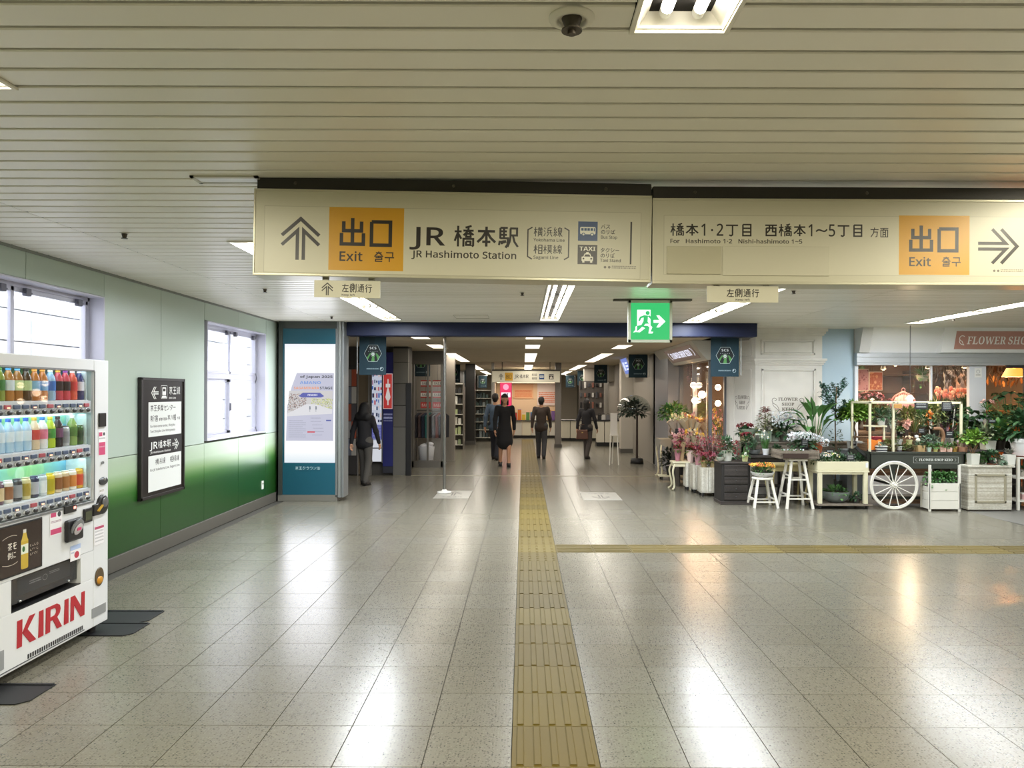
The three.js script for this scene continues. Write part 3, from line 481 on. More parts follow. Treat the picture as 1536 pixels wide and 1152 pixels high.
// ---------------------------------------------------------------- teal poster column
{
  const D = 11.2, x0 = X(418, D), x1 = X(505, D), xc = (x0 + x1) / 2, w = x1 - x0, y = (v) => Y(v, D) - 0, t = thing('poster_column', 'teal advertising column with a glowing white poster box', 'advertising column', [xc, 0, -D]);
  const teal = mat('#1a5668', 0.35), steel = mat('#a4a7a6', 0.32, 0.6), grey = mat('#5d5c58', 0.5);
  part('plinth', box(w + 0.02, 0.1, 0.36, 0, 0.05, -0.18, 0.004), mat('#77746c', 0.5), t); part('core', box(w - 0.01, HC - 0.1, 0.3, 0, (HC + 0.1) / 2, -0.19), grey, t);
  const sx0 = X(427, D) - xc, sx1 = X(503, D) - xc, sy1 = y(517), sy0 = y(695), topY = 2.67;
  part('upper_panel', span(sx0 - 0.03, sx1, sy1, topY - 0.03, 0, 0.05, 0.003), teal, t); part('lower_panel', span(sx0 - 0.03, sx1, 0.1, sy0, 0, 0.05, 0.003), teal, t);
  part('edge_strip', [span(-w / 2, sx0 - 0.03, 0.1, HC, -0.01, 0.06), span(-w / 2, w / 2, topY - 0.03, HC, -0.005, 0.06)], mat('#4a4d4a', 0.4, 0.3), t); part('side_panel', span(sx0 - 0.03, sx0, sy0, sy1, 0, 0.05), teal, t);
  for (let i = 0; i < 3; i++) part('trim_strip', span(w / 2 - 0.02 + i * 0.045, w / 2 + 0.02 + i * 0.045, 0.06, HC, i % 2 ? -0.012 : 0.0, 0.3, 0.006), i === 1 ? steel : mat('#8b8e8f', 0.35, 0.5), t);
  const W = 512, H = Math.round(W * (sy1 - sy0) / (sx1 - sx0)), [c, x] = canvas(W, H), g = x.createLinearGradient(0, 0, 0, H); g.addColorStop(0, '#f2f4fb'); g.addColorStop(0.1, '#ffffff'); g.addColorStop(0.9, '#ffffff'); g.addColorStop(1, '#dfeaf2'); x.fillStyle = g; x.fillRect(0, 0, W, H);
  const py0 = H * 0.245, py1 = H * 0.815, P = (a, b) => [W * a, py0 + (py1 - py0) * b];
  poly(x, [P(0.24, 0), P(0.97, 0), P(0.96, 1), P(0.03, 1), P(0.05, 0.5), P(0.14, 0.2)], '#bfbfd2');
  const tx = (s, a, b, w2, h2, col, bold = 'bold') => write(x, s, W * a, P(0, b)[1], W * w2, (py1 - py0) * h2, col, 0.1, 'sans-serif', bold);
  tx('of Japan 2025', 0.3, 0.035, 0.65, 0.036, '#26262e'); tx('AMANO', 0.3, 0.12, 0.42, 0.042, '#6f94d6'); tx('SAGAMIHARA', 0.18, 0.2, 0.5, 0.038, '#e89660'); tx('STAGE', 0.69, 0.2, 0.26, 0.04, '#26262e');
  x.save(); x.beginPath(); [P(0.09, 0.26), P(0.95, 0.26), P(0.94, 0.6), P(0.05, 0.64)].forEach((p, i) => i ? x.lineTo(...p) : x.moveTo(...p)); x.clip();
  x.fillStyle = '#c9c6c6'; x.fillRect(0, 0, W, H); reseed(91);
  for (let i = 0; i < 420; i++) { const a = rnd(0.03, 0.42), b = rnd(0.3, 0.56); x.fillStyle = ['#5b4a44', '#8a6a58', '#37343c', '#b48a72', '#a39a96', '#6f3a3a'][Math.floor(rnd(6))]; x.fillRect(...P(a, b), 5, 7); }
  for (let i = 0; i < 300; i++) { const a = rnd(0.52, 0.95), b = rnd(0.37, 0.52); x.fillStyle = ['#c7cf58', '#aab83e', '#dfe08a', '#7f8d3a'][Math.floor(rnd(4))]; x.fillRect(...P(a, b), 6, 5); }
  poly(x, [P(0.05, 0.6), P(0.42, 0.46), P(0.62, 0.46), P(0.95, 0.54), P(0.95, 0.66), P(0.05, 0.68)], '#d9d8dc');
  poly(x, [P(0.28, 0.34), P(0.36, 0.29), P(0.7, 0.29), P(0.78, 0.34), P(0.72, 0.36), P(0.34, 0.36)], '#5157a6'); tx('FINISH', 0.45, 0.312, 0.2, 0.026, '#e8e8f4');
  for (const [a, b] of [[0.5, 0.5], [0.62, 0.5]]) { const [X0, Y0] = P(a, b); x.fillStyle = '#5a6472'; x.fillRect(X0 - 5, Y0, 11, 26); x.fillRect(X0 - 2, Y0 + 24, 3, 26); x.beginPath(); x.arc(X0, Y0 - 4, 5, 0, 7); x.fill(); }
  x.restore();
  for (let i = 0; i < 9; i++) tiny(x, W * 0.08, P(0, 0.7 + i * 0.03)[1], W * (i % 3 ? 0.34 : 0.28), 7, '#77788c'); for (let i = 0; i < 6; i++) tiny(x, W * rnd(0.5, 0.6), P(0, 0.66 + i * 0.05)[1], W * 0.2, 7, '#82839a');
  x.fillStyle = '#4d55a0'; x.fillRect(...P(0.82, 0.69), W * 0.1, 13); x.fillStyle = '#c9505e'; x.fillRect(...P(0.45, 0.86), W * 0.15, 14);
  part('light_box', plate(sx1 - sx0, sy1 - sy0, (sx0 + sx1) / 2, (sy0 + sy1) / 2, 0.002), lit(c, 0.84), t); part('box_back', span(sx0, sx1, sy0, sy1, 0.004, 0.05), grey, t);
  const [c2, x2] = canvas(512, 96); x2.fillStyle = '#1a5668'; x2.fillRect(0, 0, 512, 96); write(x2, '京王クラウン街', 40, 20, 430, 58, '#cfe2e6', 0.09); part('caption', plate(0.46, 0.086, X(462, D) - xc, y(703), 0.002), printed(c2, 0.35), t);
  const r = new THREE.RectAreaLight(S('#f4f6ff'), 3.2, sx1 - sx0, sy1 - sy0); r.position.set((sx0 + sx1) / 2, (sy0 + sy1) / 2, 0.012); r.rotation.y = Math.PI; r.name = 'poster_glow'; t.add(r);
}
// ---------------------------------------------------------------- teal club banners
{
  const [c, x] = canvas(256, 360); const g = x.createLinearGradient(0, 0, 0, 360); x.fillStyle = '#0c2e3b'; x.fillRect(0, 0, 256, 360); x.fillStyle = '#0a2630'; x.fillRect(96, 0, 50, 110);
  const hex = [[90, 92], [174, 92], [212, 168], [170, 240], [88, 240], [48, 168]]; poly(x, hex, '#10161a');
  x.save(); x.beginPath(); hex.forEach((p, i) => i ? x.lineTo(...p) : x.moveTo(...p)); x.clip(); for (let i = 0; i < 5; i++) poly(x, [[100 + i * 14, 166], [112 + i * 14, 166], [70 + i * 40, 244], [44 + i * 34, 244]], i % 2 ? '#10161a' : '#4f8a4a'); x.restore();
  poly(x, hex, '#b9c6c4', 3.5); write(x, 'SCS', 96, 106, 68, 24, '#d7dcdc', 0.1, 'sans-serif', 'bold'); x.fillStyle = '#9aa6a6'; for (let i = 0; i < 5; i++) x.fillRect(86 + i * 20, 146, 7, 6);
  x.strokeStyle = '#8fae8c'; x.lineWidth = 3; x.beginPath(); x.arc(130, 176, 21, 0, 7); x.stroke(); x.fillStyle = '#c9d0cd'; x.beginPath(); x.arc(130, 174, 15, 0, 7); x.fill(); x.fillStyle = '#5d6866'; x.beginPath(); x.arc(130, 174, 5, 0, 7); x.fill();
  tiny(x, 70, 300, 116, 12, '#b4c6cc'); x.strokeStyle = '#c3d0d4'; x.lineWidth = 3; x.beginPath(); x.arc(214, 306, 15, 0, 7); x.stroke(); x.fillStyle = '#c3d0d4'; poly(x, [[202, 296], [216, 296], [206, 310]], '#c3d0d4');
  const face = printed(c, 0.7), metal = mat('#a8acae', 0.35, 0.6);
  const make = (label, u, D, v0, v1, w, side) => {
    const h = (v1 - v0) * D / FOCAL, x0 = X(u, D), t = thing('club_banner', label, 'banner', [x0, Y(v0, D), -D], 0, 'teal hexagon banners hung along the corridor');
    const f = part('cloth', plate(w, h, 0, -h / 2, 0.004), face, t); part('back_cloth', box(w, h, 0.004, 0, -h / 2, 0), mat('#0c2e3b', 0.8), t);
    part('rod', [rod([-w / 2 - 0.05, 0.01, 0], [w / 2 + 0.05, 0.01, 0], 0.01), rod([side * (w / 2 + 0.035), 0.01, 0], [side * (w / 2 + 0.035), -h + 0.02, 0], 0.008)], metal, t);
    part('hanger', [rod([-w / 2, 0.01, 0], [-w / 2, HK - Y(v0, D) + 0.02, 0], 0.005, 0.005, 6), rod([w / 2, 0.01, 0], [w / 2, HK - Y(v0, D) + 0.02, 0], 0.005, 0.005, 6)], metal, t);
  };
  make('largest teal hexagon banner, left, beside the poster column', 559, 11.75, 503, 563, 0.43, -1); make('second teal hexagon banner down the left of the corridor', 631, 17.5, 525, 565, 0.45, -1); make('third teal hexagon banner down the left, past the sale signs', 680, 24, 546, 574, 0.44, -1); make('fourth teal hexagon banner down the left of the corridor', 704, 29.5, 556, 580, 0.4, -1); make('fifth and smallest teal hexagon banner on the left', 724, 35, 564, 582, 0.4, -1);
  make('largest teal hexagon banner, right, beside the white pillar', 1087, 11.75, 505, 564, 0.45, 1); make('second teal hexagon banner on the right, past the flower shop sign', 957, 17.5, 528, 566, 0.45, 1); make('third teal hexagon banner on the right of the corridor', 901, 24, 547, 574, 0.43, 1); make('fourth teal hexagon banner on the right of the corridor', 874, 29.5, 556, 578, 0.42, 1); make('fifth and smallest teal hexagon banner on the right', 855, 35, 563, 581, 0.4, 1);
}
// floor stickers
{
  const [c, x] = canvas(384, 512); x.fillStyle = '#a19e95'; x.fillRect(0, 0, 384, 512); arrowSign(x, 96, 60, 192, 280, '#3d3a36'); write(x, '左側通行', 72, 390, 240, 56, '#3d3a36', 0.1); write(x, 'Keep left', 130, 460, 124, 22, '#3d3a36');
  const m = printed(c, 0.3), rim = mat('#a19e95', 0.35);
  for (const [x0, x1, d0, d1, turn, l] of [[-1.42, -0.86, 11.55, 12.45, 0, 'white floor sticker with an arrow left of the yellow strip'], [0.95, 1.55, 11.4, 12.3, Math.PI, 'white floor sticker with an arrow right of the yellow strip']]) {
    const t = thing('floor_sticker', l, 'sticker', [(x0 + x1) / 2, 0, -(d0 + d1) / 2], turn); part('film', box(x1 - x0, 0.0015, d1 - d0, 0, 0.0012, 0), rim, t); part('print', plate(x1 - x0 - 0.02, d1 - d0 - 0.02).rotateX(-Math.PI / 2).translate(0, 0.0026, 0), m, t);
  }
}
// ---------------------------------------------------------------- drinks machine
{
  const VX = -2.93, D0 = 4.0, D1 = 5.18, white = mat('#e3e4e6', 0.28), dark = mat('#202022', 0.35), t = thing('vending_machine', 'white drinks vending machine with three lit rows of bottles', 'vending machine');
  const gx0 = 4.05, gx1 = 5.005, gy0 = 0.925, gy1 = 1.806, B = VX - 0.16;
  part('cabinet', [span(-3.73, B, 0.06, 1.887, D0, D1, 0.008)], white, t);
  part('door', [span(B, VX, 0.06, 1.887, gx1, D1, 0.006), span(B, VX, 0.06, 1.887, D0, gx0, 0.006), span(B, VX, gy1, 1.887, gx0, gx1, 0.006), span(B, VX, 0.585, gy0, gx0, gx1, 0.006), span(B, VX, 0.06, 0.395, gx0, gx1, 0.006), span(B, VX, 0.395, 0.585, 4.86, gx1), span(B, VX, 0.395, 0.585, gx0, 4.2)], white, t);
  part('door_edge', [span(VX, VX + 0.004, gy0 - 0.012, gy0, gx0, gx1), span(VX, VX + 0.004, gy1, gy1 + 0.01, gx0, gx1), span(VX, VX + 0.004, gy0, gy1, gx1, gx1 + 0.008)], mat('#8f9194', 0.3, 0.5), t);
  part('glass', span(VX - 0.012, VX - 0.008, gy0 + 0.07, gy1, gx0, gx1), new THREE.MeshPhysicalMaterial({ color: 0xffffff, transmission: 1, thickness: 0, roughness: 0.02, ior: 1.45 }), t);
  const F2 = (w, h, d, y, off = 0.002) => plate(w, h).rotateY(Math.PI / 2).translate(VX + off, y, -d);
  // back panel print: sky blue to leaf green with soft discs
  const [c, x] = canvas(512, 480), g = x.createLinearGradient(0, 0, 512, 0); g.addColorStop(0, '#6fc1ee'); g.addColorStop(0.5, '#8fd28a'); g.addColorStop(1, '#79c4ef'); x.fillStyle = g; x.fillRect(0, 0, 512, 480); reseed(5);
  for (let i = 0; i < 60; i++) { x.globalAlpha = 0.35; x.fillStyle = ['#ffffff', '#4aa8e8', '#79c75a', '#3d96d8', '#a6df8a'][Math.floor(rnd(5))]; x.beginPath(); x.arc(rnd(512), rnd(480), rnd(12, 48), 0, 7); x.fill(); } x.globalAlpha = 1;
  part('display_panel', plate(gx1 - gx0, gy1 - gy0).rotateY(Math.PI / 2).translate(B + 0.004, (gy0 + gy1) / 2, -(gx0 + gx1) / 2), printed(c, 0.5), t);
  const inner = mat('#d3e6e6', 0.4); part('display_side', [span(B, VX - 0.02, gy0, gy1, gx1 - 0.002, gx1), span(B, VX - 0.02, gy0, gy1, 4.95, 4.953)], inner, t);
  const BASE = [1.612, 1.312, 1.02], orange = glow('#ff8a3a', 1.6), tagM = mat('#4d5a74', 0.4), redTag = mat('#a8505a', 0.4), btn = mat('#2f2f31', 0.3), rim = mat('#b7b9bc', 0.3, 0.4);
  BASE.forEach((y, r) => {
    part('shelf', [span(B + 0.005, VX - 0.022, y - 0.012, y, gx0, gx1 - 0.03), span(VX - 0.03, VX - 0.014, y - 0.085, y - 0.005, gx0, gx1 - 0.012)], mat('#d5dbe2', 0.35), t);
    part('shelf_lamp', span(B + 0.02, B + 0.045, y + 0.19 > gy1 ? gy1 - 0.012 : y + 0.2, (y + 0.19 > gy1 ? gy1 - 0.012 : y + 0.2) + 0.012, gx0, gx1 - 0.03), glow('#e9fbff', 3), t);
    const ra = new THREE.RectAreaLight(S('#dff5ff'), 3.5, 0.05, gx1 - gx0 - 0.08); ra.position.set(VX - 0.05, (r ? BASE[r - 1] - 0.09 : gy1) - 0.004, -(gx0 + gx1) / 2); ra.rotation.x = -Math.PI / 2; ra.name = 'shelf_glow'; t.add(ra);
    for (let i = 0; i < 12; i++) {
      const d = 4.935 - i * 0.0755;
      const tg = part('price_tag', span(VX - 0.015, VX - 0.004, y - 0.046, y - 0.022, d - 0.026, d + 0.026, 0.003), (i * 7 + r * 3) % 5 === 0 ? redTag : tagM, t); if ((i + r * 2) % 3 === 1) part('lamp_dot', span(VX - 0.005, VX - 0.002, y - 0.043, y - 0.035, d - 0.012, d + 0.012), orange, tg);
      const b = part('button_plate', ball(0.027, VX - 0.004, y - 0.067, -d, 0.4, 0.62, 1, 12), rim, t); part('button', ball(0.022, VX + 0.002, y - 0.067, -d, 0.4, 0.62, 1, 12), btn, b);
    }
  });
  // poster panel with a bottle of tea
  const [pc, px] = canvas(512, 400); px.fillStyle = '#2e221e'; px.fillRect(0, 0, 512, 400);
  write(px, '茶を', 116, 130, 110, 64, '#e8e2d6', 0.11); write(px, '供に', 116, 205, 100, 60, '#e8e2d6', 0.11); px.strokeStyle = '#d8cfc0'; px.lineWidth = 4; px.beginPath(); px.moveTo(60, 96); px.quadraticCurveTo(150, 60, 220, 84); px.moveTo(60, 300); px.quadraticCurveTo(160, 330, 230, 300); px.stroke();
  px.fillStyle = '#c8a93c'; px.beginPath(); px.roundRect(268, 130, 84, 250, 16); px.fill(); poly(px, [[270, 150], [292, 80], [328, 80], [350, 150]], '#d2b54e'); px.fillStyle = '#d8d6cc'; px.fillRect(292, 50, 36, 30); px.fillStyle = '#e6ead8'; px.fillRect(268, 175, 84, 80); px.fillStyle = '#3b6b34'; px.beginPath(); px.ellipse(298, 214, 16, 24, 0, 0, 7); px.fill();
  px.strokeStyle = '#cfc6b6'; px.lineWidth = 3; for (let r = 0; r < 3; r++) { let q = 384; while (q < 480) { px.beginPath(); px.arc(q, 200 + r * 38, 9, rnd(3), 3 + rnd(3)); px.stroke(); q += 26; } }
  const po = part('poster_panel', span(VX - 0.01, VX + 0.006, 0.605, 0.905, 4.06, 4.464, 0.003), dark, t); part('print', F2(0.38, 0.28, 4.262, 0.755, 0.0075), printed(pc, 0.25), po);
  // delivery hatch
  const hatch = part('delivery_hatch', [span(B + 0.02, B + 0.03, 0.395, 0.585, 4.2, 4.86), span(B, VX, 0.395, 0.4, 4.2, 4.86)], dark, t); part('flap', span(VX - 0.03, VX - 0.022, 0.43, 0.585, 4.205, 4.855, 0.003), new THREE.MeshPhysicalMaterial({ color: S('#3c3e42'), roughness: 0.12, transmission: 0.4, thickness: 0 }), hatch);
  const [hc, hx] = canvas(512, 128); hx.fillStyle = '#36383b'; hx.fillRect(0, 0, 512, 128); hx.strokeStyle = '#7d7f80'; hx.lineWidth = 3; hx.beginPath(); hx.arc(256, 60, 22, 0, 7); hx.stroke(); tiny(hx, 110, 44, 110, 30, '#74767a'); tiny(hx, 300, 30, 100, 22, '#74767a'); part('print', F2(0.5, 0.1, 4.53, 0.52, -0.021), printed(hc, 0.2), hatch);
  part('hinge', [ball(0.009, VX - 0.018, 0.438, -4.3, 1, 1, 1, 8), ball(0.009, VX - 0.018, 0.438, -4.76, 1, 1, 1, 8)], mat('#b9bbbd', 0.25, 0.8), hatch);
  // red brand lettering
  const red = mat('#b3202c', 0.35), W2 = { K: [[[0, 0], [0.2, 0], [0.2, 1], [0, 1]], [[0.2, 0.46], [0.5, 1], [0.74, 1], [0.42, 0.54], [0.8, 0], [0.54, 0], [0.2, 0.5]]], I: [[[0, 0], [0.22, 0], [0.2, 1], [0.02, 1]]], N: [[[0, 0], [0.17, 0], [0.17, 0.62], [0.52, 0], [0.72, 0], [0.72, 1], [0.55, 1], [0.55, 0.4], [0.2, 1], [0, 1]]] };
  W2.R = [[[0, 0], [0.2, 0], [0.2, 1], [0, 1]], [[0.2, 1], [0.5, 1], [0.64, 0.9], [0.68, 0.74], [0.64, 0.58], [0.52, 0.46], [0.76, 0], [0.53, 0], [0.32, 0.42], [0.2, 0.42], [0.2, 0.56], [0.4, 0.58], [0.47, 0.66], [0.48, 0.74], [0.44, 0.83], [0.36, 0.87], [0.2, 0.87]]];
  let cx = 4.246; for (const [ch, w] of [['K', 0.8], ['I', 0.22], ['R', 0.76], ['I', 0.22], ['N', 0.72]]) {
    const k = 0.653 / 3.12; part('letter', W2[ch].map((o) => extrude(o.map(([a, b]) => [a * k + b * 0.004, b * 0.158]), 0.003).rotateY(Math.PI / 2).translate(VX + 0.0005, 0.178 + (4.9 - 4.9) * 0, -cx)), red, t); cx += (w + 0.1) * k;
  }
  for (let i = 0; i < 26; i++) part('louvre_slot', span(VX + 0.0005, VX + 0.002, 0.085, 0.112, 4.34 + i * 0.0212, 4.352 + i * 0.0212), dark, t);
  part('kick_seam', span(VX, VX + 0.002, 0.074, 0.08, 4.0, 4.9), mat('#55565a', 0.5), t);
  // payment column
  const pinkM = mat('#cf4c78', 0.4), silver = mat('#9a9c9f', 0.3, 0.7);
  part('card_reader', span(VX, VX + 0.012, 1.425, 1.52, 5.055, 5.135, 0.004), dark, t, 'black card window');
  const label = (d, y, w, h, paint) => { const [a, b] = canvas(128, Math.round(128 * h / w)); b.fillStyle = '#f1eef0'; b.fillRect(0, 0, 128, 400); paint(b, 128, a.height); part('label', F2(w, h, d, y, 0.0018), printed(a, 0.4), t); };
  label(5.1, 1.31, 0.085, 0.17, (b, w, h) => { b.fillStyle = '#cf4c78'; b.fillRect(6, h * 0.46, w - 12, h * 0.52); b.fillRect(8, h * 0.05, 60, h * 0.16); b.fillStyle = '#44464a'; b.beginPath(); b.arc(98, h * 0.13, 18, 0, 7); b.fill(); tiny(b, 10, h * 0.28, 108, 12, '#55565a'); tiny(b, 14, h * 0.62, 96, 14, '#f1dbe4'); });
  label(4.6, 0.845, 0.12, 0.15, (b, w, h) => { b.fillStyle = '#cf4c78'; b.fillRect(6, h * 0.74, w - 12, h * 0.22); b.fillRect(8, h * 0.06, 56, h * 0.18); b.fillStyle = '#44464a'; b.beginPath(); b.arc(98, h * 0.16, 18, 0, 7); b.fill(); tiny(b, 10, h * 0.4, 108, 14, '#7d4660'); });
  label(5.07, 0.68, 0.125, 0.14, (b, w, h) => { b.fillStyle = '#b8466a'; b.fillRect(8, h * 0.08, w - 16, h * 0.12); for (let i = 0; i < 4; i++) tiny(b, 12, h * (0.28 + i * 0.16), 104, 10, '#8a8a8e'); b.strokeStyle = '#8a8a8e'; b.strokeRect(4, 4, w - 8, h - 8); });
  label(4.8, 0.615, 0.11, 0.1, (b, w, h) => { b.fillStyle = '#b2c4e8'; b.fillRect(0, 0, w, h * 0.3); b.fillStyle = '#c03c50'; b.beginPath(); b.ellipse(80, h * 0.66, 30, h * 0.22, 0, 0, 7); b.fill(); tiny(b, 10, h * 0.42, 40, 12, '#5a6a9a'); });
  label(5.1, 0.975, 0.06, 0.03, (b, w, h) => tiny(b, 8, 8, 110, 30, '#8d8468'));
  part('knob', rod([VX, 1.175, -5.1], [VX + 0.012, 1.175, -5.1], 0.011, 0.009, 14), silver, t);
  const slot = part('coin_slot', [lathe([[0, 0], [0.028, 0], [0.028, 0.004], [0.022, 0.012], [0, 0.013]], 22).scale(1, 1, 1.9).rotateZ(-Math.PI / 2).translate(VX, 1.045, -5.115)], mat('#57585b', 0.3, 0.6), t); part('slot', ball(0.014, VX + 0.012, 1.06, -5.115, 0.4, 1, 1, 10), silver, slot);
  const lever = part('return_lever', [lathe([[0, 0], [0.068, 0], [0.066, 0.012], [0.05, 0.018], [0, 0.018]], 26).rotateZ(-Math.PI / 2).translate(VX, 0.885, -5.1), span(VX, VX + 0.016, 0.82, 0.9, 4.98, 5.1, 0.01)], mat('#1d1d1f', 0.3), t); part('dial', lathe([[0, 0], [0.036, 0], [0.032, 0.008], [0, 0.009]], 22).rotateZ(-Math.PI / 2).translate(VX + 0.017, 0.898, -5.105), mat('#77787a', 0.3, 0.6), lever); part('pointer', bar([VX + 0.022, 0.85, -5.02], [VX + 0.022, 0.885, -5.07], 0.018, 0.008), mat('#caa23c', 0.4), lever);
  const disp = part('price_display', span(VX, VX + 0.01, 0.885, 0.935, 4.675, 4.8, 0.004), dark, t); part('digits', span(VX + 0.0095, VX + 0.011, 0.905, 0.922, 4.765, 4.79), glow('#ff4a2a', 1.6), disp);
  const rd = part('payment_reader', [span(VX, VX + 0.03, 0.7, 0.845, 4.675, 4.85, 0.02)], dark, t); part('reader_face', lathe([[0, 0], [0.062, 0], [0.058, 0.014], [0, 0.016]], 26).rotateZ(-Math.PI / 2 - 0.35).translate(VX + 0.026, 0.785, -4.765), silver, rd); part('reader_pad', lathe([[0, 0], [0.04, 0], [0.038, 0.005], [0, 0.006]], 24).rotateZ(-Math.PI / 2 - 0.35).translate(VX + 0.04, 0.776, -4.765), mat('#d9d3d6', 0.4), rd); part('reader_mark', span(VX + 0.046, VX + 0.05, 0.768, 0.788, 4.745, 4.785).translate(0, 0, 0), pinkM, rd);
  const scr = part('card_screen', span(VX, VX + 0.012, 0.79, 0.885, 4.88, 4.975, 0.004), dark, t); part('screen', span(VX + 0.011, VX + 0.0135, 0.805, 0.865, 4.893, 4.962), mat('#4b4f3c', 0.2), scr);
  const cup = part('coin_cup', [lathe([[0, 0], [0.05, 0], [0.052, 0.004], [0.046, 0.008], [0, 0.004]], 24).scale(1.25, 1, 1).rotateZ(-Math.PI / 2).translate(VX, 0.39, -5.07)], mat('#5b4a32', 0.3), t); part('cup_floor', ball(0.04, VX + 0.004, 0.365, -5.07, 0.3, 0.7, 1, 12), mat('#c98a1e', 0.35), cup);
  part('rating_plate', span(VX, VX + 0.003, 0.125, 0.19, 4.985, 5.15), mat('#a9abad', 0.35, 0.5), t); part('rating_plate', span(VX, VX + 0.003, 0.1, 0.21, 4.05, 4.14), mat('#a9abad', 0.35, 0.5), t);
  part('foot', [cyl(0.03, 0.03, 0.06, -3.0, 0.005, -5.1), cyl(0.03, 0.03, 0.06, -3.0, 0.005, -4.08), cyl(0.03, 0.03, 0.06, -3.6, 0.005, -5.1), cyl(0.03, 0.03, 0.06, -3.6, 0.005, -4.08)], dark, t);
  const bm = mat('#141519', 0.5);
  [[5.29, 5.57, -2.72, 'thin black floor plate just beyond the drinks machine'], [5.0, 5.275, -2.68, 'thin black floor plate under the far corner of the drinks machine'], [3.9, 4.17, -2.65, 'thin black floor plate under the near corner of the drinks machine']].forEach(([a, b, x1, l]) => {
    const p = thing('floor_plate', l, 'floor plate', [0, 0, 0]); part('sheet', extrude([[-3.4, a], [x1 - 0.05, a], [x1, a + 0.05], [x1, b], [-3.4, b]], 0.006).rotateX(-Math.PI / 2), bm, p); part('lip', span(-3.4, x1 - 0.01, 0.006, 0.011, b - 0.02, b), bm, p);
  });
  // drinks: each a thing of its own, standing inside the display
  const bottleBody = lathe([[0, 0], [0.026, 0], [0.031, 0.006], [0.031, 0.05], [0.029, 0.056], [0.031, 0.062], [0.031, 0.125], [0.026, 0.148], [0.014, 0.172], [0.0125, 0.182], [0, 0.182]], 14), bottleLabel = cyl(0.0316, 0.0316, 0.06, 0, 0.062, 0, 14, true), bottleCap = cyl(0.0145, 0.0145, 0.018, 0, 0.18, 0, 12);
  const canBody = lathe([[0, 0], [0.022, 0], [0.027, 0.008], [0.027, 0.112], [0.021, 0.128], [0, 0.128]], 14), canLabel = cyl(0.0274, 0.0274, 0.075, 0, 0.022, 0, 14, true), canLid = lathe([[0, 0.128], [0.021, 0.128], [0.022, 0.133], [0.018, 0.133], [0.017, 0.13], [0, 0.13]], 14);
  const rows = [[
    ['navy', '#26366e', '#dfe3ee', '#e8e8ee', 'navy'], ['red', '#d9604a', '#c73a3a', '#f0f0ee', 'red and orange'], ['black', '#c94a58', '#262228', '#8a4a9a', 'black labelled red'], ['black', '#c94a58', '#262228', '#e6b04a', 'black labelled red'], ['blue', '#9fc6e6', '#2f6fc0', '#f3efd8', 'pale blue water'], ['orange', '#b9702c', '#5ca4dc', '#e8a24a', 'amber tea'], ['orange', '#b9702c', '#7fb6e0', '#e8a24a', 'amber tea'], ['dark', '#4e3a22', '#bcd4a0', '#26241f', 'dark tea'], ['brown', '#a7743a', '#cfe2a8', '#6fb0dc', 'brown tea'], ['brown', '#b57c3c', '#d6e4ee', '#5aa2d8', 'brown tea'], ['green', '#8a9a3c', '#3f7d3a', '#5f9a4a', 'green tea'], ['green', '#5f7d34', '#2e6a36', '#3f8a46', 'green tea']], [
    ['green', '#3d6638', '#22442a', '#c9cfc0', 'dark green'], ['green', '#86a85a', '#4f7d3a', '#e8efe0', 'light green'], ['silver', '#b9bec4', '#8d949c', '#4a4a4e', 'silver'], ['black', '#2a242c', '#6a4468', '#26222a', 'black'], ['lime', '#b9d23c', '#4f9a46', '#e8e04a', 'lime yellow'], ['white', '#e6ecf2', '#d67a96', '#3d86d0', 'white and pink'], ['red', '#dfc9a8', '#c8403a', '#e0c048', 'red'], ['water', '#b4d6ee', '#dcecf6', '#3a6ec4', 'clear water'], ['water', '#b4d6ee', '#dcecf6', '#3a6ec4', 'clear water'], ['water', '#b4d6ee', '#dcecf6', '#3a6ec4', 'clear water'], ['water', '#b4d6ee', '#dcecf6', '#3a6ec4', 'clear water'], ['blue', '#8cbce6', '#3f86d0', '#e8eef2', 'pale blue']], [
    ['red', '#e0b03a', '#d8563a', '#e8c83a', 'yellow and red'], ['white', '#ece6da', '#d88a3c', '#f2efe8', 'white and orange'], ['latte', '#d9c3a0', '#a8703a', '#efe6d6', 'beige and brown'], ['latte', '#dcc9ac', '#8f5a2e', '#efe6d6', 'beige and brown'], ['yellow', '#e2c62e', '#b8a81e', '#e8dc6a', 'yellow'], ['silver', '#c3ccd2', '#e6edf0', '#9aa2a8', 'silver and white'], ['navy', '#2c3656', '#b8bccc', '#6a708a', 'dark navy'], ['cream', '#d6cc9a', '#b09a3c', '#e6e0c0', 'cream'], ['black', '#2e3038', '#9a9ea6', '#5a5c64', 'black and silver'], ['white', '#e6e2da', '#8f5f3c', '#f0ece4', 'white and brown'], ['purple', '#5d3f56', '#d6c29a', '#8a6a80', 'dark purple'], ['beige', '#cdb58a', '#8a7a3c', '#d9cfae', 'beige']]];
  const ordinal = ['first', 'second', 'third', 'fourth', 'fifth', 'sixth', 'seventh', 'eighth', 'ninth', 'tenth', 'eleventh', 'twelfth'], rowName = ['top', 'middle', 'bottom'];
  const proto = {};
  const makeDrink = (can) => { const o = new THREE.Group(); part('body', can ? canBody : bottleBody, white, o); part('label', can ? canLabel : bottleLabel, white, o); part('cap', can ? canLid : bottleCap, white, o); return o; };
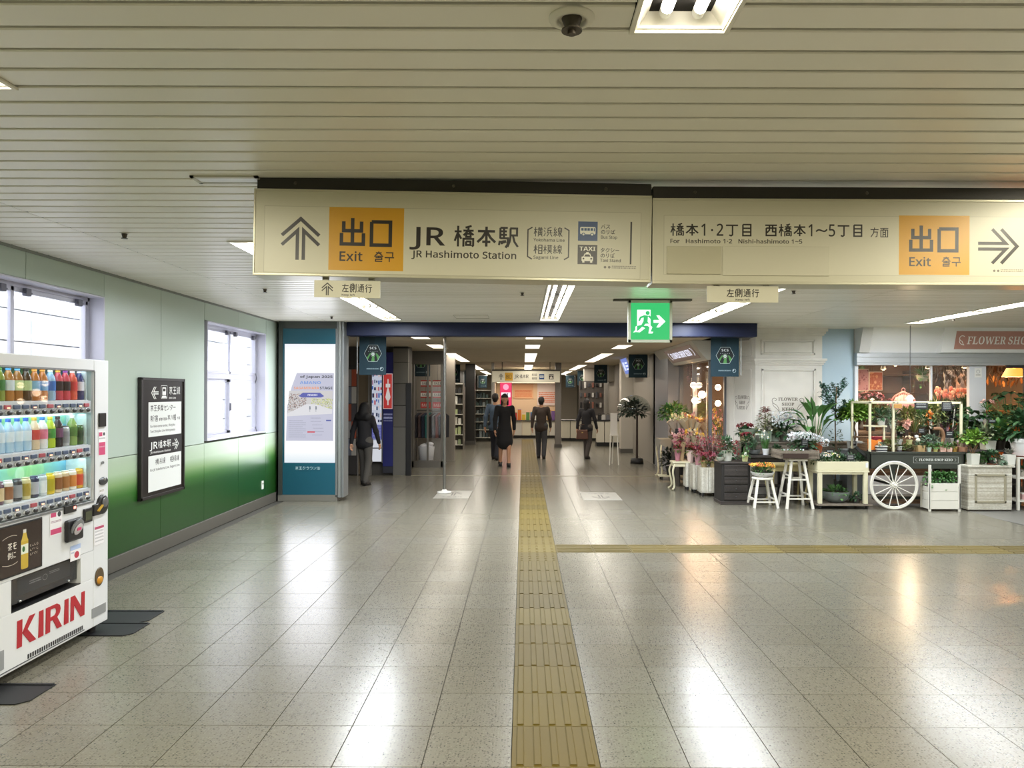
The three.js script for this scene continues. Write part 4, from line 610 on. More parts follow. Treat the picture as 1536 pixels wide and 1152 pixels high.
  rows.forEach((row, r) => row.forEach((s, i) => {
    const can = r === 2 || (r === 1 && (i === 0 || i === 2)), kind = can ? 'can' : 'bottle', b = (proto[kind] ??= makeDrink(can)).clone(true); b.name = numbered(can ? 'drink_can' : 'drink_bottle'); b.position.set(VX - 0.06, BASE[r], -(4.935 - i * 0.0755)); scene.add(b);
    tag(b, `${s[4]} drink ${kind}, ${ordinal[i]} from the right in the machine's ${rowName[r]} row`, kind, `drinks in the ${rowName[r]} row of the machine`);
    b.children[0].material = new THREE.MeshPhysicalMaterial({ color: S(s[1]), roughness: 0.2, clearcoat: 0.5 }); b.children[1].material = mat(s[2], 0.4); b.children[2].material = mat(s[3], 0.4);
    b.traverse((q) => { if (q.isMesh) shade(q); });
  }));
}
// ---------------------------------------------------------------- flower shop: the building
const FW = 12.2;                                                   // depth of its front
const inkMat = (paint, w, h, color, rough = 0.6) => { const [c, x] = canvas(w, h); x.fillStyle = '#000'; x.fillRect(0, 0, w, h); paint(x, w, h); const t = new THREE.CanvasTexture(c); return new THREE.MeshStandardMaterial({ color: S(color), roughness: rough, alphaMap: t, transparent: true }); };
function curls(x, W, H, k) {                                       // the scrolls left and right of the lettering
  x.strokeStyle = '#fff'; x.lineWidth = k; x.lineCap = 'round';
  for (const s of [1, -1]) {
    const p = (a) => W / 2 + s * (a - 0.5) * W;
    x.beginPath(); x.moveTo(p(0.15), H * 0.14); x.bezierCurveTo(p(0.03), H * 0.02, p(0.0), H * 0.4, p(0.12), H * 0.5); x.bezierCurveTo(p(0.2), H * 0.56, p(0.22), H * 0.72, p(0.25), H * 0.9); x.moveTo(p(0.06), H * 0.42); x.bezierCurveTo(p(0.06), H * 0.66, p(0.14), H * 0.7, p(0.24), H * 0.92); x.moveTo(p(0.15), H * 0.14); x.bezierCurveTo(p(0.19), H * 0.2, p(0.16), H * 0.3, p(0.12), H * 0.26); x.stroke();
  }
}
const logo3 = (x, W, H) => { curls(x, W, H, 6); [['FLOWER', 0.22, 0.56, 0.08], ['SHOP', 0.32, 0.36, 0.4], ['KEIO', 0.32, 0.36, 0.72]].forEach(([s, a, w, b]) => write(x, s, W * a, H * b, W * w, H * 0.2, '#fff', 0.1, 'serif', 'bold')); };
{
  const g = structGroup('pillar'), wash = noiseTexture(256, (u, v) => { const k = 0.94 + 0.06 * vnoise(u, v, 4) + 0.04 * vnoise(u, v, 19); return [226 * k, 222 * k, 214 * k]; }); wash.repeat.set(0.5, 0.5);
  const m = new THREE.MeshPhysicalMaterial({ map: wash, roughness: 0.6 });
  const ring = (e, y0, y1) => { const s = new THREE.Shape([[3.56 - e, 12.95], [3.58 - e, 12.72], [3.86 - e * 0.6, FW - e], [4.97 + e, FW - e], [4.97 + e, 12.95]].map((p) => new THREE.Vector2(p[0], p[1]))); return metreUV(new THREE.ExtrudeGeometry(s, { depth: y1 - y0, bevelEnabled: true, bevelSize: 0.004, bevelThickness: 0.004, bevelOffset: -0.004, bevelSegments: 1 }).rotateX(-Math.PI / 2).translate(0, y0, 0)); };
  part('shaft', ring(0, 0, 2.76), m, g); part('plinth', ring(0.03, 0, 0.16), m, g);
  const y = (v) => Y(v, FW);
  part('cornice', [ring(0.07, y(496), 2.752), ring(0.045, y(499.5), y(496)), ring(0.025, y(502), y(499.5))], m, g);
  part('belt', [ring(0.06, y(540), y(537)), ring(0.04, y(543), y(540)), ring(0.02, y(546), y(543))], m, g);
  const frame = (x0, x1, y0, y1, t = 0.035) => [span(x0, x1, y1 - t, y1, FW - 0.022, FW, 0.006), span(x0, x1, y0, y0 + t, FW - 0.022, FW, 0.006), span(x0, x0 + t, y0, y1, FW - 0.022, FW, 0.006), span(x1 - t, x1, y0, y1, FW - 0.022, FW, 0.006)];
  part('upper_moulding', frame(X(1141, FW), X(1222, FW), y(531), y(508.5), 0.03), m, g); part('upper_field', span(X(1146, FW), X(1217, FW), y(528), y(512), FW - 0.018, FW, 0.008), m, g);
  part('lower_moulding', frame(X(1142, FW), X(1223, FW), 0.5, y(552)), m, g);
  const lg = part('logo', plate(0.58, 0.26, X(1182, FW), y(605), 0.002 - FW), inkMat(logo3, 512, 230, '#6a6254'), g);
  // chamfered side: its own panel and logo
  const cx = (3.58 + 3.86) / 2, cz = (12.72 + FW) / 2, len = Math.hypot(0.28, 0.52), ang = -Math.atan2(0.52, 0.28);
  const ch = (w, h, d, x0, y0, z0, r) => box(w, h, d, x0, y0, z0, r).rotateY(ang).translate(cx, 0, -cz);
  const rim = (x0, x1, y0, y1, t) => [ch(x1 - x0, t, 0.03, (x0 + x1) / 2, y1, 0, 0.006), ch(x1 - x0, t, 0.03, (x0 + x1) / 2, y0, 0, 0.006), ch(t, y1 - y0, 0.03, x0, (y0 + y1) / 2, 0, 0.006), ch(t, y1 - y0, 0.03, x1, (y0 + y1) / 2, 0, 0.006)];
  part('side_moulding', [...rim(-0.2, 0.2, y(531), y(508), 0.03), ...rim(-0.2, 0.2, 0.5, y(553), 0.03)], m, g);
  part('logo', plate(0.36, 0.28, 0, y(603), 0.002).rotateY(ang).translate(cx, 0, -cz), inkMat(logo3, 384, 300, '#5a4a40'), g);
  struct('wall_blue', span(4.97, 5.52, 0, 2.76, FW + 0.06, FW + 0.35), new THREE.MeshPhysicalMaterial({ color: S('#adc2cf'), roughness: 0.55 }));
  // shell of the shop
  struct('shop_wall_back', span(3.3, 10.2, 0, 2.8, 17, 17.2), mat('#7a5f4c', 0.8)); struct('shop_ceiling', span(3.3, 10.2, 2.56, 2.8, 12.3, 17.2), mat('#8e8a84', 0.8)); struct('shop_wall_right', span(10, 10.2, 0, 2.8, 12.4, 17.2), mat('#84705e', 0.8)); struct('shop_subfloor', span(3.05, 10.2, -0.25, -0.021, 12.2, 17.2), mat('#6d6a60', 0.9));
  struct('shop_header', span(5.52, 10, 2.3, 2.8, 12.26, 12.4), mat('#b9b6b0', 0.5));
}
{
  // front fascia and glazing
  const f = structGroup('fascia'), white = mat('#f2f1f0', 0.45), met = mat('#c3c6ca', 0.28, 0.6), y1 = 2.75, y0 = 2.35;
  const wd = (x0, x1, dTop, dBot) => { const pts = [[dTop, y1], [dBot, y0], [FW + 0.06, y0], [FW + 0.06, y1]]; const g = new THREE.ExtrudeGeometry(new THREE.Shape(pts.map((p) => new THREE.Vector2(p[0], p[1]))), { depth: x1 - x0, bevelEnabled: false }); return metreUV(g.rotateY(Math.PI / 2).translate(x0, 0, 0)); };
  part('board', wd(5.54, 10, FW - 0.25, FW), white, f); part('end_wedge', wd(5.53, 5.7, FW - 0.26, FW - 0.12), mat('#d0cecb', 0.5), f);
  const sg = thing('shop_sign', 'pink flower shop fascia sign with white serif letters', 'sign', [0, 0, 0]);
  const sx0 = 6.86; part('sign_box', wd(sx0, 9.6, FW - 0.262, FW - 0.15), mat('#f2f1f0', 0.4), sg);
  const [c, x] = canvas(1536, 230); x.fillStyle = '#c08a7c'; x.fillRect(0, 0, 1536, 230); write(x, 'FLOWER SHOP KEIO', 150, 66, 1130, 100, '#fbf6f2', 0.1, 'serif', 'bold');
  x.strokeStyle = '#fbf6f2'; x.lineWidth = 9; x.save(); x.translate(-78, 10); x.beginPath(); x.moveTo(190, 60); x.bezierCurveTo(130, 20, 110, 100, 150, 112); x.bezierCurveTo(180, 122, 170, 150, 200, 168); x.moveTo(140, 96); x.bezierCurveTo(120, 130, 150, 160, 200, 168); x.stroke(); x.restore();
  part('sign_face', plate(2.0, 0.3).rotateX(Math.atan2(0.112, 0.4)).translate(sx0 + 0.2 + 1.0, (y0 + y1) / 2, -(FW - 0.206) + 0.004), printed(c, 0.35), sg);
  part('shutter_box', [span(5.52, 10, 2.14, 2.35, FW - 0.06, FW + 0.1, 0.01), span(5.52, 10, 2.27, 2.29, FW - 0.075, FW - 0.05, 0.005), span(5.52, 10, 2.18, 2.2, FW - 0.07, FW - 0.05, 0.005)], met, f);
  part('door_sensor', span(7.98, 8.3, 2.1, 2.15, FW - 0.1, FW - 0.05, 0.008), mat('#2b2b2d', 0.4), f);
  const glass = new THREE.MeshPhysicalMaterial({ color: 0xffffff, transmission: 1, thickness: 0, roughness: 0.03, ior: 1.45 }), wf = structGroup('window_3');
  part('frame', [span(5.52, 5.57, 0, 2.14, FW, FW + 0.06), span(5.52, 7.5, 0, 0.3, FW, FW + 0.08), span(7.42, 7.7, 0, 2.14, FW, FW + 0.08, 0.006), span(6.78, 6.81, 0.3, 2.14, FW + 0.01, FW + 0.05)], mat('#dfe1e6', 0.35), wf);
  part('pane', span(5.57, 6.78, 0.3, 2.14, FW + 0.025, FW + 0.033), glass, wf); part('pane', span(6.81, 7.42, 0.3, 2.14, FW + 0.025, FW + 0.033), glass, wf);
  const [nc, nx] = canvas(96, 128); nx.fillStyle = '#f2f1ee'; nx.fillRect(0, 0, 96, 128); nx.strokeStyle = '#77757a'; nx.lineWidth = 3; nx.beginPath(); nx.arc(48, 50, 22, 0, 7); nx.stroke(); tiny(nx, 18, 86, 60, 18); single('notice', plate(0.12, 0.16), printed(nc, 0.6), 'small white notice pasted on the shop door post', 'notice', [X(1467, FW), Y(557, FW), -FW + 0.003]);
  part('door_frame', [span(8.36, 8.42, 0, 2.14, FW, FW + 0.08), span(8.42, 10, 0, 2.14, FW + 0.02, FW + 0.06)], mat('#4a4c50', 0.4, 0.3), f);
  // corridor side: posts and panes
  const sw = structGroup('window_4'), dk = mat('#6e6f74', 0.4, 0.3);
  part('frame', [span(3.27, 3.32, 0, 2.56, 12.9, 12.98), span(3.53, 3.58, 0, 2.56, 12.88, 12.96), span(3.3, 3.56, 2.24, 2.56, 12.9, 12.97), span(3.3, 3.56, 0, 0.12, 12.9, 12.97), span(3.26, 3.34, 0, 2.56, 14.1, 14.18), span(3.26, 3.34, 0, 2.56, 15.3, 15.38), span(3.26, 3.34, 2.24, 2.6, 12.9, 17), span(3.26, 3.34, 0, 0.12, 12.9, 17)], dk, sw);
  for (const [a, b] of [[12.98, 14.1], [14.18, 15.3]]) part('pane', span(3.296, 3.304, 0.12, 2.24, a, b), glass, sw);
  part('pane', span(3.32, 3.53, 0.12, 2.24, 12.936, 12.944), glass, sw);
  part('solid_panel', span(3.05, 3.34, 0, 2.6, 15.5, 17.2, 0.01), mat('#8d8d92', 0.4), sw);
  // slanted soffit sign over the corridor side
  const so = thing('shop_sign', 'slanted lit flower shop sign over the corridor window', 'sign', [0, 0, 0]), pts = [[2.9, 2.585], [3.18, 2.25], [3.26, 2.25], [3.26, 2.585]];
  part('soffit', extrude(pts, 3.7, 0.004).translate(0, 0, -16.4), mat('#cfcac2', 0.45), so);
  const [sc, sx] = canvas(1024, 150); sx.fillStyle = '#54443a'; sx.fillRect(0, 0, 1024, 150); sx.shadowColor = '#b8bcff'; sx.shadowBlur = 16; write(sx, 'FLOWER SHOP KEIO', 150, 42, 720, 66, '#eef0ff', 0.1, 'serif', 'bold'); sx.shadowBlur = 0; sx.strokeStyle = '#eef0ff'; sx.lineWidth = 8; sx.beginPath(); sx.arc(110, 75, 40, 1.6, 4.7); sx.moveTo(914, 35); sx.arc(914, 75, 40, -1.57, 1.5); sx.stroke();
  const L = Math.hypot(0.28, 0.335), q = part('lit_face', plate(2.4, L * 0.7), lit(sc, 1.1), so); q.rotation.set(0, -Math.PI / 2, 0); q.geometry.rotateX(Math.atan2(0.28, 0.335)).translate(0, 0, 0.004); q.position.set(3.04 - 0.004, 2.4175 - 0.003, -14.15);
}
// lamps inside the shop
{
  const warm = glow('#ffd9a8', 6), black = mat('#3a3a3c', 0.4), lampsIn = [[1325, 551, 12.9, 'left'], [1343, 545, 12.7, 'centre left'], [1392, 549, 12.9, 'centre right'], [1447, 548, 12.8, 'right']];
  lampsIn.forEach(([u, v, D, w], i) => {
    const t = thing('spot_lamp', `small ceiling spot lamp at the ${w} of the shop window`, 'lamp', [X(u, D), Y(v, D), -D]);
    part('stem', rod([0, 0.03, 0], [0, 2.56 - Y(v, D), 0], 0.008), black, t); part('shade', lathe([[0.025, 0.05], [0.03, 0.05], [0.05, -0.02], [0.046, -0.02]], 16), mat('#c9c9c6', 0.3, 0.5), t); part('bulb', ball(0.034, 0, 0, 0), warm, t);
    const p = new THREE.PointLight(S('#ffd3a0'), 1.6); p.position.set(0, -0.0, 0); p.name = 'spot_glow'; t.add(p);
  });
  const st = thing('lamp_stand', 'pole with five glowing round lamps behind the corridor window', 'lamp', [3.5, 0, -14.0]); part('base', lathe([[0, 0], [0.16, 0], [0.15, 0.02], [0, 0.03]], 20), black, st); part('pole', rod([0, 0.02, 0], [0, 1.95, 0], 0.012), mat('#dcdcdc', 0.3, 0.4), st);
  [[1040, 577], [1053, 591], [1042, 600], [1077, 580], [1077, 604]].forEach(([u, v], i) => {
    const D = 14.0, x = X(u, D) - 3.5, y = Y(v, D); part('arm', rod([0, y + 0.1, 0], [x, y + 0.02, 0], 0.007), black, st); const s = part('shade', lathe([[0.02, 0.06], [0.03, 0.05], [0.075, -0.01], [0.07, -0.01]], 18).translate(x, y, 0), mat('#dddcd8', 0.4), st); part('bulb', ball(i === 1 ? 0.075 : 0.06, x, y, 0), glow('#ffe2c0', 5), s);
    const p = new THREE.PointLight(S('#ffcf9c'), 1.1); p.position.set(x, y, 0); p.name = 'lamp_glow'; st.add(p);
  });
  const h = thing('hanging_lamp', 'white hanging lamp over the flower cart', 'lamp', [X(1365, 11.6), Y(597, 11.6), -11.6]); part('shade', lathe([[0.012, 0.07], [0.02, 0.07], [0.075, 0], [0.07, 0]], 18), mat('#e8e6e0', 0.4), h); part('bulb', ball(0.04, 0, -0.008, 0), glow('#ffe9c4', 6), h); part('cord', rod([0, 0.07, 0], [0, 2.75 - Y(597, 11.6), 0], 0.005, 0.005, 6), black, h); const hp = new THREE.PointLight(S('#ffe0b4'), 1.6); hp.position.y = -0.01; hp.name = 'hanging_glow'; h.add(hp);
  const o = thing('paper_lantern', 'orange lampshade glowing in the shop doorway', 'lamp', [X(1521, 13.4), Y(555, 13.4), -13.4]); part('shade', lathe([[0.09, 0.12], [0.2, -0.1], [0.19, -0.1], [0.085, 0.12]], 18), glow('#ff9c3a', 1.4), o); part('cord', rod([0, 0.1, 0], [0, 2.56 - Y(555, 13.4), 0], 0.005, 0.005, 6), black, o); const op = new THREE.PointLight(S('#ff9c4a'), 4); op.position.set(0, -0.14, 0); op.name = 'lantern_glow'; o.add(op);
  const r = new THREE.RectAreaLight(S('#ffe2b8'), 2.2, 5, 2.5); r.position.set(6.3, 2.54, -14.8); r.rotation.x = -Math.PI / 2; r.name = 'shop_ceiling_glow';
  const cp = thing('ceiling_panel_light', 'flat light panel in the flower shop ceiling', 'light', [6.3, 2.555, -14.8]); part('diffuser', box(5, 0.01, 2.5), glow('#ffe2b8', 1.0), cp); part('frame', [box(5.06, 0.016, 0.03, 0, 0, 1.26), box(5.06, 0.016, 0.03, 0, 0, -1.26), box(0.03, 0.016, 2.5, 2.52, 0, 0), box(0.03, 0.016, 2.5, -2.52, 0, 0)], mat('#cfcac0', 0.5), cp); scene.add(r);
}
// ---------------------------------------------------------------- plants
class Leaves {
  constructor() { this.p = []; this.c = []; }
  leaf(o, dir, L, W, bend = 0.3, col = [0.05, 0.12, 0.03], fold = 0.25) {
    const d = V3(...dir).normalize(); let side = d.clone().cross(V3(0, 1, 0)); if (side.lengthSq() < 1e-4) side = V3(1, 0, 0); side.normalize(); const up = side.clone().cross(d).normalize();
    const prof = [0.12, 0.9, 0.8, 0.02], rows = [], n = 3; let pos = V3(...o), dd = d.clone();
    for (let i = 0; i <= n; i++) { const w = W * 0.5 * prof[i], lift = up.clone().multiplyScalar(w * fold); rows.push([pos.clone().addScaledVector(side, -w).add(lift), pos.clone(), pos.clone().addScaledVector(side, w).add(lift)]); pos = pos.clone().addScaledVector(dd, L / n); dd.y -= bend / n * 1.6; dd.normalize(); }
    const k = rnd(0.7, 1.3), cc = [col[0] * k * rnd(0.85, 1.15), col[1] * k, col[2] * k];
    for (let i = 0; i < n; i++) for (const s of [0, 1]) for (const t of [[rows[i][s], rows[i][s + 1], rows[i + 1][s + 1]], [rows[i][s], rows[i + 1][s + 1], rows[i + 1][s]]]) for (const v of t) { this.p.push(v.x, v.y, v.z); this.c.push(...cc); }
  }
  stalk(a, b, r, col) { const g = rod(a, b, r, r * 0.7, 5).toNonIndexed().attributes.position; for (let i = 0; i < g.count; i++) { this.p.push(g.getX(i), g.getY(i), g.getZ(i)); this.c.push(...col); } }
  blob(x, y, z, r, col, sy = 1) { const g = new THREE.IcosahedronGeometry(r, 0).attributes.position, a = rnd(6.28), k = rnd(0.8, 1.15); for (let i = 0; i < g.count; i++) { const px = g.getX(i), pz = g.getZ(i); this.p.push(x + px * Math.cos(a) - pz * Math.sin(a), y + g.getY(i) * sy, z + px * Math.sin(a) + pz * Math.cos(a)); this.c.push(col[0] * k, col[1] * k, col[2] * k); } }
  flower(x, y, z, r, col, eye, face) {                              // five petals round an eye
    const n = V3(...(face || [0, 0.6, 1])).normalize(), a0 = rnd(6.28); let s = n.clone().cross(V3(0.1, 1, 0)).normalize(), t = s.clone().cross(n);
    for (let i = 0; i < 5; i++) { const a = a0 + i * 1.2566, d = s.clone().multiplyScalar(Math.cos(a)).addScaledVector(t, Math.sin(a)).addScaledVector(n, 0.3); this.leaf([x, y, z], d.toArray(), r, r * 0.95, 0.1, col, 0.05); }
    if (eye) this.blob(x + n.x * r * 0.25, y + n.y * r * 0.25, z + n.z * r * 0.25, r * 0.3, eye);
  }
  geo() { const g = new THREE.BufferGeometry(); g.setAttribute('position', new THREE.Float32BufferAttribute(this.p, 3)); g.setAttribute('color', new THREE.Float32BufferAttribute(this.c, 3)); g.computeVertexNormals(); return g; }
}
const leafMat = new THREE.MeshPhysicalMaterial({ color: 0xffffff, vertexColors: true, roughness: 0.5 }), petalMat = new THREE.MeshPhysicalMaterial({ color: 0xffffff, vertexColors: true, roughness: 0.7 });
const brighter = (o) => Object.fromEntries(Object.entries(o).map(([k, v]) => [k, v.map((n) => n * 1.5)]));
const GREEN = brighter({ dark: [0.022, 0.06, 0.022], mid: [0.045, 0.12, 0.03], lime: [0.11, 0.2, 0.03], grey: [0.1, 0.15, 0.1], blue: [0.04, 0.09, 0.07], yellow: [0.3, 0.34, 0.07], olive: [0.09, 0.11, 0.03] });
const RED = [0.24, 0.014, 0.022], PINK = [0.55, 0.24, 0.28], ROSE = [0.36, 0.06, 0.11], WHITE = [0.75, 0.78, 0.82], BLUEWHITE = [0.82, 0.84, 0.86], YEL = [0.8, 0.52, 0.06], ORG = [0.8, 0.25, 0.04], CREAM = [0.8, 0.7, 0.5];
const F = {
  bush(L, n, rx, ry, len, w, col, cy = 0) { for (let i = 0; i < n; i++) { const a = rnd(6.283), e = Math.asin(rnd(-0.35, 1)), r = Math.pow(rnd(), 0.4), x = Math.cos(a) * Math.cos(e), y = Math.sin(e), z = Math.sin(a) * Math.cos(e); L.leaf([x * rx * r * 0.85, cy + y * ry * r * 0.85, z * rx * r * 0.85], [x + rnd(-0.6, 0.6), y + rnd(-0.5, 0.5), z + rnd(-0.6, 0.6)], len * rnd(0.7, 1.2), w, rnd(0.1, 0.8), col); } },
  arch(L, n, h, spread, w, col) { for (let i = 0; i < n; i++) { const a = i * 2.4 + rnd(0.6), t = rnd(0.3, 1), s = spread * t; L.leaf([Math.cos(a) * 0.01, 0, Math.sin(a) * 0.01], [Math.cos(a) * s, 1, Math.sin(a) * s], h * rnd(0.75, 1.1), w * rnd(0.8, 1.2), t * 0.8, col); } },
  trail(L, n, r, drop, col) { for (let i = 0; i < n; i++) { const a = rnd(6.283), k = rnd(); L.leaf([Math.cos(a) * r * (0.7 + 0.4 * k), -drop * k * k, Math.sin(a) * r * (0.7 + 0.4 * k)], [Math.cos(a), rnd(-0.9, 0.2), Math.sin(a)], 0.05, 0.045, 0.5, col); } },
  heads(L, n, rx, cy, ry, r, col, eye) { for (let i = 0; i < n; i++) { const a = rnd(6.283), e = Math.asin(rnd(0.1, 1)), x = Math.cos(a) * Math.cos(e), y = Math.sin(e), z = Math.sin(a) * Math.cos(e); L.flower(x * rx, cy + y * ry, z * rx, r, Array.isArray(col[0]) ? col[Math.floor(rnd(col.length))] : col, eye, [x, y + 0.3, z + 0.4]); } },
  stems(L, n, r, h, col) { for (let i = 0; i < n; i++) { const a = rnd(6.283), k = Math.sqrt(rnd()) * r; L.stalk([Math.cos(a) * k * 0.4, 0, Math.sin(a) * k * 0.4], [Math.cos(a) * k, h * rnd(0.8, 1), Math.sin(a) * k], 0.003, col); } },
};
const soilMat = mat('#2e241c', 0.95);
function pot(kind, r, h, color, rough = 0.5) {                     // foot at 0, rim at h
  if (kind === 'square') return [extrude([[-r, h], [-r * 0.82, 0], [r * 0.82, 0], [r, h]], r * 1.8, 0.004).translate(0, 0, -r * 0.9)];
  if (kind === 'basket') { const rings = []; for (let i = 0; i < 6; i++) rings.push(new THREE.TorusGeometry(r * (0.8 + 0.035 * i), h / 11, 6, 20).rotateX(Math.PI / 2).translate(0, h * (i + 0.5) / 6, 0)); return [cyl(r * 0.78, r * 0.95, h, 0, 0, 0, 18), ...rings]; }
  if (kind === 'bowl') return [lathe([[0, 0], [r * 0.55, 0], [r * 0.85, h * 0.35], [r, h], [r * 0.94, h], [r * 0.8, h * 0.4], [0, h * 0.3]], 22)];
  return [lathe([[0, 0], [r * 0.72, 0], [r * 0.74, h * 0.03], [r * 0.92, h * 0.78], [r, h * 0.8], [r, h], [r * 0.93, h], [r * 0.9, h * 0.86], [0, h * 0.86]], 22)];
}
let plantSeed = 100;
// spec: pot [kind, radius, height, colour], foliage(L), blossoms(L), stem(L)
function plant(name, label, category, x, y, D, spec) {
  reseed(plantSeed += 13);
  const t = thing(name, label, category, [x, y, -D], 0, spec.group); let top = 0;
  if (spec.pot) { const [k, r, h, c] = spec.pot; part('pot', pot(k, r, h, c), mat(c, spec.rough ?? 0.45), t); part('soil', cyl(r * (k === 'square' ? 0.75 : 0.86), r * (k === 'square' ? 0.75 : 0.86), 0.006, 0, h * 0.9, 0, 14), soilMat, t); top = h * 0.9; if (spec.saucer) part('saucer', lathe([[0, -0.0], [r * 0.95, 0], [r * 1.15, 0.018], [r * 1.1, 0.018], [r * 0.9, 0.006], [0, 0.006]], 20), mat(spec.saucer, 0.5), t); }
  for (const [key, m] of [['foliage', leafMat], ['blossoms', petalMat], ['stem', mat('#6b5a44', 0.8)]]) if (spec[key]) { const L = new Leaves(); const g = spec[key](L) || L.geo(); const o = part(key, Array.isArray(g) ? join(g) : g, m, t); o.position.y = top; if (key !== 'stem') stuff(o); }
  if (spec.more) spec.more(t, top);
  return t;
}
// ---------------------------------------------------------------- flower shop: furniture and stock outside
const creamWood = new THREE.MeshPhysicalMaterial({ color: S('#d9d3b4'), roughness: 0.6 });
const woodNoise = (a, b, n = 1) => noiseTexture(256, (u, v) => { const k = vnoise(u * 1, v, 4) * 0.35 + vnoise(u, v * 1, 64) * 0.25 + (hash2(Math.floor(v * 64), 3) * 0.4), m = Math.min(1, Math.max(0, (k - 0.25) * 1.6 * n)); return [0, 1, 2].map((i) => a[i] + (b[i] - a[i]) * m); });
const tWhite = woodNoise([222, 220, 208], [168, 160, 142]), tDark = woodNoise([66, 60, 57], [40, 36, 35]), tGrey = woodNoise([136, 126, 112], [78, 68, 58]), tBrown = woodNoise([122, 92, 64], [70, 48, 32]);
for (const t of [tWhite, tDark, tGrey, tBrown]) t.repeat.set(1.1, 1.1);
const wWhite = new THREE.MeshPhysicalMaterial({ map: tWhite, roughness: 0.7 }), wDark = new THREE.MeshPhysicalMaterial({ map: tDark, roughness: 0.5 }), wGrey = new THREE.MeshPhysicalMaterial({ map: tGrey, roughness: 0.8 }), wPlank = (() => { const t = tWhite.clone(); t.rotation = Math.PI / 2; t.needsUpdate = true; return new THREE.MeshPhysicalMaterial({ map: t, roughness: 0.7 }); })(), wBrown = new THREE.MeshPhysicalMaterial({ map: tBrown, roughness: 0.7 }), paintWhite = mat('#dedbd0', 0.5), iron = mat('#3b3d3c', 0.5, 0.3);
function crate(t, x0, x1, y0, y1, d0, d1, n, m, wheels) {           // open box of horizontal boards with corner posts; coordinates in the scene
  const h = (y1 - y0) / n;
  for (let i = 0; i < n; i++) for (const [a, b, c, d] of [[x0, x1, d0, d0 + 0.018], [x0, x1, d1 - 0.018, d1], [x0, x0 + 0.018, d0 + 0.018, d1 - 0.018], [x1 - 0.018, x1, d0 + 0.018, d1 - 0.018]]) part('board', span(a, b, y0 + i * h + 0.002, y0 + (i + 1) * h - 0.002, c, d, 0.003), m, t);
  part('bottom', span(x0 + 0.01, x1 - 0.01, y0, y0 + 0.015, d0 + 0.01, d1 - 0.01), m, t);
  for (const a of [x0, x1]) for (const d of [d0, d1]) part('corner_post', span(a - 0.012, a + 0.012, y0, y1 + 0.002, d - 0.012, d + 0.012, 0.003), m, t);
  if (wheels) for (const a of [x0 + 0.05, x1 - 0.05]) for (const d of [d0 + 0.05, d1 - 0.05]) caster(t, a, y0, d);
}
function caster(t, x, y, d) { const r = (y - 0.0) * 0.42, c = part('caster', [box(0.03, y * 0.5, 0.03, x, y * 0.75, -d, 0.003), cyl(0.022, 0.022, 0.008, x, y - 0.008, -d, 10)], iron, t); part('wheel', rod([x - 0.011, r, -d - 0.015], [x + 0.011, r, -d - 0.015], r, r, 14), mat('#26262a', 0.5), c); }
function stool(label, x, D, H, r, splay, round) {
  const t = thing('stool', label, 'stool', [x, 0, -D]); part('seat', round ? lathe([[0, H - 0.035], [r * 0.96, H - 0.035], [r, H - 0.028], [r, H - 0.008], [r * 0.96, H], [0, H]], 26) : box(r * 2, 0.035, r * 1.8, 0, H - 0.0175, 0, 0.008), paintWhite, t);
  const f = [[-1, 1], [1, 1], [1, -1], [-1, -1]], at = (i, y) => { const k = 0.6 + (splay - 0.6) * (1 - y / H); return [f[i][0] * r * k, y, f[i][1] * r * k]; };
  for (let i = 0; i < 4; i++) part('leg', bar(at(i, 0.0), at(i, H - 0.03), 0.032), paintWhite, t);
  for (const [i, j, y] of [[0, 1, H * 0.2], [1, 2, H * 0.28], [2, 3, H * 0.2], [3, 0, H * 0.28], ...(H > 0.6 ? [[0, 1, H * 0.58], [1, 2, H * 0.66], [2, 3, H * 0.58], [3, 0, H * 0.66]] : [])]) part('rung', bar(at(i, y), at(j, y), 0.02), paintWhite, t);
  return t;
}
function cabriole(t, x, z, H, sx, sz, m) { const pts = [[0, H, 0], [0.02, H * 0.88, 0.02], [0.035, H * 0.72, 0.035], [0.012, H * 0.4, 0.012], [0.004, H * 0.15, 0.004], [0.03, 0.02, 0.03], [0.05, 0.008, 0.05]].map(([a, y, c]) => [x + a * sx, y, z + c * sz]); part('leg', tube(pts, 0.017, 24, 8), m, t); }
const sign = (lines, w, h, W = 256) => { const [c, x] = canvas(W, Math.round(W * h / w)); x.fillStyle = '#1d1e20'; x.fillRect(0, 0, W, c.height); x.strokeStyle = '#3a3b3d'; x.lineWidth = 6; x.strokeRect(3, 3, W - 6, c.height - 6); lines.forEach((l, i) => l ? write(x, l, W * 0.14, c.height * (0.12 + 0.8 * i / lines.length), W * 0.72, c.height * 0.5 / lines.length, '#d4d6d4') : tiny(x, W * 0.12, c.height * (0.14 + 0.8 * i / lines.length), W * 0.76, c.height * 0.5 / lines.length, '#c4c8c6')); return printed(c, 0.7); };
function card(label, x, y, D, w, h, lines, stick = 0) { const t = thing('price_card', label, 'price card', [x, y, -D]); part('board', box(w, h, 0.008, 0, h / 2 + stick, -0.005, 0.002), mat('#1d1e20', 0.7), t); part('writing', plate(w * 0.96, h * 0.96, 0, h / 2 + stick, 0.0), sign(lines, w, h), t); if (stick) part('stick', rod([0, 0, -0.005], [0, stick, -0.005], 0.004, 0.004, 6), mat('#2a2a2a', 0.6), t); return t; }

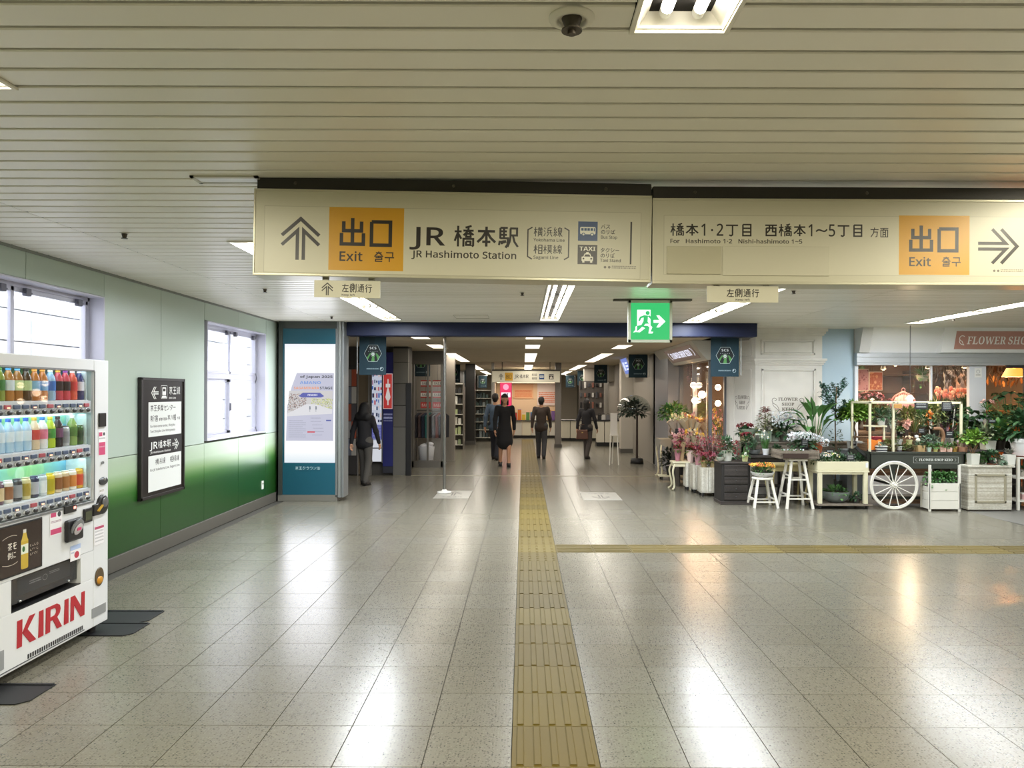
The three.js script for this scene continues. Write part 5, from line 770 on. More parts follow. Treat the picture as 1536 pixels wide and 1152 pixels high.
// black chest of drawers
{
  const D = 10.98, x0 = 2.97, x1 = 3.40, H = 0.64, t = thing('drawer_chest', 'small black wooden chest of drawers at the left of the stools', 'chest of drawers', [0, 0, 0]);
  part('carcass', span(x0, x1, 0.03, H - 0.025, D, D + 0.42, 0.006), mat('#211e1d', 0.6), t); part('top', span(x0 - 0.02, x1 + 0.02, H - 0.025, H, D - 0.02, D + 0.43, 0.006), wDark, t); part('plinth', span(x0 - 0.01, x1 + 0.01, 0, 0.05, D - 0.01, D + 0.42, 0.005), wDark, t);
  [[0.43, 0.6], [0.31, 0.41], [0.19, 0.29], [0.07, 0.17]].forEach(([a, b], i) => { const d = part('drawer', [span(x0 + 0.04, x1 - 0.04, a, b, D - 0.014, D, 0.005), ...[[x0 + 0.05, x1 - 0.05, b - 0.02, b - 0.012], [x0 + 0.05, x1 - 0.05, a + 0.012, a + 0.02]].map(([p, q, r, s]) => span(p, q, r, s, D - 0.02, D - 0.012))], wDark, t); part('knob', ball(0.011, (x0 + x1) / 2, (a + b) / 2, -D + 0.024, 1, 1, 1, 8), iron, d); });
}
// dark table and the stepped shelf behind it
{
  const t = thing('dark_table', 'dark wooden display table behind the white stools', 'table', [0, 0, 0]); part('top', span(3.5, 4.12, 0.66, 0.7, 11.45, 11.75, 0.005), wDark, t); part('apron', span(3.53, 4.09, 0.56, 0.66, 11.49, 11.72), wDark, t); for (const [a, d] of [[3.53, 11.48], [4.09, 11.48], [3.53, 11.72], [4.09, 11.72]]) part('leg', span(a - 0.02, a + 0.02, 0, 0.66, d - 0.02, d + 0.02, 0.004), wDark, t); part('shelf', span(3.53, 4.09, 0.2, 0.22, 11.49, 11.72), wDark, t);
  const s = thing('step_shelf', 'long grey wooden step shelf against the white pillar', 'shelf', [0, 0, 0]); part('top', span(3.5, 5.5, 0.86, 0.89, 11.8, 12.13, 0.005), wGrey, s); part('front_board', span(3.52, 5.48, 0.62, 0.86, 11.82, 11.84), wGrey, s); part('leg', span(3.52, 3.56, 0, 0.86, 11.82, 12.1), wGrey, s); part('leg', span(5.44, 5.48, 0, 0.86, 11.82, 12.1), wGrey, s); part('leg', span(4.46, 4.5, 0, 0.86, 11.82, 12.1), wGrey, s);
  const y = thing('side_table', 'yellowish console table with curved legs behind the tall stool', 'table', [0, 0, 0]), m = mat('#b9ac7c', 0.55); part('top', span(3.76, 4.3, 0.57, 0.6, 11.05, 11.4, 0.006), m, y); part('apron', span(3.79, 4.27, 0.49, 0.57, 11.08, 11.37, 0.004), m, y); for (const [a, d, sx, sz] of [[3.8, -11.08, -1, 1], [4.26, -11.08, 1, 1], [3.8, -11.37, -1, -1], [4.26, -11.37, 1, -1]]) cabriole(y, a, d, 0.52, sx, sz, m);
}
const s1 = stool('low white stool carrying the pan of yellow flowers', 3.53, 10.82, 0.44, 0.15, 1.15, true), s2 = stool('tall white stool under the weathered planter crate', 4.0, 10.78, 0.72, 0.14, 1.35, false);
plant('flower_pan', 'white enamel pan of yellow and orange flowers on the low stool', 'flower pan', 3.53, 0.441, 10.82, { pot: ['bowl', 0.17, 0.07, '#dcdcda'], foliage: (L) => F.bush(L, 160, 0.17, 0.1, 0.05, 0.03, GREEN.mid, 0.02), blossoms: (L) => { for (let i = 0; i < 90; i++) { const a = rnd(6.28), r = Math.sqrt(rnd()) * 0.175; L.flower(Math.cos(a) * r, 0.09 + rnd(0.04), Math.sin(a) * r, 0.024, [YEL, YEL, ORG, [0.45, 0.08, 0.04], [0.85, 0.62, 0.1]][Math.floor(rnd(5))], [0.25, 0.05, 0.02], [Math.cos(a) * 0.3, 1, 0.7]); } } });
{
  const t = thing('planter_crate', 'weathered grey wooden planter crate on top of the tall stool', 'crate', [0, 0, 0]); crate(t, 3.72, 4.27, 0.721, 0.845, 10.6, 10.95, 2, wGrey); part('soil', span(3.74, 4.25, 0.8, 0.815, 10.62, 10.93), soilMat, t); part('front_strip', span(3.76, 4.12, 0.735, 0.8, 10.585, 10.6), mat('#38271f', 0.7), t);
  const sp = [3.79, 3.88, 3.97, 4.06]; sp.forEach((x, i) => plant('seedling', `${['first', 'second', 'third', 'fourth'][i]} small white rosette plant from the left in the grey crate`, 'plant', x, 0.817, 10.68, { foliage: (L) => F.bush(L, 24, 0.035, 0.03, 0.035, 0.018, GREEN.mid), blossoms: (L) => F.heads(L, 5, 0.03, 0.02, 0.02, 0.016, WHITE), group: 'white rosette plants in the grey crate' }));
}
// cream table on casters with a planter box
{
  const t = thing('planter_table', 'cream wooden table on a wheeled board, carrying a planter box', 'table', [0, 0, 0]), D = 10.6; part('base_board', span(4.24, 5.04, 0.05, 0.075, D - 0.04, D + 0.44, 0.006), wGrey, t); for (const a of [4.3, 4.98]) for (const d of [D + 0.01, D + 0.38]) caster(t, a, 0.05, d);
  for (const [a, d] of [[4.3, D + 0.03], [4.96, D + 0.03], [4.3, D + 0.37], [4.96, D + 0.37]]) part('leg', span(a - 0.028, a + 0.028, 0.075, 0.53, d - 0.028, d + 0.028, 0.004), creamWood, t); part('top', span(4.25, 5.01, 0.53, 0.555, D, D + 0.4, 0.004), creamWood, t); part('apron', span(4.29, 4.97, 0.5, 0.53, D + 0.02, D + 0.38), creamWood, t);
  const b = thing('planter_box', 'cream wooden planter box on the wheeled table', 'planter', [0, 0, 0]); part('front_board', span(4.26, 5.0, 0.557, 0.685, D + 0.01, D + 0.028, 0.004), creamWood, b); part('back_board', span(4.26, 5.0, 0.557, 0.685, D + 0.36, D + 0.378, 0.004), creamWood, b); part('end_board', span(4.26, 4.278, 0.557, 0.685, D + 0.028, D + 0.36), creamWood, b); part('end_board', span(4.982, 5.0, 0.557, 0.685, D + 0.028, D + 0.36), creamWood, b); part('bottom', span(4.27, 4.99, 0.557, 0.57, D + 0.02, D + 0.37), creamWood, b); part('soil', span(4.28, 4.98, 0.6, 0.63, D + 0.03, D + 0.358), soilMat, b);
  part('tag', span(4.955, 4.99, 0.6, 0.67, D + 0.004, D + 0.01), mat('#dfe0e2', 0.5), b);
  const inBox = [[4.33, 'dark fine leafed plant at the left end of the cream planter', GREEN.dark, 0], [4.45, 'small white flowers near the left of the cream planter', GREEN.mid, 1], [4.57, 'white and yellow flowers in the middle of the cream planter', GREEN.mid, 2], [4.7, 'low dark plant right of the middle of the cream planter', GREEN.dark, 0], [4.82, 'grey green plant toward the right of the cream planter', GREEN.grey, 0], [4.93, 'dark plant at the right end of the cream planter', GREEN.dark, 0]];
  inBox.forEach(([x, l, c, k]) => plant('bedding_plant', l, 'plant', x, 0.628, D + 0.18, { foliage: (L) => F.bush(L, 130, 0.085, 0.13, 0.06, 0.025, c, 0.04), blossoms: k ? (L) => F.heads(L, 16, 0.08, 0.1, 0.07, 0.02, k === 1 ? WHITE : [WHITE, [0.8, 0.78, 0.4]], YEL) : null }));
  card('black price card on a stick at the right of the cream planter', 4.76, 0.63, D + 0.06, 0.11, 0.08, [0, 0], 0.07); card('black price card standing in the middle of the cream planter', 4.52, 0.63, D + 0.2, 0.12, 0.05, [0], 0.16);
  plant('bucket_plant', 'grey zinc tub of trailing green plants under the cream table', 'plant', 4.6, 0.076, D + 0.2, { pot: ['bowl', 0.2, 0.16, '#6f7674'], foliage: (L) => { F.bush(L, 120, 0.2, 0.09, 0.07, 0.04, GREEN.mid, 0); F.trail(L, 40, 0.18, 0.1, GREEN.mid); } });
  plant('bucket_plant', 'small dark potted plant at the right under the cream table', 'plant', 4.87, 0.076, D + 0.12, { pot: ['round', 0.06, 0.09, '#3a3a38'], foliage: (L) => F.bush(L, 60, 0.09, 0.06, 0.06, 0.03, GREEN.dark) });
}
// tall plants behind the planter, on two pedestals
{
  const p = thing('pedestal', 'grey square pedestal behind the cream planter', 'pedestal', [0, 0, 0]); part('body', span(5.02, 5.32, 0, 0.78, 11.36, 11.64, 0.006), mat('#7e8284', 0.6), p); part('top', span(5.0, 5.34, 0.78, 0.8, 11.345, 11.66, 0.005), mat('#8a8e90', 0.6), p);
  const p2 = thing('pedestal', 'narrow grey pedestal under the terracotta pot', 'pedestal', [0, 0, 0]); part('body', span(4.38, 4.72, 0, 0.74, 11.14, 11.46, 0.006), mat('#6f7170', 0.6), p2); part('top', span(4.37, 4.73, 0.74, 0.76, 11.13, 11.47, 0.005), mat('#7a7c7a', 0.6), p2);
  const big = plant('peace_lily', 'large leafed plant in a terracotta pot before the blue wall', 'plant', 4.5, 0.76, 11.3, { pot: ['round', 0.12, 0.16, '#a85a34'], stem: (L) => { for (let i = 0; i < 9; i++) { const a = i * 2.4; L.stalk([0, 0, 0], [Math.cos(a) * 0.08, 0.22, Math.sin(a) * 0.08], 0.006, [0.1, 0.2, 0.06]); } } });
  reseed(909); const specs = []; for (let i = 0; i < 16; i++) specs.push([i * 2.4 + 0.3, rnd(0.35, 0.95), rnd(0.3, 0.48), rnd(0.1, 0.15), rnd(0.05, 0.35)]); specs.push([2.6, 0.15, 0.34, 0.11, 0.3], [0.6, 0.4, 0.34, 0.12, 0.3], [3.0, 0.3, 0.26, 0.1, 0.4]);
  for (const [a, s, l, w, y] of specs) { const L = new Leaves(); const dx = Math.cos(a) * s, dz = Math.sin(a) * s; L.stalk([dx * 0.04, 0, dz * 0.04], [dx * 0.22, y + 0.1, dz * 0.22], 0.006, GREEN.mid); L.leaf([dx * 0.22, y + 0.1, dz * 0.22], [dx, 0.75, dz], l, w, s * 1.2, GREEN.mid, 0.35); part('leaf', L.geo(), leafMat, big).position.y = 0.14; }
  plant('eucalyptus', 'slender eucalyptus with small grey green leaves before the blue wall', 'plant', X(1262, 11.4), 0.0, 11.62, { pot: ['round', 0.11, 0.3, '#5a5f60'], stem: (L) => [tube([[0, 0, 0], [0.01, 0.5, 0], [-0.005, 1.0, 0.01], [0.02, 1.5, 0]], 0.01, 16, 6)], foliage: (L) => { for (let i = 0; i < 760; i++) { const b = i % 7, k = rnd(), a = b * 0.9 + 0.4, y = 0.95 + b * 0.07 + k * 0.25, r = 0.03 + k * (0.28 - b * 0.02); L.leaf([0.01 + Math.cos(a) * r + rnd(-0.04, 0.04), y + rnd(-0.05, 0.05), Math.sin(a) * r * 0.6 + rnd(-0.04, 0.04)], [rnd(-1, 1), rnd(-0.4, 0.8), rnd(-1, 1)], 0.042, 0.04, 0.2, GREEN.blue); } for (let i = 0; i < 130; i++) { const k = rnd(), x = -0.02 - 0.2 * Math.sin(k * 2.6), y = 1.42 + 0.12 * Math.sin(k * 3); L.leaf([x + rnd(-0.03, 0.03), y + rnd(-0.03, 0.03), rnd(-0.03, 0.03)], [rnd(-1, 1), rnd(-1, 1), rnd(-1, 1)], 0.036, 0.034, 0.2, GREEN.blue); } for (let b = 0; b < 7; b++) { const a = b * 0.9 + 0.4; L.stalk([0.01, 0.9 + b * 0.07, 0], [Math.cos(a) * 0.28, 1.15 + b * 0.07, Math.sin(a) * 0.17], 0.004, [0.08, 0.07, 0.05]); } L.stalk([0.02, 1.48, 0], [-0.08, 1.56, 0], 0.004, [0.08, 0.07, 0.05]); L.stalk([-0.08, 1.56, 0], [-0.2, 1.46, 0], 0.003, [0.08, 0.07, 0.05]); for (let i = 0; i < 50; i++) L.leaf([rnd(-0.14, 0.14), rnd(0.45, 0.85), rnd(-0.1, 0.1)], [rnd(-1, 1), rnd(-0.3, 0.6), rnd(-1, 1)], 0.06, 0.045, 0.4, GREEN.dark); } });
  plant('round_tree', 'bright lime green ball of leaves on a bare stem', 'plant', X(1282, 11.5), 0.8, 11.5, { pot: ['square', 0.09, 0.13, '#b9bab4'], stem: (L) => [tube([[0, 0, 0], [0.015, 0.12, 0.01], [-0.01, 0.24, 0], [0.01, 0.36, 0]], 0.013, 12, 7), tube([[0.01, 0, 0], [-0.015, 0.14, -0.01], [0.012, 0.3, 0]], 0.01, 12, 7)], foliage: (L) => { F.bush(L, 700, 0.27, 0.2, 0.1, 0.06, GREEN.lime, 0.42); } });
  card('black price card hanging on the lime tree stem', X(1281, 11.36), 0.802, 11.38, 0.1, 0.07, [0], 0.06);
}
// plants on the chest, table and step shelf
{
  plant('potted_plant', 'white round pot of dark fine leaves on the black chest', 'plant', 3.10, 0.641, 11.16, { pot: ['round', 0.09, 0.16, '#d3d4ca'], foliage: (L) => F.bush(L, 320, 0.17, 0.2, 0.06, 0.022, GREEN.dark, 0.04), blossoms: (L) => { for (let i = 0; i < 4; i++) L.blob(rnd(-0.1, 0.1), rnd(0.1, 0.2), 0.1, 0.01, WHITE); } });
  plant('potted_plant', 'pale yellow small pot with a white card on the black chest', 'plant', 3.345, 0.641, 11.06, { pot: ['round', 0.052, 0.1, '#cfcf9a'], foliage: (L) => F.bush(L, 70, 0.08, 0.09, 0.05, 0.02, GREEN.mid), more: (t, y) => part('card', box(0.035, 0.055, 0.004, -0.01, y + 0.03, 0.05), mat('#e6e6df', 0.6), t) });
  plant('potted_plant', 'small pale bowl plant at the left edge of the black chest', 'plant', 2.985, 0.641, 11.1, { pot: ['bowl', 0.06, 0.07, '#a9a79c'], foliage: (L) => F.bush(L, 50, 0.06, 0.05, 0.05, 0.03, GREEN.grey) });
  plant('potted_plant', 'shallow grey bowl of daisies on the dark table', 'plant', 3.65, 0.701, 11.6, { pot: ['bowl', 0.1, 0.08, '#6a6e6e'], foliage: (L) => { F.arch(L, 60, 0.22, 0.5, 0.012, GREEN.grey); F.stems(L, 16, 0.13, 0.26, GREEN.grey); }, blossoms: (L) => { for (let i = 0; i < 11; i++) L.blob(rnd(-0.13, 0.13), rnd(0.14, 0.3), rnd(-0.08, 0.1), 0.018, [0.7, 0.72, 0.62]); } });
  plant('potted_plant', 'small white cup of tall daisies on the dark table', 'plant', 3.82, 0.701, 11.55, { pot: ['round', 0.055, 0.1, '#d9dadc'], foliage: (L) => { F.arch(L, 46, 0.2, 0.4, 0.012, GREEN.mid); F.stems(L, 12, 0.12, 0.3, GREEN.mid); }, blossoms: (L) => { for (let i = 0; i < 9; i++) { L.flower(rnd(-0.12, 0.12), rnd(0.16, 0.32), rnd(-0.06, 0.1), 0.026, WHITE, YEL); } } });
  plant('potted_plant', 'lime yellow small pot of dark leaves on the dark table', 'plant', 3.99, 0.701, 11.56, { pot: ['round', 0.05, 0.1, '#b5b76a'], foliage: (L) => F.bush(L, 90, 0.08, 0.08, 0.05, 0.025, GREEN.dark) });
  card('black price card leaning on the dark table front', 3.77, 0.5, 11.42, 0.15, 0.1, [0, 0]);
  plant('potted_plant', 'tan pot of dark red flowers wrapped in paper on the shelf', 'plant', 3.62, 0.891, 11.97, { pot: ['round', 0.1, 0.15, '#9a8f68'], foliage: (L) => F.bush(L, 130, 0.13, 0.1, 0.08, 0.05, GREEN.dark), blossoms: (L) => F.heads(L, 42, 0.13, 0.1, 0.06, 0.03, [0.16, 0.012, 0.016]), more: (t, y) => part('paper', lathe([[0.1, 0], [0.17, 0.12], [0.168, 0.12], [0.098, 0]], 7).translate(0.06, y - 0.05, 0.02), mat('#8f9f8a', 0.7), t) });
  plant('potted_plant', 'dark red flowers in a low pot at the shelf\'s left end', 'plant', 3.53, 0.705, 11.55, { pot: ['round', 0.03, 0.05, '#4a4038'], foliage: (L) => F.bush(L, 90, 0.1, 0.16, 0.07, 0.04, GREEN.dark, 0.12), blossoms: (L) => F.heads(L, 26, 0.1, 0.24, 0.06, 0.03, [0.18, 0.012, 0.02]) });
  plant('red_tipped_shrub', 'tall shrub with a reddish top before the pillar', 'plant', X(1147, 11.95), 0.891, 11.92, { pot: ['square', 0.09, 0.17, '#8f9a8c'], foliage: (L) => { for (let i = 0; i < 300; i++) { const k = rnd(), a = rnd(6.28), r = 0.2 * (1 - k) * rnd(0.3, 1) + 0.03; L.leaf([Math.cos(a) * r, k * 0.4, Math.sin(a) * r], [Math.cos(a), rnd(-0.3, 0.8), Math.sin(a)], 0.06, 0.03, 0.4, k > 0.78 ? [0.2, 0.06, 0.05] : k > 0.45 && rnd() > 0.6 ? [0.2, 0.08, 0.06] : GREEN.olive); } L.stalk([0, 0, 0], [0, 0.38, 0], 0.008, [0.08, 0.06, 0.04]); } });
  plant('potted_plant', 'grey square pot of pale leaves right of the shrub', 'plant', X(1160, 11.95), 0.891, 11.98, { pot: ['square', 0.09, 0.16, '#9aa698'], foliage: (L) => F.bush(L, 110, 0.14, 0.16, 0.07, 0.04, [0.16, 0.18, 0.1], 0.05) });
  plant('white_hydrangea', 'upper mass of white blossoms over dark leaves by the pillar', 'flowers', X(1184, 11.75), 0.891, 11.9, { pot: ['round', 0.11, 0.14, '#77776c'], foliage: (L) => { F.bush(L, 220, 0.23, 0.2, 0.1, 0.055, GREEN.dark, 0.02); }, blossoms: (L) => { for (let b = 0; b < 9; b++) { const cx = -0.2 + (b % 5) * 0.1, cy = 0.16 + Math.floor(b / 5) * 0.12 + rnd(0.05), cz = rnd(0.02, 0.16); for (let i = 0; i < 34; i++) { const v = V3(rnd(-1, 1), rnd(-1, 1), rnd(-0.3, 1)).normalize(); L.flower(cx + v.x * 0.075, cy + v.y * 0.065, cz + v.z * 0.07, 0.022, BLUEWHITE, null, v.toArray()); } } } });
  plant('white_hydrangea', 'lower mass of white blossoms drooping over the grey crate', 'flowers', X(1206, 11.05), 0.701, 11.05, { pot: ['round', 0.1, 0.16, '#6a6a60'], foliage: (L) => { F.bush(L, 160, 0.2, 0.14, 0.1, 0.055, GREEN.dark, 0.04); }, blossoms: (L) => { for (let b = 0; b < 10; b++) { const cx = -0.26 + b * 0.058, cy = 0.2 - Math.pow((b - 3) / 7, 2) * 0.14, cz = rnd(0.06, 0.16); for (let i = 0; i < 30; i++) { const v = V3(rnd(-1, 1), rnd(-1, 1), rnd(-0.3, 1)).normalize(); L.flower(cx + v.x * 0.062, cy + v.y * 0.056, cz + v.z * 0.06, 0.021, BLUEWHITE, null, v.toArray()); } } }, more: (t) => { part('stand', cyl(0.06, 0.06, 0.11, 0, -0.111, 0, 14), mat('#4a4640', 0.7), t); } });
  card('large black price card among the lower white blossoms', X(1207, 10.92), 0.848, 10.9, 0.1, 0.16, [0, 0, 0, 0]);
}
// ---- the flower cart
{
  const D = 10.62, x0 = 5.02, x1 = 6.40, green = mat('#33372f', 0.5), t = thing('flower_cart', 'dark green flower cart with a white spoked wheel and cream frame', 'cart', [0, 0, 0]), Y0 = 0.585, Y1 = 0.83;
  part('side_panel', [span(x0, x1, Y0, Y1, D, D + 0.02, 0.004), span(x0, x1 + 0.02, Y1 - 0.03, Y1, D - 0.012, D + 0.012, 0.004)], green, t); part('side_panel', span(x0, x1, Y0, Y1, D + 0.68, D + 0.7), green, t); part('end_panel', span(x0, x0 + 0.02, Y0, Y1, D, D + 0.7), green, t); part('end_panel', span(x1 - 0.02, x1, Y0, Y1, D, D + 0.7), green, t); part('deck', span(x0 + 0.02, x1 - 0.02, Y1 - 0.03, Y1 - 0.012, D + 0.02, D + 0.68), wBrown, t);
  for (const d of [D + 0.03, D + 0.66]) part('leg', span(x1 - 0.09, x1, 0, Y0, d - 0.03, d + 0.03, 0.004), green, t); part('shaft_bar', bar([x0 - 0.16, Y1 + 0.06, -D - 0.1], [x0 + 0.02, Y1 - 0.1, -D - 0.1], 0.04), mat('#1f211e', 0.5), t);
  part('stretcher', span(x0 + 0.2, x1 - 0.05, 0.1, 0.14, D + 0.3, D + 0.36), green, t); part('under_shelf', span(5.35, 6.36, 0.05, 0.08, D + 0.2, D + 0.6), wBrown, t);
  const fr = 0.03, top = 1.555; for (const [x, d] of [[x0 + 0.02, D + 0.06], [x1 - 0.03, D + 0.06], [x0 + 0.36, D + 0.06], [x0 + 0.02, D + 0.64], [x1 - 0.03, D + 0.64]]) part('frame_post', span(x, x + fr, Y1 - 0.05, top, d, d + fr, 0.003), creamWood, t); for (const d of [D + 0.06, D + 0.64]) part('frame_rail', span(x0 + 0.02, x1, top - fr, top, d, d + fr, 0.003), creamWood, t); for (const x of [x0 + 0.02, x1 - 0.03]) part('frame_rail', span(x, x + fr, top - fr, top, D + 0.06, D + 0.66, 0.003), creamWood, t);
  part('frame_shelf', span(x0 + 0.04, x0 + 0.28, 1.185, 1.205, D + 0.06, D + 0.3, 0.003), creamWood, t); part('shelf_leg', span(x0 + 0.24, x0 + 0.26, 1.0, 1.185, D + 0.08, D + 0.1), creamWood, t); part('back_shelf', span(x0 + 0.04, x1 - 0.04, 1.0, 1.02, D + 0.4, D + 0.66), wBrown, t);
  part('step_shelf', span(x0 + 0.1, x1 - 0.1, 0.818, 0.91, D + 0.26, D + 0.62), wBrown, t);
  const wh = part('wheel', [new THREE.TorusGeometry(0.335, 0.016, 8, 48), new THREE.TorusGeometry(0.315, 0.013, 6, 48)], paintWhite, t); wh.position.set(X(1341, D - 0.05), 0.352, -(D - 0.06));
  for (let i = 0; i < 14; i++) { const a = i / 14 * 6.2832; part('spoke', rod([Math.cos(a) * 0.03, Math.sin(a) * 0.03, 0], [Math.cos(a) * 0.322, Math.sin(a) * 0.322, 0], 0.0085, 0.007, 7), paintWhite, wh); } part('hub', [rod([0, 0, -0.05], [0, 0, 0.035], 0.045, 0.038, 16), ball(0.02, 0, 0, 0.04, 1, 1, 0.6)], paintWhite, wh); part('axle', rod([X(1341, D), 0.352, -D + 0.02], [X(1341, D), 0.352, -D - 0.6], 0.018), iron, t);
  part('wheel_strut', span(X(1341, D) - 0.03, X(1341, D) + 0.03, 0.33, Y0, D + 0.01, D + 0.05), green, t);
  part('lettering', plate(0.66, 0.1, X(1404, D), Y(688, D), -D + 0.0015), inkMat((x, W, H) => { x.strokeStyle = '#fff'; x.lineWidth = 3; x.strokeRect(6, 6, W - 12, H - 12); write(x, 'FLOWER SHOP KEIO', W * 0.13, H * 0.3, W * 0.74, H * 0.36, '#fff', 0.1, 'serif', 'bold'); x.beginPath(); x.arc(W * 0.09, H * 0.5, H * 0.2, 1.3, 4.4); x.moveTo(W * 0.91, H * 0.3); x.arc(W * 0.91, H * 0.5, H * 0.2, -1.3, 1.6); x.stroke(); }, 640, 100, '#d6d8d2'), t);
  const P = (label, u, v, dd, spec, cat = 'plant') => plant(spec.name || 'potted_plant', label, cat, X(u, D + dd), v, D + dd, spec);
  const deck = Y1 - 0.012, step = 0.911, fs = 1.206, bs = 1.021;
  P('white pot of dark drooping leaves on the cart\'s small shelf', 1322, fs, 0.16, { pot: ['round', 0.06, 0.1, '#d6d6d2'], foliage: (L) => F.bush(L, 110, 0.15, 0.13, 0.09, 0.03, GREEN.dark, 0.03) });
  P('little white pot beside the post on the cart', 1339, 1.146 + 0.0, 0.46, { pot: ['round', 0.045, 0.075, '#cfcfc8'], foliage: (L) => F.bush(L, 60, 0.07, 0.1, 0.05, 0.025, GREEN.grey), more: (t) => part('stand', cyl(0.03, 0.03, 0.125, 0, -0.125, 0, 10), mat('#5a4a3a', 0.7), t) });
  P('black pot with a small white tag and green leaves', 1350, bs, 0.5, { pot: ['round', 0.05, 0.08, '#222222'], foliage: (L) => F.bush(L, 70, 0.08, 0.07, 0.05, 0.03, GREEN.mid), more: (t) => part('tag', box(0.04, 0.025, 0.003, 0, 0.06, 0.052), mat('#dcdcd6', 0.6), t) });
  P('pale pink folded paper flower in the cart\'s middle', 1359, bs, 0.46, { pot: ['round', 0.04, 0.1, '#4a3c34'], blossoms: (L) => { for (let i = 0; i < 14; i++) L.flower(rnd(-0.05, 0.05), rnd(0.04, 0.16), rnd(-0.02, 0.05), 0.05, [0.85, 0.5, 0.42], null, [rnd(-0.5, 0.5), 0.3, 1]); } });
  P('spiky plant with bronze and yellow striped blades', 1372, bs, 0.52, { pot: ['round', 0.06, 0.06, '#4b3f30'], foliage: (L) => { F.arch(L, 26, 0.34, 0.9, 0.022, GREEN.olive); F.arch(L, 14, 0.32, 0.9, 0.018, [0.4, 0.32, 0.16]); } });
  P('orange flowered plant in the middle of the cart', 1387, bs, 0.55, { pot: ['round', 0.06, 0.1, '#3c3a30'], foliage: (L) => F.bush(L, 160, 0.14, 0.24, 0.09, 0.03, GREEN.dark, 0.12), blossoms: (L) => { for (let i = 0; i < 9; i++) L.flower(rnd(-0.02, 0.06), rnd(0.2, 0.34), rnd(0.04, 0.12), 0.035, ORG); } });
  P('leafy olive plant rising to the cart frame\'s top rail', 1402, bs, 0.56, { pot: ['round', 0.07, 0.12, '#3c3a30'], foliage: (L) => F.bush(L, 200, 0.16, 0.26, 0.1, 0.035, GREEN.olive, 0.2) });
  P('purple spiky plant at the right of the cart', 1420, step, 0.36, { pot: ['square', 0.075, 0.1, '#a9a59c'], foliage: (L) => F.arch(L, 26, 0.32, 0.9, 0.02, [0.12, 0.05, 0.06]) });
  P('silver leafed low plant in a wide tin on the cart', 1395, step, 0.3, { pot: ['bowl', 0.12, 0.06, '#7d8680'], foliage: (L) => F.bush(L, 140, 0.15, 0.08, 0.06, 0.035, GREEN.grey, 0.01) });
  P('white pot with dark sprouts under the small shelf', 1349, step, 0.29, { pot: ['round', 0.045, 0.08, '#c9c9c6'], foliage: (L) => F.bush(L, 50, 0.06, 0.05, 0.04, 0.02, GREEN.dark) });
  P('white cup plant low in front on the cart', 1349, deck, 0.14, { pot: ['round', 0.042, 0.085, '#bdbdb8'], foliage: (L) => F.bush(L, 40, 0.05, 0.03, 0.03, 0.018, GREEN.dark), more: (t) => part('sleeve', cyl(0.036, 0.034, 0.03, 0, 0, 0, 14), mat('#2b2536', 0.6), t) });
  P('tiny white mushroom shaped pot behind the small shelf', 1342, step, 0.28, { pot: ['round', 0.03, 0.06, '#e2e2dc'], foliage: (L) => F.bush(L, 24, 0.03, 0.03, 0.025, 0.012, GREEN.mid) });
  P('cream pot with yellowish flowers in the cart', 1364, step, 0.3, { pot: ['round', 0.045, 0.075, '#c9c68e'], blossoms: (L) => F.heads(L, 10, 0.05, 0.03, 0.03, 0.024, CREAM) });
  P('two bright white blossoms on the cart', 1374, step, 0.28, { pot: ['round', 0.04, 0.06, '#6a6a5a'], blossoms: (L) => { L.blob(0, 0.07, 0.02, 0.032, [0.85, 0.87, 0.9]); L.blob(0.005, 0.02, 0.05, 0.034, [0.8, 0.82, 0.66]); F.heads(L, 4, 0.02, 0.05, 0.03, 0.02, WHITE); } });
  P('mossy brown pots at the left of the cart deck', 1333, deck, 0.2, { pot: ['bowl', 0.13, 0.08, '#5f5a40'], foliage: (L) => F.bush(L, 150, 0.15, 0.1, 0.05, 0.03, GREEN.olive, 0.02) });
  P('low green succulents along the cart deck middle', 1362, deck, 0.16, { pot: ['bowl', 0.08, 0.05, '#4a4434'], foliage: (L) => F.bush(L, 120, 0.1, 0.06, 0.04, 0.025, GREEN.olive, 0.01) });
  const cup = (label, u, kind, r, h, color, leaf) => P(label, u, deck, 0.07, { pot: [kind, r, h, color], foliage: (L) => F.bush(L, 50, r * 1.1, 0.06, 0.045, 0.02, leaf, 0.01) });
  cup('tan square pot with a dark plant at the cart front', 1380, 'square', 0.055, 0.1, '#a58a5e', GREEN.dark); cup('mint green little cup plant at the cart front', 1393.5, 'round', 0.036, 0.075, '#c4d8cc', GREEN.mid); cup('yellow and mint little cup plant at the cart front', 1403.5, 'round', 0.034, 0.075, '#d6d080', GREEN.mid); cup('left pink square pot at the cart front', 1413, 'square', 0.046, 0.075, '#d2a898', GREEN.mid); cup('right pink square pot at the cart front', 1423, 'square', 0.04, 0.07, '#dcb4a4', GREEN.mid); cup('gold coloured pot at the cart front', 1432, 'round', 0.04, 0.085, '#a8823c', GREEN.olive);
  P('peach basket with a pale pink wrapped plant on the cart corner', 1443, deck, 0.1, { pot: ['basket', 0.075, 0.085, '#dba98c'], blossoms: (L) => { for (let i = 0; i < 24; i++) L.leaf([rnd(-0.04, 0.04), 0, rnd(-0.04, 0.04)], [rnd(-0.6, 0.6), 1, rnd(-0.6, 0.6)], 0.12, 0.06, 0.2, [0.62, 0.42, 0.44]); } });
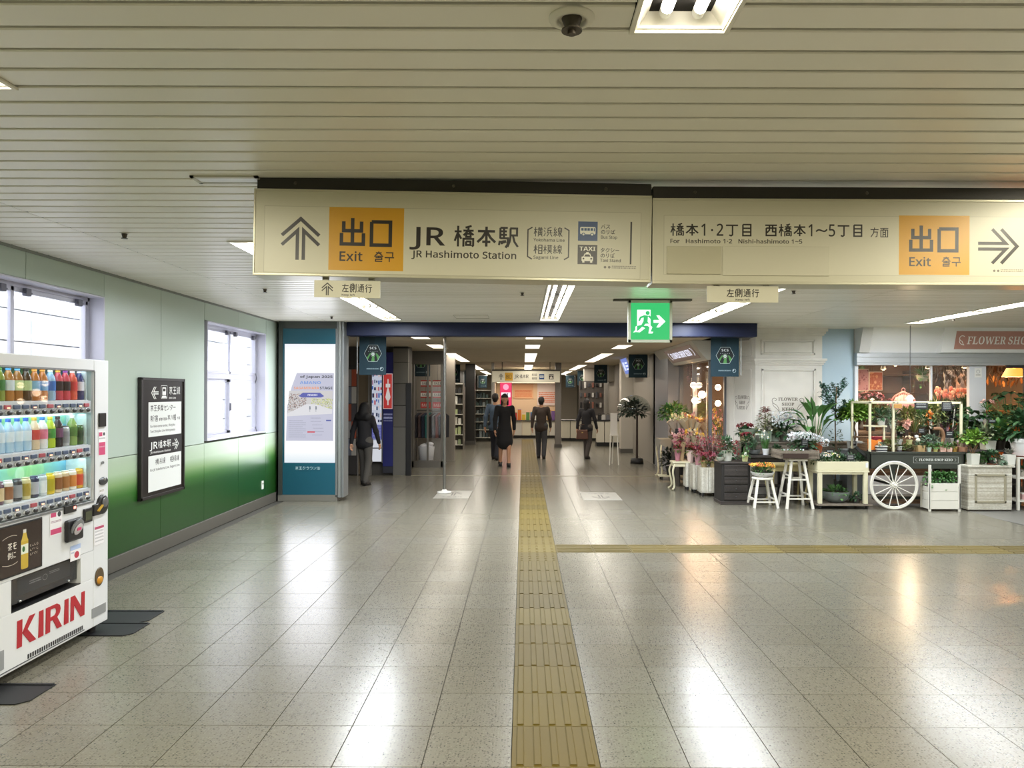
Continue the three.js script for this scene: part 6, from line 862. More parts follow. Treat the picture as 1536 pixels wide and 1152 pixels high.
  const ob = thing('paper_bag', 'bright orange paper bag at the left end of the cart', 'bag', [X(1312, D + 0.12), deck, -(D + 0.12)]); part('bag', [extrude([[-0.08, 0], [0.08, 0], [0.085, 0.15], [0.03, 0.135], [-0.085, 0.16]], 0.08, 0.004).translate(0, 0.03, -0.04)], mat('#e07a1c', 0.6), ob); part('tag', box(0.04, 0.05, 0.003, 0.05, 0.13, 0.044), mat('#e8c49a', 0.6), ob); part('tray', box(0.19, 0.03, 0.1, 0, 0.015, 0, 0.004), mat('#3a1f18', 0.6), ob);
  const rb = thing('gift_box', 'dark red box behind the orange bag on the cart', 'box', [X(1316, D + 0.34), step, -(D + 0.34)]); part('box', box(0.15, 0.1, 0.12, 0, 0.05, 0, 0.005), mat('#8e1f2e', 0.5), rb); part('lid', box(0.155, 0.025, 0.125, 0, 0.11, 0, 0.005), mat('#a02838', 0.5), rb);
  const wb = thing('striped_basket', 'black and white striped basket of small plants on the cart', 'basket', [X(1322, D + 0.05), deck, -(D + 0.05)]); for (let i = 0; i < 5; i++) part('band', box(0.14 + i * 0.004, 0.017, 0.075, 0, 0.01 + i * 0.019, 0, 0.004), i % 2 ? mat('#3a3b40', 0.6) : mat('#d8d8d2', 0.6), wb); { const L = new Leaves(); reseed(77); F.bush(L, 40, 0.06, 0.04, 0.04, 0.025, GREEN.grey); stuff(part('foliage', L.geo(), leafMat, wb)).position.y = 0.1; }
  const dw = thing('driftwood', 'curved brown driftwood branch on the cart', 'driftwood', [X(1408, D + 0.22), deck, -(D + 0.22)]); part('branch', [tube([[-0.08, 0.34, 0], [0.02, 0.33, 0.02], [0.07, 0.22, 0.01], [0.05, 0.1, 0], [0.08, 0.01, 0.02]], 0.026, 20, 7), tube([[0.06, 0.2, 0], [0.02, 0.1, 0.03], [-0.03, 0.0, 0.02]], 0.018, 14, 6)], mat('#8e6a4e', 0.8), dw);
  const hb = (l, u, v0, v1, u0, u1, lines, dd) => { const DD = D + dd, w = (u1 - u0) * DD / FOCAL, h = (v1 - v0) * DD / FOCAL; card(l, X((u0 + u1) / 2, DD), Y(v1, DD), DD, w, h, lines); };
  hb('hanging chalkboard at the middle of the cart\'s top rail', 0, 602, 612, 1372, 1392, [0, 0], 0.045); hb('hanging chalkboard at the right of the cart\'s top rail', 0, 601, 614, 1413, 1428, [0, 0, 0], 0.045); hb('dark price card low at the right of the cart', 0, 645, 655, 1419, 1430, [0], 0.2); hb('purple price card in the middle of the cart', 0, 641, 648, 1378, 1387, [0, 0], 0.2);
  const cb = thing('wooden_tag', 'small tan wooden tag hung on the cart\'s top rail', 'tag', [X(1347, D + 0.05), 1.49, -(D + 0.05)]); part('plate', box(0.12, 0.06, 0.008, 0, 0, 0, 0.003), mat('#b98a48', 0.6), cb); part('cord', rod([0, 0.03, 0], [0, 0.07, 0], 0.003, 0.003, 5), iron, cb);
  const bp = plant('black_leaf_plant', 'black dried bouquet with a white stem in the cart', 'plant', X(1424, D + 0.5), bs, D + 0.5, { pot: ['round', 0.06, 0.1, '#2a2a2a'], foliage: (L) => F.bush(L, 190, 0.13, 0.2, 0.08, 0.04, [0.012, 0.013, 0.016], 0.22), more: (t) => part('white_stem', rod([0, 0.08, 0.08], [0.005, 0.42, 0.13], 0.008), paintWhite, t) });
}
// ivy crate in front of the cart
{
  const t = thing('ivy_crate', 'white slatted crate with posts before the cart', 'crate', [0, 0, 0]), D = 10.42, x0 = X(1394, D), x1 = X(1440, D); crate(t, x0, x1, 0.03, 0.4, D, D + 0.2, 3, paintWhite); for (const x of [x0 - 0.004, x1 - 0.02]) part('tall_post', span(x, x + 0.03, 0.0, 0.66, D - 0.012, D + 0.018, 0.003), paintWhite, t); part('inner_shelf', span(x0, x1, 0.35, 0.365, D + 0.02, D + 0.18), paintWhite, t);
  for (let i = 0; i < 4; i++) plant('ivy', `green ivy in a grey pot, ${['first', 'second', 'third', 'fourth'][i]} from the left in the white crate`, 'ivy', x0 + 0.06 + i * 0.105, 0.366, D + 0.1, { pot: ['round', 0.047, 0.09, '#6d7a6a'], foliage: (L) => { F.bush(L, 90, 0.075, 0.07, 0.05, 0.04, GREEN.mid, 0.03); F.trail(L, 26, 0.07, i === 2 ? 0.2 : 0.1, GREEN.mid); } });
}
// weathered white cabinet with pots
{
  const D = 10.44, x0 = X(1453, D), x1 = X(1519, D), t = thing('weathered_cabinet', 'weathered white wooden cabinet with a framed front at the right', 'cabinet', [0, 0, 0]), H = 0.655;
  part('body', span(x0, x1, 0.02, H - 0.03, D + 0.01, D + 0.45, 0.005), wWhite, t); part('top', span(x0 - 0.02, x1 + 0.03, H - 0.03, H, D - 0.02, D + 0.47, 0.006), wWhite, t); part('plinth', span(x0 + 0.01, x1 - 0.01, 0, 0.03, D + 0.02, D + 0.44), mat('#3a352e', 0.8), t);
  for (let i = 0; i < 5; i++) part('board', span(x0 + 0.004, x1 - 0.004, 0.06 + i * 0.112, 0.06 + i * 0.112 + 0.108, D + 0.002, D + 0.012, 0.003), wWhite, t);
  const a = x0 + 0.09, b = x1 - 0.09; part('moulding', [span(a, b, 0.5, 0.53, D - 0.014, D + 0.004, 0.005), span(a, b, 0.12, 0.15, D - 0.014, D + 0.004, 0.005), span(a, a + 0.03, 0.12, 0.53, D - 0.014, D + 0.004, 0.005), span(b - 0.03, b, 0.12, 0.53, D - 0.014, D + 0.004, 0.005)], mat('#9c957e', 0.7), t);
  const P = (label, u, dd, spec, y = H + 0.001) => plant('potted_plant', label, 'plant', X(u, D + dd), y, D + dd, spec);
  P('white square pot with a lime green bush at the cabinet\'s left', 1460, 0.1, { pot: ['square', 0.066, 0.16, '#d3d3c8'], foliage: (L) => { F.bush(L, 190, 0.17, 0.14, 0.075, 0.055, GREEN.lime, 0.22); for (let i = 0; i < 6; i++) L.stalk([rnd(-0.03, 0.03), 0, 0], [rnd(-0.1, 0.1), 0.2, rnd(-0.05, 0.05)], 0.006, [0.2, 0.11, 0.05]); } });
  P('black pot with white tag on a terracotta saucer', 1488, 0.12, { pot: ['round', 0.06, 0.1, '#26241f'], saucer: '#9a5a40', foliage: (L) => F.bush(L, 100, 0.12, 0.1, 0.06, 0.035, GREEN.dark, 0.02), more: (t) => part('tag', box(0.04, 0.045, 0.003, 0.01, 0.07, 0.058), mat('#dcdcd8', 0.6), t) });
  P('glass jar of trailing leaves beside the terracotta saucer', 1473, 0.2, { pot: ['round', 0.05, 0.13, '#66705a'], foliage: (L) => { F.bush(L, 60, 0.07, 0.07, 0.05, 0.03, GREEN.mid); F.trail(L, 40, 0.055, 0.12, GREEN.mid); } });
  P('white square pot of grey succulents at the cabinet\'s right', 1514, 0.1, { pot: ['square', 0.064, 0.15, '#d6d5cc'], foliage: (L) => F.arch(L, 40, 0.12, 0.8, 0.03, [0.2, 0.2, 0.16]) });
  P('pale trailing plant over the cabinet\'s front edge', 1500, 0.08, { pot: ['round', 0.035, 0.08, '#8a8a7a'], foliage: (L) => { F.bush(L, 60, 0.06, 0.1, 0.05, 0.02, GREEN.grey); F.trail(L, 40, 0.07, 0.1, GREEN.grey); } });
  const s = thing('plant_stand', 'dark tiered stand behind the weathered cabinet', 'shelf', [0, 0, 0]); part('upper_board', span(6.45, 7.5, 0.8, 0.83, 11.0, 11.35, 0.004), wDark, s); for (const x of [6.47, 7.47]) part('side', span(x - 0.015, x + 0.015, 0, 0.8, 11.02, 11.33), wDark, s); part('lower_board', span(6.47, 7.47, 0.3, 0.33, 11.02, 11.33), wDark, s);
  const Q = (name, label, u, DD, spec, y = 0.831) => plant(name, label, 'plant', X(u, DD), y, DD, spec);
  Q('potted_plant', 'grey white pot of striped leaves behind the cabinet', 1482, 11.08, { pot: ['square', 0.085, 0.14, '#b9bcae'], foliage: (L) => { F.bush(L, 120, 0.16, 0.15, 0.1, 0.06, [0.14, 0.18, 0.1], 0.08); } });
  Q('potted_plant', 'dark pot of mixed green leaves right of the striped plant', 1500, 11.12, { pot: ['round', 0.08, 0.13, '#2d2a24'], foliage: (L) => { F.bush(L, 170, 0.18, 0.2, 0.11, 0.07, GREEN.mid, 0.12); F.bush(L, 40, 0.17, 0.2, 0.1, 0.07, GREEN.yellow, 0.12); } });
  const mon = (label, x, D2, y, n, size, hgt, seed) => { const m = plant('broad_leaf_plant', label, 'plant', x, y, D2, { pot: ['round', 0.13, 0.2, '#4c4a40'] }); reseed(seed); for (let i = 0; i < n; i++) { const L = new Leaves(), a = i * 2.4 + rnd(0.5), s = rnd(0.25, 1), h = hgt * rnd(0.35, 1), r = 0.26 * s; L.stalk([0, 0, 0], [Math.cos(a) * r, h, Math.sin(a) * r], 0.006, GREEN.mid); for (const [t, w] of [[-0.45, 0.7], [0, 1], [0.45, 0.7]]) L.leaf([Math.cos(a) * r, h, Math.sin(a) * r], [Math.cos(a + t), rnd(0.0, 0.5), Math.sin(a + t)], size * w * rnd(0.85, 1.1), size * 0.5, 0.9, GREEN.dark, 0.2); part('leaf', L.geo(), leafMat, m).position.y = 0.18; } return m; };
  mon('dark broad leafed plant just right of the cart frame', X(1462, 11.3), 11.62, 0, 44, 0.26, 1.3, 31); mon('dark broad leafed plant under the shop door post', X(1492, 11.5), 11.85, 0, 46, 0.26, 1.2, 57); mon('tall dark broad leafed plant at the right edge', X(1528, 11.6), 11.72, 0, 50, 0.28, 1.5, 83);
  Q('palm_plant', 'feathery palm fronds rising before the shop doorway', 1515, 11.3, { pot: ['round', 0.12, 0.16, '#3f3d34'], foliage: (L) => { for (let f = 0; f < 16; f++) { const a = f * 2.4, s = rnd(0.3, 0.8); for (let k = 1; k < 16; k++) { const q = k / 16, x = Math.cos(a) * s * q * 0.7, z = Math.sin(a) * s * q * 0.5, y = 0.9 * q - 0.55 * s * q * q; for (const e of [-1, 1]) L.leaf([x, y, z], [Math.cos(a + e * 1.1), 0.2, Math.sin(a + e * 1.1)], 0.13 * (1.1 - q * 0.6), 0.018, 0.6, GREEN.mid); } } } });
  Q('potted_plant', 'small pink flowered plant by the door post', 1481, 11.9, { pot: ['round', 0.06, 0.5, '#8a8a86'], foliage: (L) => { F.bush(L, 60, 0.1, 0.16, 0.1, 0.03, GREEN.mid, 0.1); }, blossoms: (L) => F.heads(L, 12, 0.09, 0.24, 0.06, 0.035, [0.8, 0.5, 0.45]) });
  // white rack at the right edge
  const r = thing('plant_rack', 'white ladder rack at the right edge of the picture', 'rack', [0, 0, 0]); for (const [x, d] of [[7.12, 10.55], [7.72, 10.55], [7.12, 10.9], [7.72, 10.9]]) part('post', span(x - 0.018, x + 0.018, 0, 0.76, d - 0.018, d + 0.018, 0.003), paintWhite, r); for (const y of [0.12, 0.45, 0.74]) part('shelf', span(7.1, 7.74, y, y + 0.022, 10.53, 10.92, 0.003), paintWhite, r);
  plant('potted_plant', 'large white bowl planter on a terracotta saucer at the right edge', 'plant', 7.33, 0.763, 10.72, { pot: ['round', 0.2, 0.26, '#d9dad8'], saucer: '#8e4f3a', foliage: (L) => { F.bush(L, 200, 0.26, 0.4, 0.16, 0.07, GREEN.dark, 0.15); } }); plant('potted_plant', 'small pale pot on the middle shelf of the white rack', 'plant', 7.28, 0.473, 10.7, { pot: ['round', 0.06, 0.1, '#a9a49c'], foliage: (L) => F.bush(L, 50, 0.08, 0.06, 0.05, 0.03, GREEN.dark) });
  const bx = thing('seed_box', 'small pink and white box on the rack\'s lowest shelf', 'box', [7.3, 0.143, -10.68]); part('box', box(0.12, 0.08, 0.1, 0, 0.04, 0, 0.004), mat('#c9a2a0', 0.6), bx); part('lid', box(0.125, 0.02, 0.105, 0, 0.085, 0, 0.003), mat('#e2dcd8', 0.6), bx);
  card('black price card beside the white bowl planter', X(1518, 10.5), 0.656, 10.6, 0.1, 0.075, [0], 0.14); card('black price card above the lime bush', X(1465, 11.4), 0.831, 11.02, 0.11, 0.055, [0], 0.4);
}
// window display behind the cart
{
  const b = thing('display_bench', 'dark bench of flowers inside the shop window', 'bench', [0, 0, 0]); part('top', span(5.62, 7.35, 0.98, 1.02, 12.35, 13.05, 0.005), wBrown, b); for (const x of [5.66, 7.3]) part('side', span(x - 0.02, x + 0.02, 0, 0.98, 12.38, 13.0), wBrown, b); part('front', span(5.66, 7.3, 0.2, 0.98, 12.38, 12.4), wBrown, b);
  const P = (name, label, u, D, spec, cat = 'flowers') => plant(name, label, cat, X(u, D), 1.021, D, spec);
  P('red_flower_bucket', 'deep pink flowers at the left of the shop window', 1306, 12.85, { pot: ['round', 0.1, 0.24, '#4a4440'], foliage: (L) => F.arch(L, 40, 0.4, 0.7, 0.03, GREEN.olive), blossoms: (L) => F.heads(L, 34, 0.22, 0.34, 0.12, 0.04, [ROSE, RED, PINK]) });
  P('pink_flower_bucket', 'pink flowers left of the bird cage in the window', 1330, 12.85, { pot: ['round', 0.09, 0.2, '#55504a'], foliage: (L) => F.arch(L, 30, 0.4, 0.6, 0.02, GREEN.olive), blossoms: (L) => F.heads(L, 22, 0.17, 0.28, 0.1, 0.035, [ROSE, PINK]) });
  P('tulip_bucket', 'tin of long leafed orange red tulips in the window', 1412, 12.8, { pot: ['round', 0.13, 0.2, '#3b3a3c'], foliage: (L) => F.arch(L, 70, 0.52, 0.7, 0.04, GREEN.olive), blossoms: (L) => { for (let i = 0; i < 30; i++) L.blob(rnd(-0.1, 0.32), rnd(0.4, 0.56), rnd(-0.1, 0.1), 0.035, [[0.7, 0.16, 0.1], [0.75, 0.3, 0.2], [0.8, 0.45, 0.3]][Math.floor(rnd(3))], 1.5); } });
  P('tulip_bucket', 'dark leafed bucket with a few red buds right of the tulips', 1447, 12.8, { pot: ['round', 0.12, 0.22, '#2b2c30'], foliage: (L) => F.arch(L, 70, 0.5, 0.6, 0.05, GREEN.dark), blossoms: (L) => { for (let i = 0; i < 12; i++) L.blob(rnd(-0.16, 0.12), rnd(0.42, 0.54), rnd(-0.1, 0.1), 0.03, [0.7, 0.2, 0.12], 1.5); } });
  P('dried_flower_tray', 'tray of yellowish dried flowers in the window centre', 1385, 12.85, { pot: ['bowl', 0.16, 0.1, '#6a5238'], foliage: (L) => F.bush(L, 60, 0.2, 0.14, 0.08, 0.03, GREEN.olive), blossoms: (L) => F.heads(L, 34, 0.2, 0.08, 0.1, 0.035, [CREAM, [0.7, 0.5, 0.25], [0.7, 0.4, 0.3]]) });
  [[1336, 'dark leafy plant low in the shop window behind the small shelf', GREEN.dark, 0.3], [1362, 'olive leafy plant low in the shop window left of centre', GREEN.olive, 0.34], [1384, 'dense green plant low in the shop window centre', GREEN.mid, 0.34], [1406, 'dark leafy plant low in the shop window right of centre', GREEN.dark, 0.4], [1432, 'deep green plant low in the shop window by the tulips', GREEN.dark, 0.36]].forEach(([u, l, c, h]) => P('potted_plant', l, u, 12.46, { pot: ['round', 0.08, 0.12, '#3c3833'], foliage: (L) => { F.bush(L, 190, 0.17, h * 0.5, 0.1, 0.04, c, h * 0.45); F.arch(L, 14, h, 0.5, 0.03, c); } }, 'plant'));
  const cg = thing('bird_cage', 'pink domed bird cage in the shop window', 'bird cage', [X(1355, 12.85), 1.16, -12.85]); const m = mat('#d89a98', 0.5), bars = []; part('stand', [cyl(0.04, 0.06, 0.14, 0, -0.138, 0, 14)], mat('#5a4236', 0.7), cg); part('base', lathe([[0, 0], [0.2, 0], [0.21, 0.03], [0.2, 0.05], [0, 0.05]], 24), m, cg); for (let i = 0; i < 22; i++) { const a = i / 22 * 6.283, c = Math.cos(a), s = Math.sin(a); part('bar', tube([[c * 0.19, 0.05, s * 0.19], [c * 0.2, 0.34, s * 0.2], [c * 0.15, 0.47, s * 0.15], [c * 0.02, 0.55, s * 0.02]], 0.004, 10, 4), m, cg); } part('hoop', [new THREE.TorusGeometry(0.2, 0.007, 6, 28).rotateX(Math.PI / 2).translate(0, 0.3, 0), new THREE.TorusGeometry(0.195, 0.007, 6, 28).rotateX(Math.PI / 2).translate(0, 0.16, 0), new THREE.TorusGeometry(0.03, 0.006, 6, 14).translate(0, 0.58, 0)], m, cg); part('cloth_lining', lathe([[0.17, 0.055], [0.175, 0.32], [0.13, 0.44], [0.02, 0.5]], 20), mat('#e0b6b4', 0.8), cg);
  const hg = plant('hanging_plant', 'hanging basket of ferns under the shop ceiling', 'plant', X(1384, 12.7), Y(570, 12.7), 12.7, { pot: ['bowl', 0.11, 0.1, '#9aa08a'], foliage: (L) => { F.arch(L, 60, 0.26, 1.6, 0.02, GREEN.mid); F.trail(L, 30, 0.12, 0.2, GREEN.mid); }, more: (t) => part('wires', [0, 2.1, 4.2].map((a) => rod([Math.cos(a) * 0.1, 0.1, Math.sin(a) * 0.1], [0, 2.55 - Y(570, 12.7), 0], 0.003, 0.003, 5)), mat('#c9c9c6', 0.4), t) });
  // shop interior: shelving, posters and the counter
  const sh = thing('shop_shelving', 'tall brown shelving with goods along the shop\'s back wall', 'shelving', [0, 0, 0]); for (let i = 0; i < 5; i++) part('shelf', span(5.6, 9.9, 0.4 + i * 0.42, 0.43 + i * 0.42, 16.5, 16.98), wBrown, sh); for (let i = 0; i < 5; i++) part('upright', span(5.6 + i * 1.06, 5.64 + i * 1.06, 0, 2.2, 16.5, 16.98), wBrown, sh);
  reseed(321); const vg = ['vase', 'tin', 'wreath'], tones = [['pink', '#b9707a'], ['white', '#cfc9c0'], ['green', '#4a6a44'], ['amber', '#b9843c'], ['red', '#8a2c30'], ['grey', '#77777a']], rowW = ['lowest', 'second', 'third', 'top'];
  for (let r = 1; r < 5; r++) for (let i = 0; i < 6; i++) { const [n, c] = tones[(i * 2 + r) % 6], x = 5.85 + i * 0.36 + rnd(0.1), h = rnd(0.16, 0.3); const v = thing('vase', `${n} vase, number ${['one', 'two', 'three', 'four', 'five', 'six'][i]} from the left on the shop's ${rowW[r - 1]} shelf`, 'vase', [x, 0.431 + r * 0.42, -16.7], 0, 'vases on the back shelves of the flower shop'); part('body', lathe([[0, 0], [0.06, 0], [0.09, h * 0.4], [0.04, h * 0.8], [0.055, h], [0.045, h], [0, h * 0.8]], 14), mat(c, 0.4), v); const L = new Leaves(); F.arch(L, 14, 0.14, 0.9, 0.03, GREEN.mid); stuff(part('sprig', L.geo(), leafMat, v)).position.y = h * 0.85; }
  const po = (label, u0, u1, v0, v1, D, c1, c2) => { const w = (u1 - u0) * D / FOCAL, h = (v1 - v0) * D / FOCAL, [c, x] = canvas(128, Math.round(128 * h / w)); x.fillStyle = c1; x.fillRect(0, 0, 128, c.height); reseed(u0); for (let i = 0; i < 30; i++) { x.fillStyle = c2; x.globalAlpha = rnd(0.3, 0.9); x.beginPath(); x.arc(rnd(128), rnd(c.height), rnd(4, 14), 0, 7); x.fill(); } x.globalAlpha = 1; const t = thing('shop_poster', label, 'poster', [X((u0 + u1) / 2, D), Y((v0 + v1) / 2, D), -D]); part('board', box(w, h, 0.02, 0, 0, -0.011, 0.003), mat('#d8d0c4', 0.6), t); part('print', plate(w * 0.94, h * 0.94, 0, 0, 0.0005), printed(c, 0.5), t); part('wires', [rod([-w / 2 + 0.02, h / 2, -0.01], [-w / 2 + 0.02, 2.56 - t.position.y, -0.01], 0.003, 0.003, 5), rod([w / 2 - 0.02, h / 2, -0.01], [w / 2 - 0.02, 2.56 - t.position.y, -0.01], 0.003, 0.003, 5)], iron, t); };
  po('mauve poster at the far left of the shop window', 1287, 1303, 552, 585, 13.6, '#b58a9a', '#7f4a62'); po('red framed flower poster beside the mauve one', 1304, 1324, 556, 584, 13.7, '#a8583c', '#d8a87c'); po('grey patterned panel in the window\'s upper right', 1416, 1450, 553, 590, 14.5, '#8f8a94', '#c8c2c8');
  const ct = thing('shop_counter', 'orange brown counter inside the shop doorway', 'counter', [0, 0, 0]); part('top', span(7.7, 9.6, 1.3, 1.36, 13.9, 14.5, 0.008), wBrown, ct); part('front', span(7.75, 9.55, 0, 1.3, 13.95, 14.45), mat('#a8602a', 0.6), ct); const pt = thing('partition', 'dark hanging dried flowers over the shop counter', 'dried flowers', [8.5, 2.1, -13.9]); { const L = new Leaves(); reseed(61); for (let i = 0; i < 300; i++) L.leaf([rnd(-0.9, 0.9), rnd(-0.2, 0.3), rnd(-0.2, 0.2)], [rnd(-0.6, 0.6), -1, rnd(-0.6, 0.6)], 0.14, 0.05, 0.2, [0.08, 0.05, 0.03]); stuff(part('bunches', L.geo(), petalMat, pt)); part('rod', rod([-1, 0.32, 0], [1, 0.32, 0], 0.012), iron, pt); }
}
// ---- left group: crates on casters, bouquets, stool, small tree
{
  const C = [[2.87, 3.17, 11.82, 12.1, 'front white plank crate on casters beside the black chest'], [2.83, 3.08, 12.22, 12.48, 'second white plank crate on casters, behind the front one'], [2.79, 3.0, 12.56, 12.8, 'rearmost white plank crate on casters']];
  C.forEach(([x0, x1, d0, d1, l], i) => { const t = thing('wheeled_crate', l, 'crate', [0, 0, 0]); for (let k = 0; k < 5; k++) { const w = (x1 - x0) / 5; part('plank', span(x0 + k * w + 0.002, x0 + (k + 1) * w - 0.002, 0.075, 0.47, d0, d0 + 0.016, 0.003), wPlank, t); } part('side', span(x0, x0 + 0.016, 0.075, 0.47, d0 + 0.016, d1), wPlank, t); part('side', span(x1 - 0.016, x1, 0.075, 0.47, d0 + 0.016, d1), wPlank, t); part('back', span(x0, x1, 0.075, 0.47, d1 - 0.016, d1), wPlank, t); part('bottom', span(x0, x1, 0.065, 0.085, d0, d1), wPlank, t); part('false_floor', span(x0 + 0.016, x1 - 0.016, 0.4, 0.41, d0 + 0.016, d1 - 0.016), wBrown, t); for (const a of [x0 + 0.04, x1 - 0.04]) for (const d of [d0 + 0.04, d1 - 0.04]) caster(t, a, 0.065, d); });
  const wrap = (label, x, y, D, r, h, paper, fl, seed) => { const t = plant('wrapped_bouquet', label, 'bouquet', x, y, D, { blossoms: (L) => { for (let i = 0; i < 80; i++) { const a = rnd(6.28), q = Math.sqrt(rnd()) * r * 1.15; L.flower(Math.cos(a) * q, h + rnd(-0.02, 0.13), Math.sin(a) * q, 0.018, fl[Math.floor(rnd(fl.length))], null, [Math.cos(a), 1, Math.sin(a) + 0.5]); } }, foliage: (L) => F.bush(L, 70, r * 0.95, 0.08, 0.07, 0.03, GREEN.olive, h - 0.02) }); const n = 9, pts = []; part('paper', lathe([[r * 0.55, 0], [r * 0.75, h * 0.5], [r * 1.1, h * 0.98], [r * 1.08, h * 0.98], [r * 0.73, h * 0.5], [r * 0.5, 0.01]], n), new THREE.MeshPhysicalMaterial({ color: S(paper), roughness: 0.7, flatShading: true }), t); return t; };
  wrap('tan paper wrapped red heather in the front crate\'s left', 2.95, 0.411, 11.95, 0.06, 0.17, '#a8946a', [RED, ROSE, [0.4, 0.08, 0.1]]); wrap('tan paper wrapped red heather in the front crate\'s right', 3.09, 0.411, 11.95, 0.06, 0.16, '#b09a70', [ROSE, PINK, RED]); wrap('pink paper wrapped flowers in the second crate', 2.95, 0.411, 12.35, 0.075, 0.26, '#b58288', [RED, ROSE]); wrap('crimson flowers in pale paper in the rearmost crate', 2.89, 0.411, 12.68, 0.07, 0.28, '#d9c0b8', [RED, RED, ROSE]);
  plant('red_flower_mass', 'mass of red and pink stems behind the front crate', 'flowers', 3.16, 0, 12.35, { pot: ['round', 0.09, 0.5, '#40403e'], foliage: (L) => { F.arch(L, 60, 0.5, 0.6, 0.02, [0.12, 0.08, 0.06]); }, blossoms: (L) => { for (let i = 0; i < 40; i++) L.stalk([rnd(-0.15, 0.1), 0, rnd(-0.05, 0.1)], [rnd(-0.28, 0.2), rnd(0.4, 0.62), rnd(-0.1, 0.2)], 0.003, [0.4, 0.3, 0.28]); for (let i = 0; i < 240; i++) L.flower(rnd(-0.28, 0.2), rnd(0.16, 0.5), rnd(-0.1, 0.2), 0.018, [RED, RED, ROSE, PINK, [0.3, 0.05, 0.07]][Math.floor(rnd(5))]); } });
  plant('red_flower_mass', 'dark red flowers above the black chest', 'flowers', 3.32, 0, 11.75, { pot: ['round', 0.09, 0.62, '#40403e'], foliage: (L) => { F.bush(L, 120, 0.16, 0.2, 0.08, 0.035, GREEN.dark, 0.1); }, blossoms: (L) => { for (let i = 0; i < 130; i++) L.flower(rnd(-0.2, 0.1), rnd(0.14, 0.36), rnd(-0.05, 0.16), 0.02, [RED, [0.45, 0.03, 0.06], ROSE][Math.floor(rnd(3))]); } });
  // tiered bucket rack inside the corridor edge
  const rk = thing('bucket_rack', 'two step wooden rack holding black flower buckets', 'rack', [0, 0, 0]); part('upper_board', span(2.78, 3.24, 0.78, 0.81, 13.5, 13.8), wDark, rk); part('lower_board', span(2.78, 3.24, 0.5, 0.53, 13.1, 13.45), wDark, rk); for (const x of [2.8, 3.22]) part('side', [span(x - 0.012, x + 0.012, 0, 0.5, 13.12, 13.43), span(x - 0.012, x + 0.012, 0, 0.78, 13.5, 13.78)], wDark, rk);
  const bk = (label, x, y, D, paper, fl) => { const t = thing('flower_bucket', label, 'flower bucket', [x, y, -D]); part('bucket', lathe([[0, 0], [0.07, 0], [0.09, 0.18], [0.096, 0.185], [0.096, 0.2], [0.085, 0.2], [0.06, 0.02], [0, 0.02]], 18), mat('#2b2d30', 0.45), t); part('handle', new THREE.TorusGeometry(0.09, 0.004, 5, 18, Math.PI).rotateX(-0.3).translate(0, 0.17, 0.02), iron, t); reseed(Math.round(x * 1000 + D)); for (let i = 0; i < 3; i++) { const L = new Leaves(), cx = -0.05 + i * 0.05, hh = rnd(0.2, 0.3), rr = rnd(0.06, 0.1); part('paper_cone', lathe([[0.015, 0], [rr, hh], [rr - 0.002, hh], [0.013, 0]], 7).rotateX(rnd(-0.2, 0.3)).rotateZ((1 - i) * rnd(0.2, 0.45)).translate(cx, 0.1, rnd(-0.03, 0.03)), new THREE.MeshPhysicalMaterial({ color: S(paper), roughness: 0.7, flatShading: true }), t); const bl = new Leaves(); for (let k = 0; k < 12; k++) bl.flower(cx + (i - 1) * 0.07 + rnd(-0.06, 0.06), 0.12 + hh + rnd(-0.02, 0.07), rnd(-0.05, 0.06), 0.036, fl[Math.floor(rnd(fl.length))]); stuff(part('blossoms', bl.geo(), petalMat, t)); } };
  bk('black bucket of bouquets in pale pink paper, lower step left', 2.87, 0.531, 13.28, '#b98e86', [PINK, [0.8, 0.55, 0.5]]); bk('black bucket of bouquets in cream paper, lower step right', 3.1, 0.531, 13.28, '#b0a488', [CREAM, YEL]); bk('black bucket with white blossoms on the upper step left', 2.9, 0.811, 13.65, '#b5a594', [CREAM, [0.7, 0.7, 0.4]]); bk('black bucket with yellow blossoms on the upper step right', 3.12, 0.811, 13.65, '#b8a98c', [YEL, CREAM, PINK]);
  plant('tall_bouquet', 'tall warm lit flowers just behind the corridor window', 'flowers', 3.6, 0, 13.3, { pot: ['round', 0.1, 0.7, '#4a3f38'], foliage: (L) => F.arch(L, 50, 0.7, 0.4, 0.02, GREEN.olive), blossoms: (L) => { for (let i = 0; i < 130; i++) L.flower(rnd(-0.24, 0.22), rnd(0.1, 0.75), rnd(-0.1, 0.14), 0.04, [YEL, PINK, ROSE, [0.8, 0.3, 0.3], CREAM][Math.floor(rnd(5))]); } });
  const wr = thing('wreath', 'round dried pink wreath hung inside the corridor window', 'wreath', [3.4, Y(556, 15), -15]); { const L = new Leaves(); reseed(71); for (let i = 0; i < 240; i++) { const a = rnd(6.28), r = 0.15 + rnd(-0.04, 0.04); L.leaf([rnd(-0.03, 0.03), Math.sin(a) * r, Math.cos(a) * r], [rnd(-1, 1), Math.sin(a) + rnd(-0.8, 0.8), Math.cos(a) + rnd(-0.8, 0.8)], 0.06, 0.03, 0.2, [[0.3, 0.12, 0.12], [0.4, 0.2, 0.18], [0.2, 0.1, 0.07]][i % 3]); } stuff(part('sprigs', L.geo(), petalMat, wr)); } part('ring', new THREE.TorusGeometry(0.15, 0.012, 6, 24).rotateY(Math.PI / 2), mat('#5a4030', 0.8), wr); part('cord', rod([0, 0.15, 0], [0, 2.56 - Y(556, 15), 0], 0.003, 0.003, 5), iron, wr);
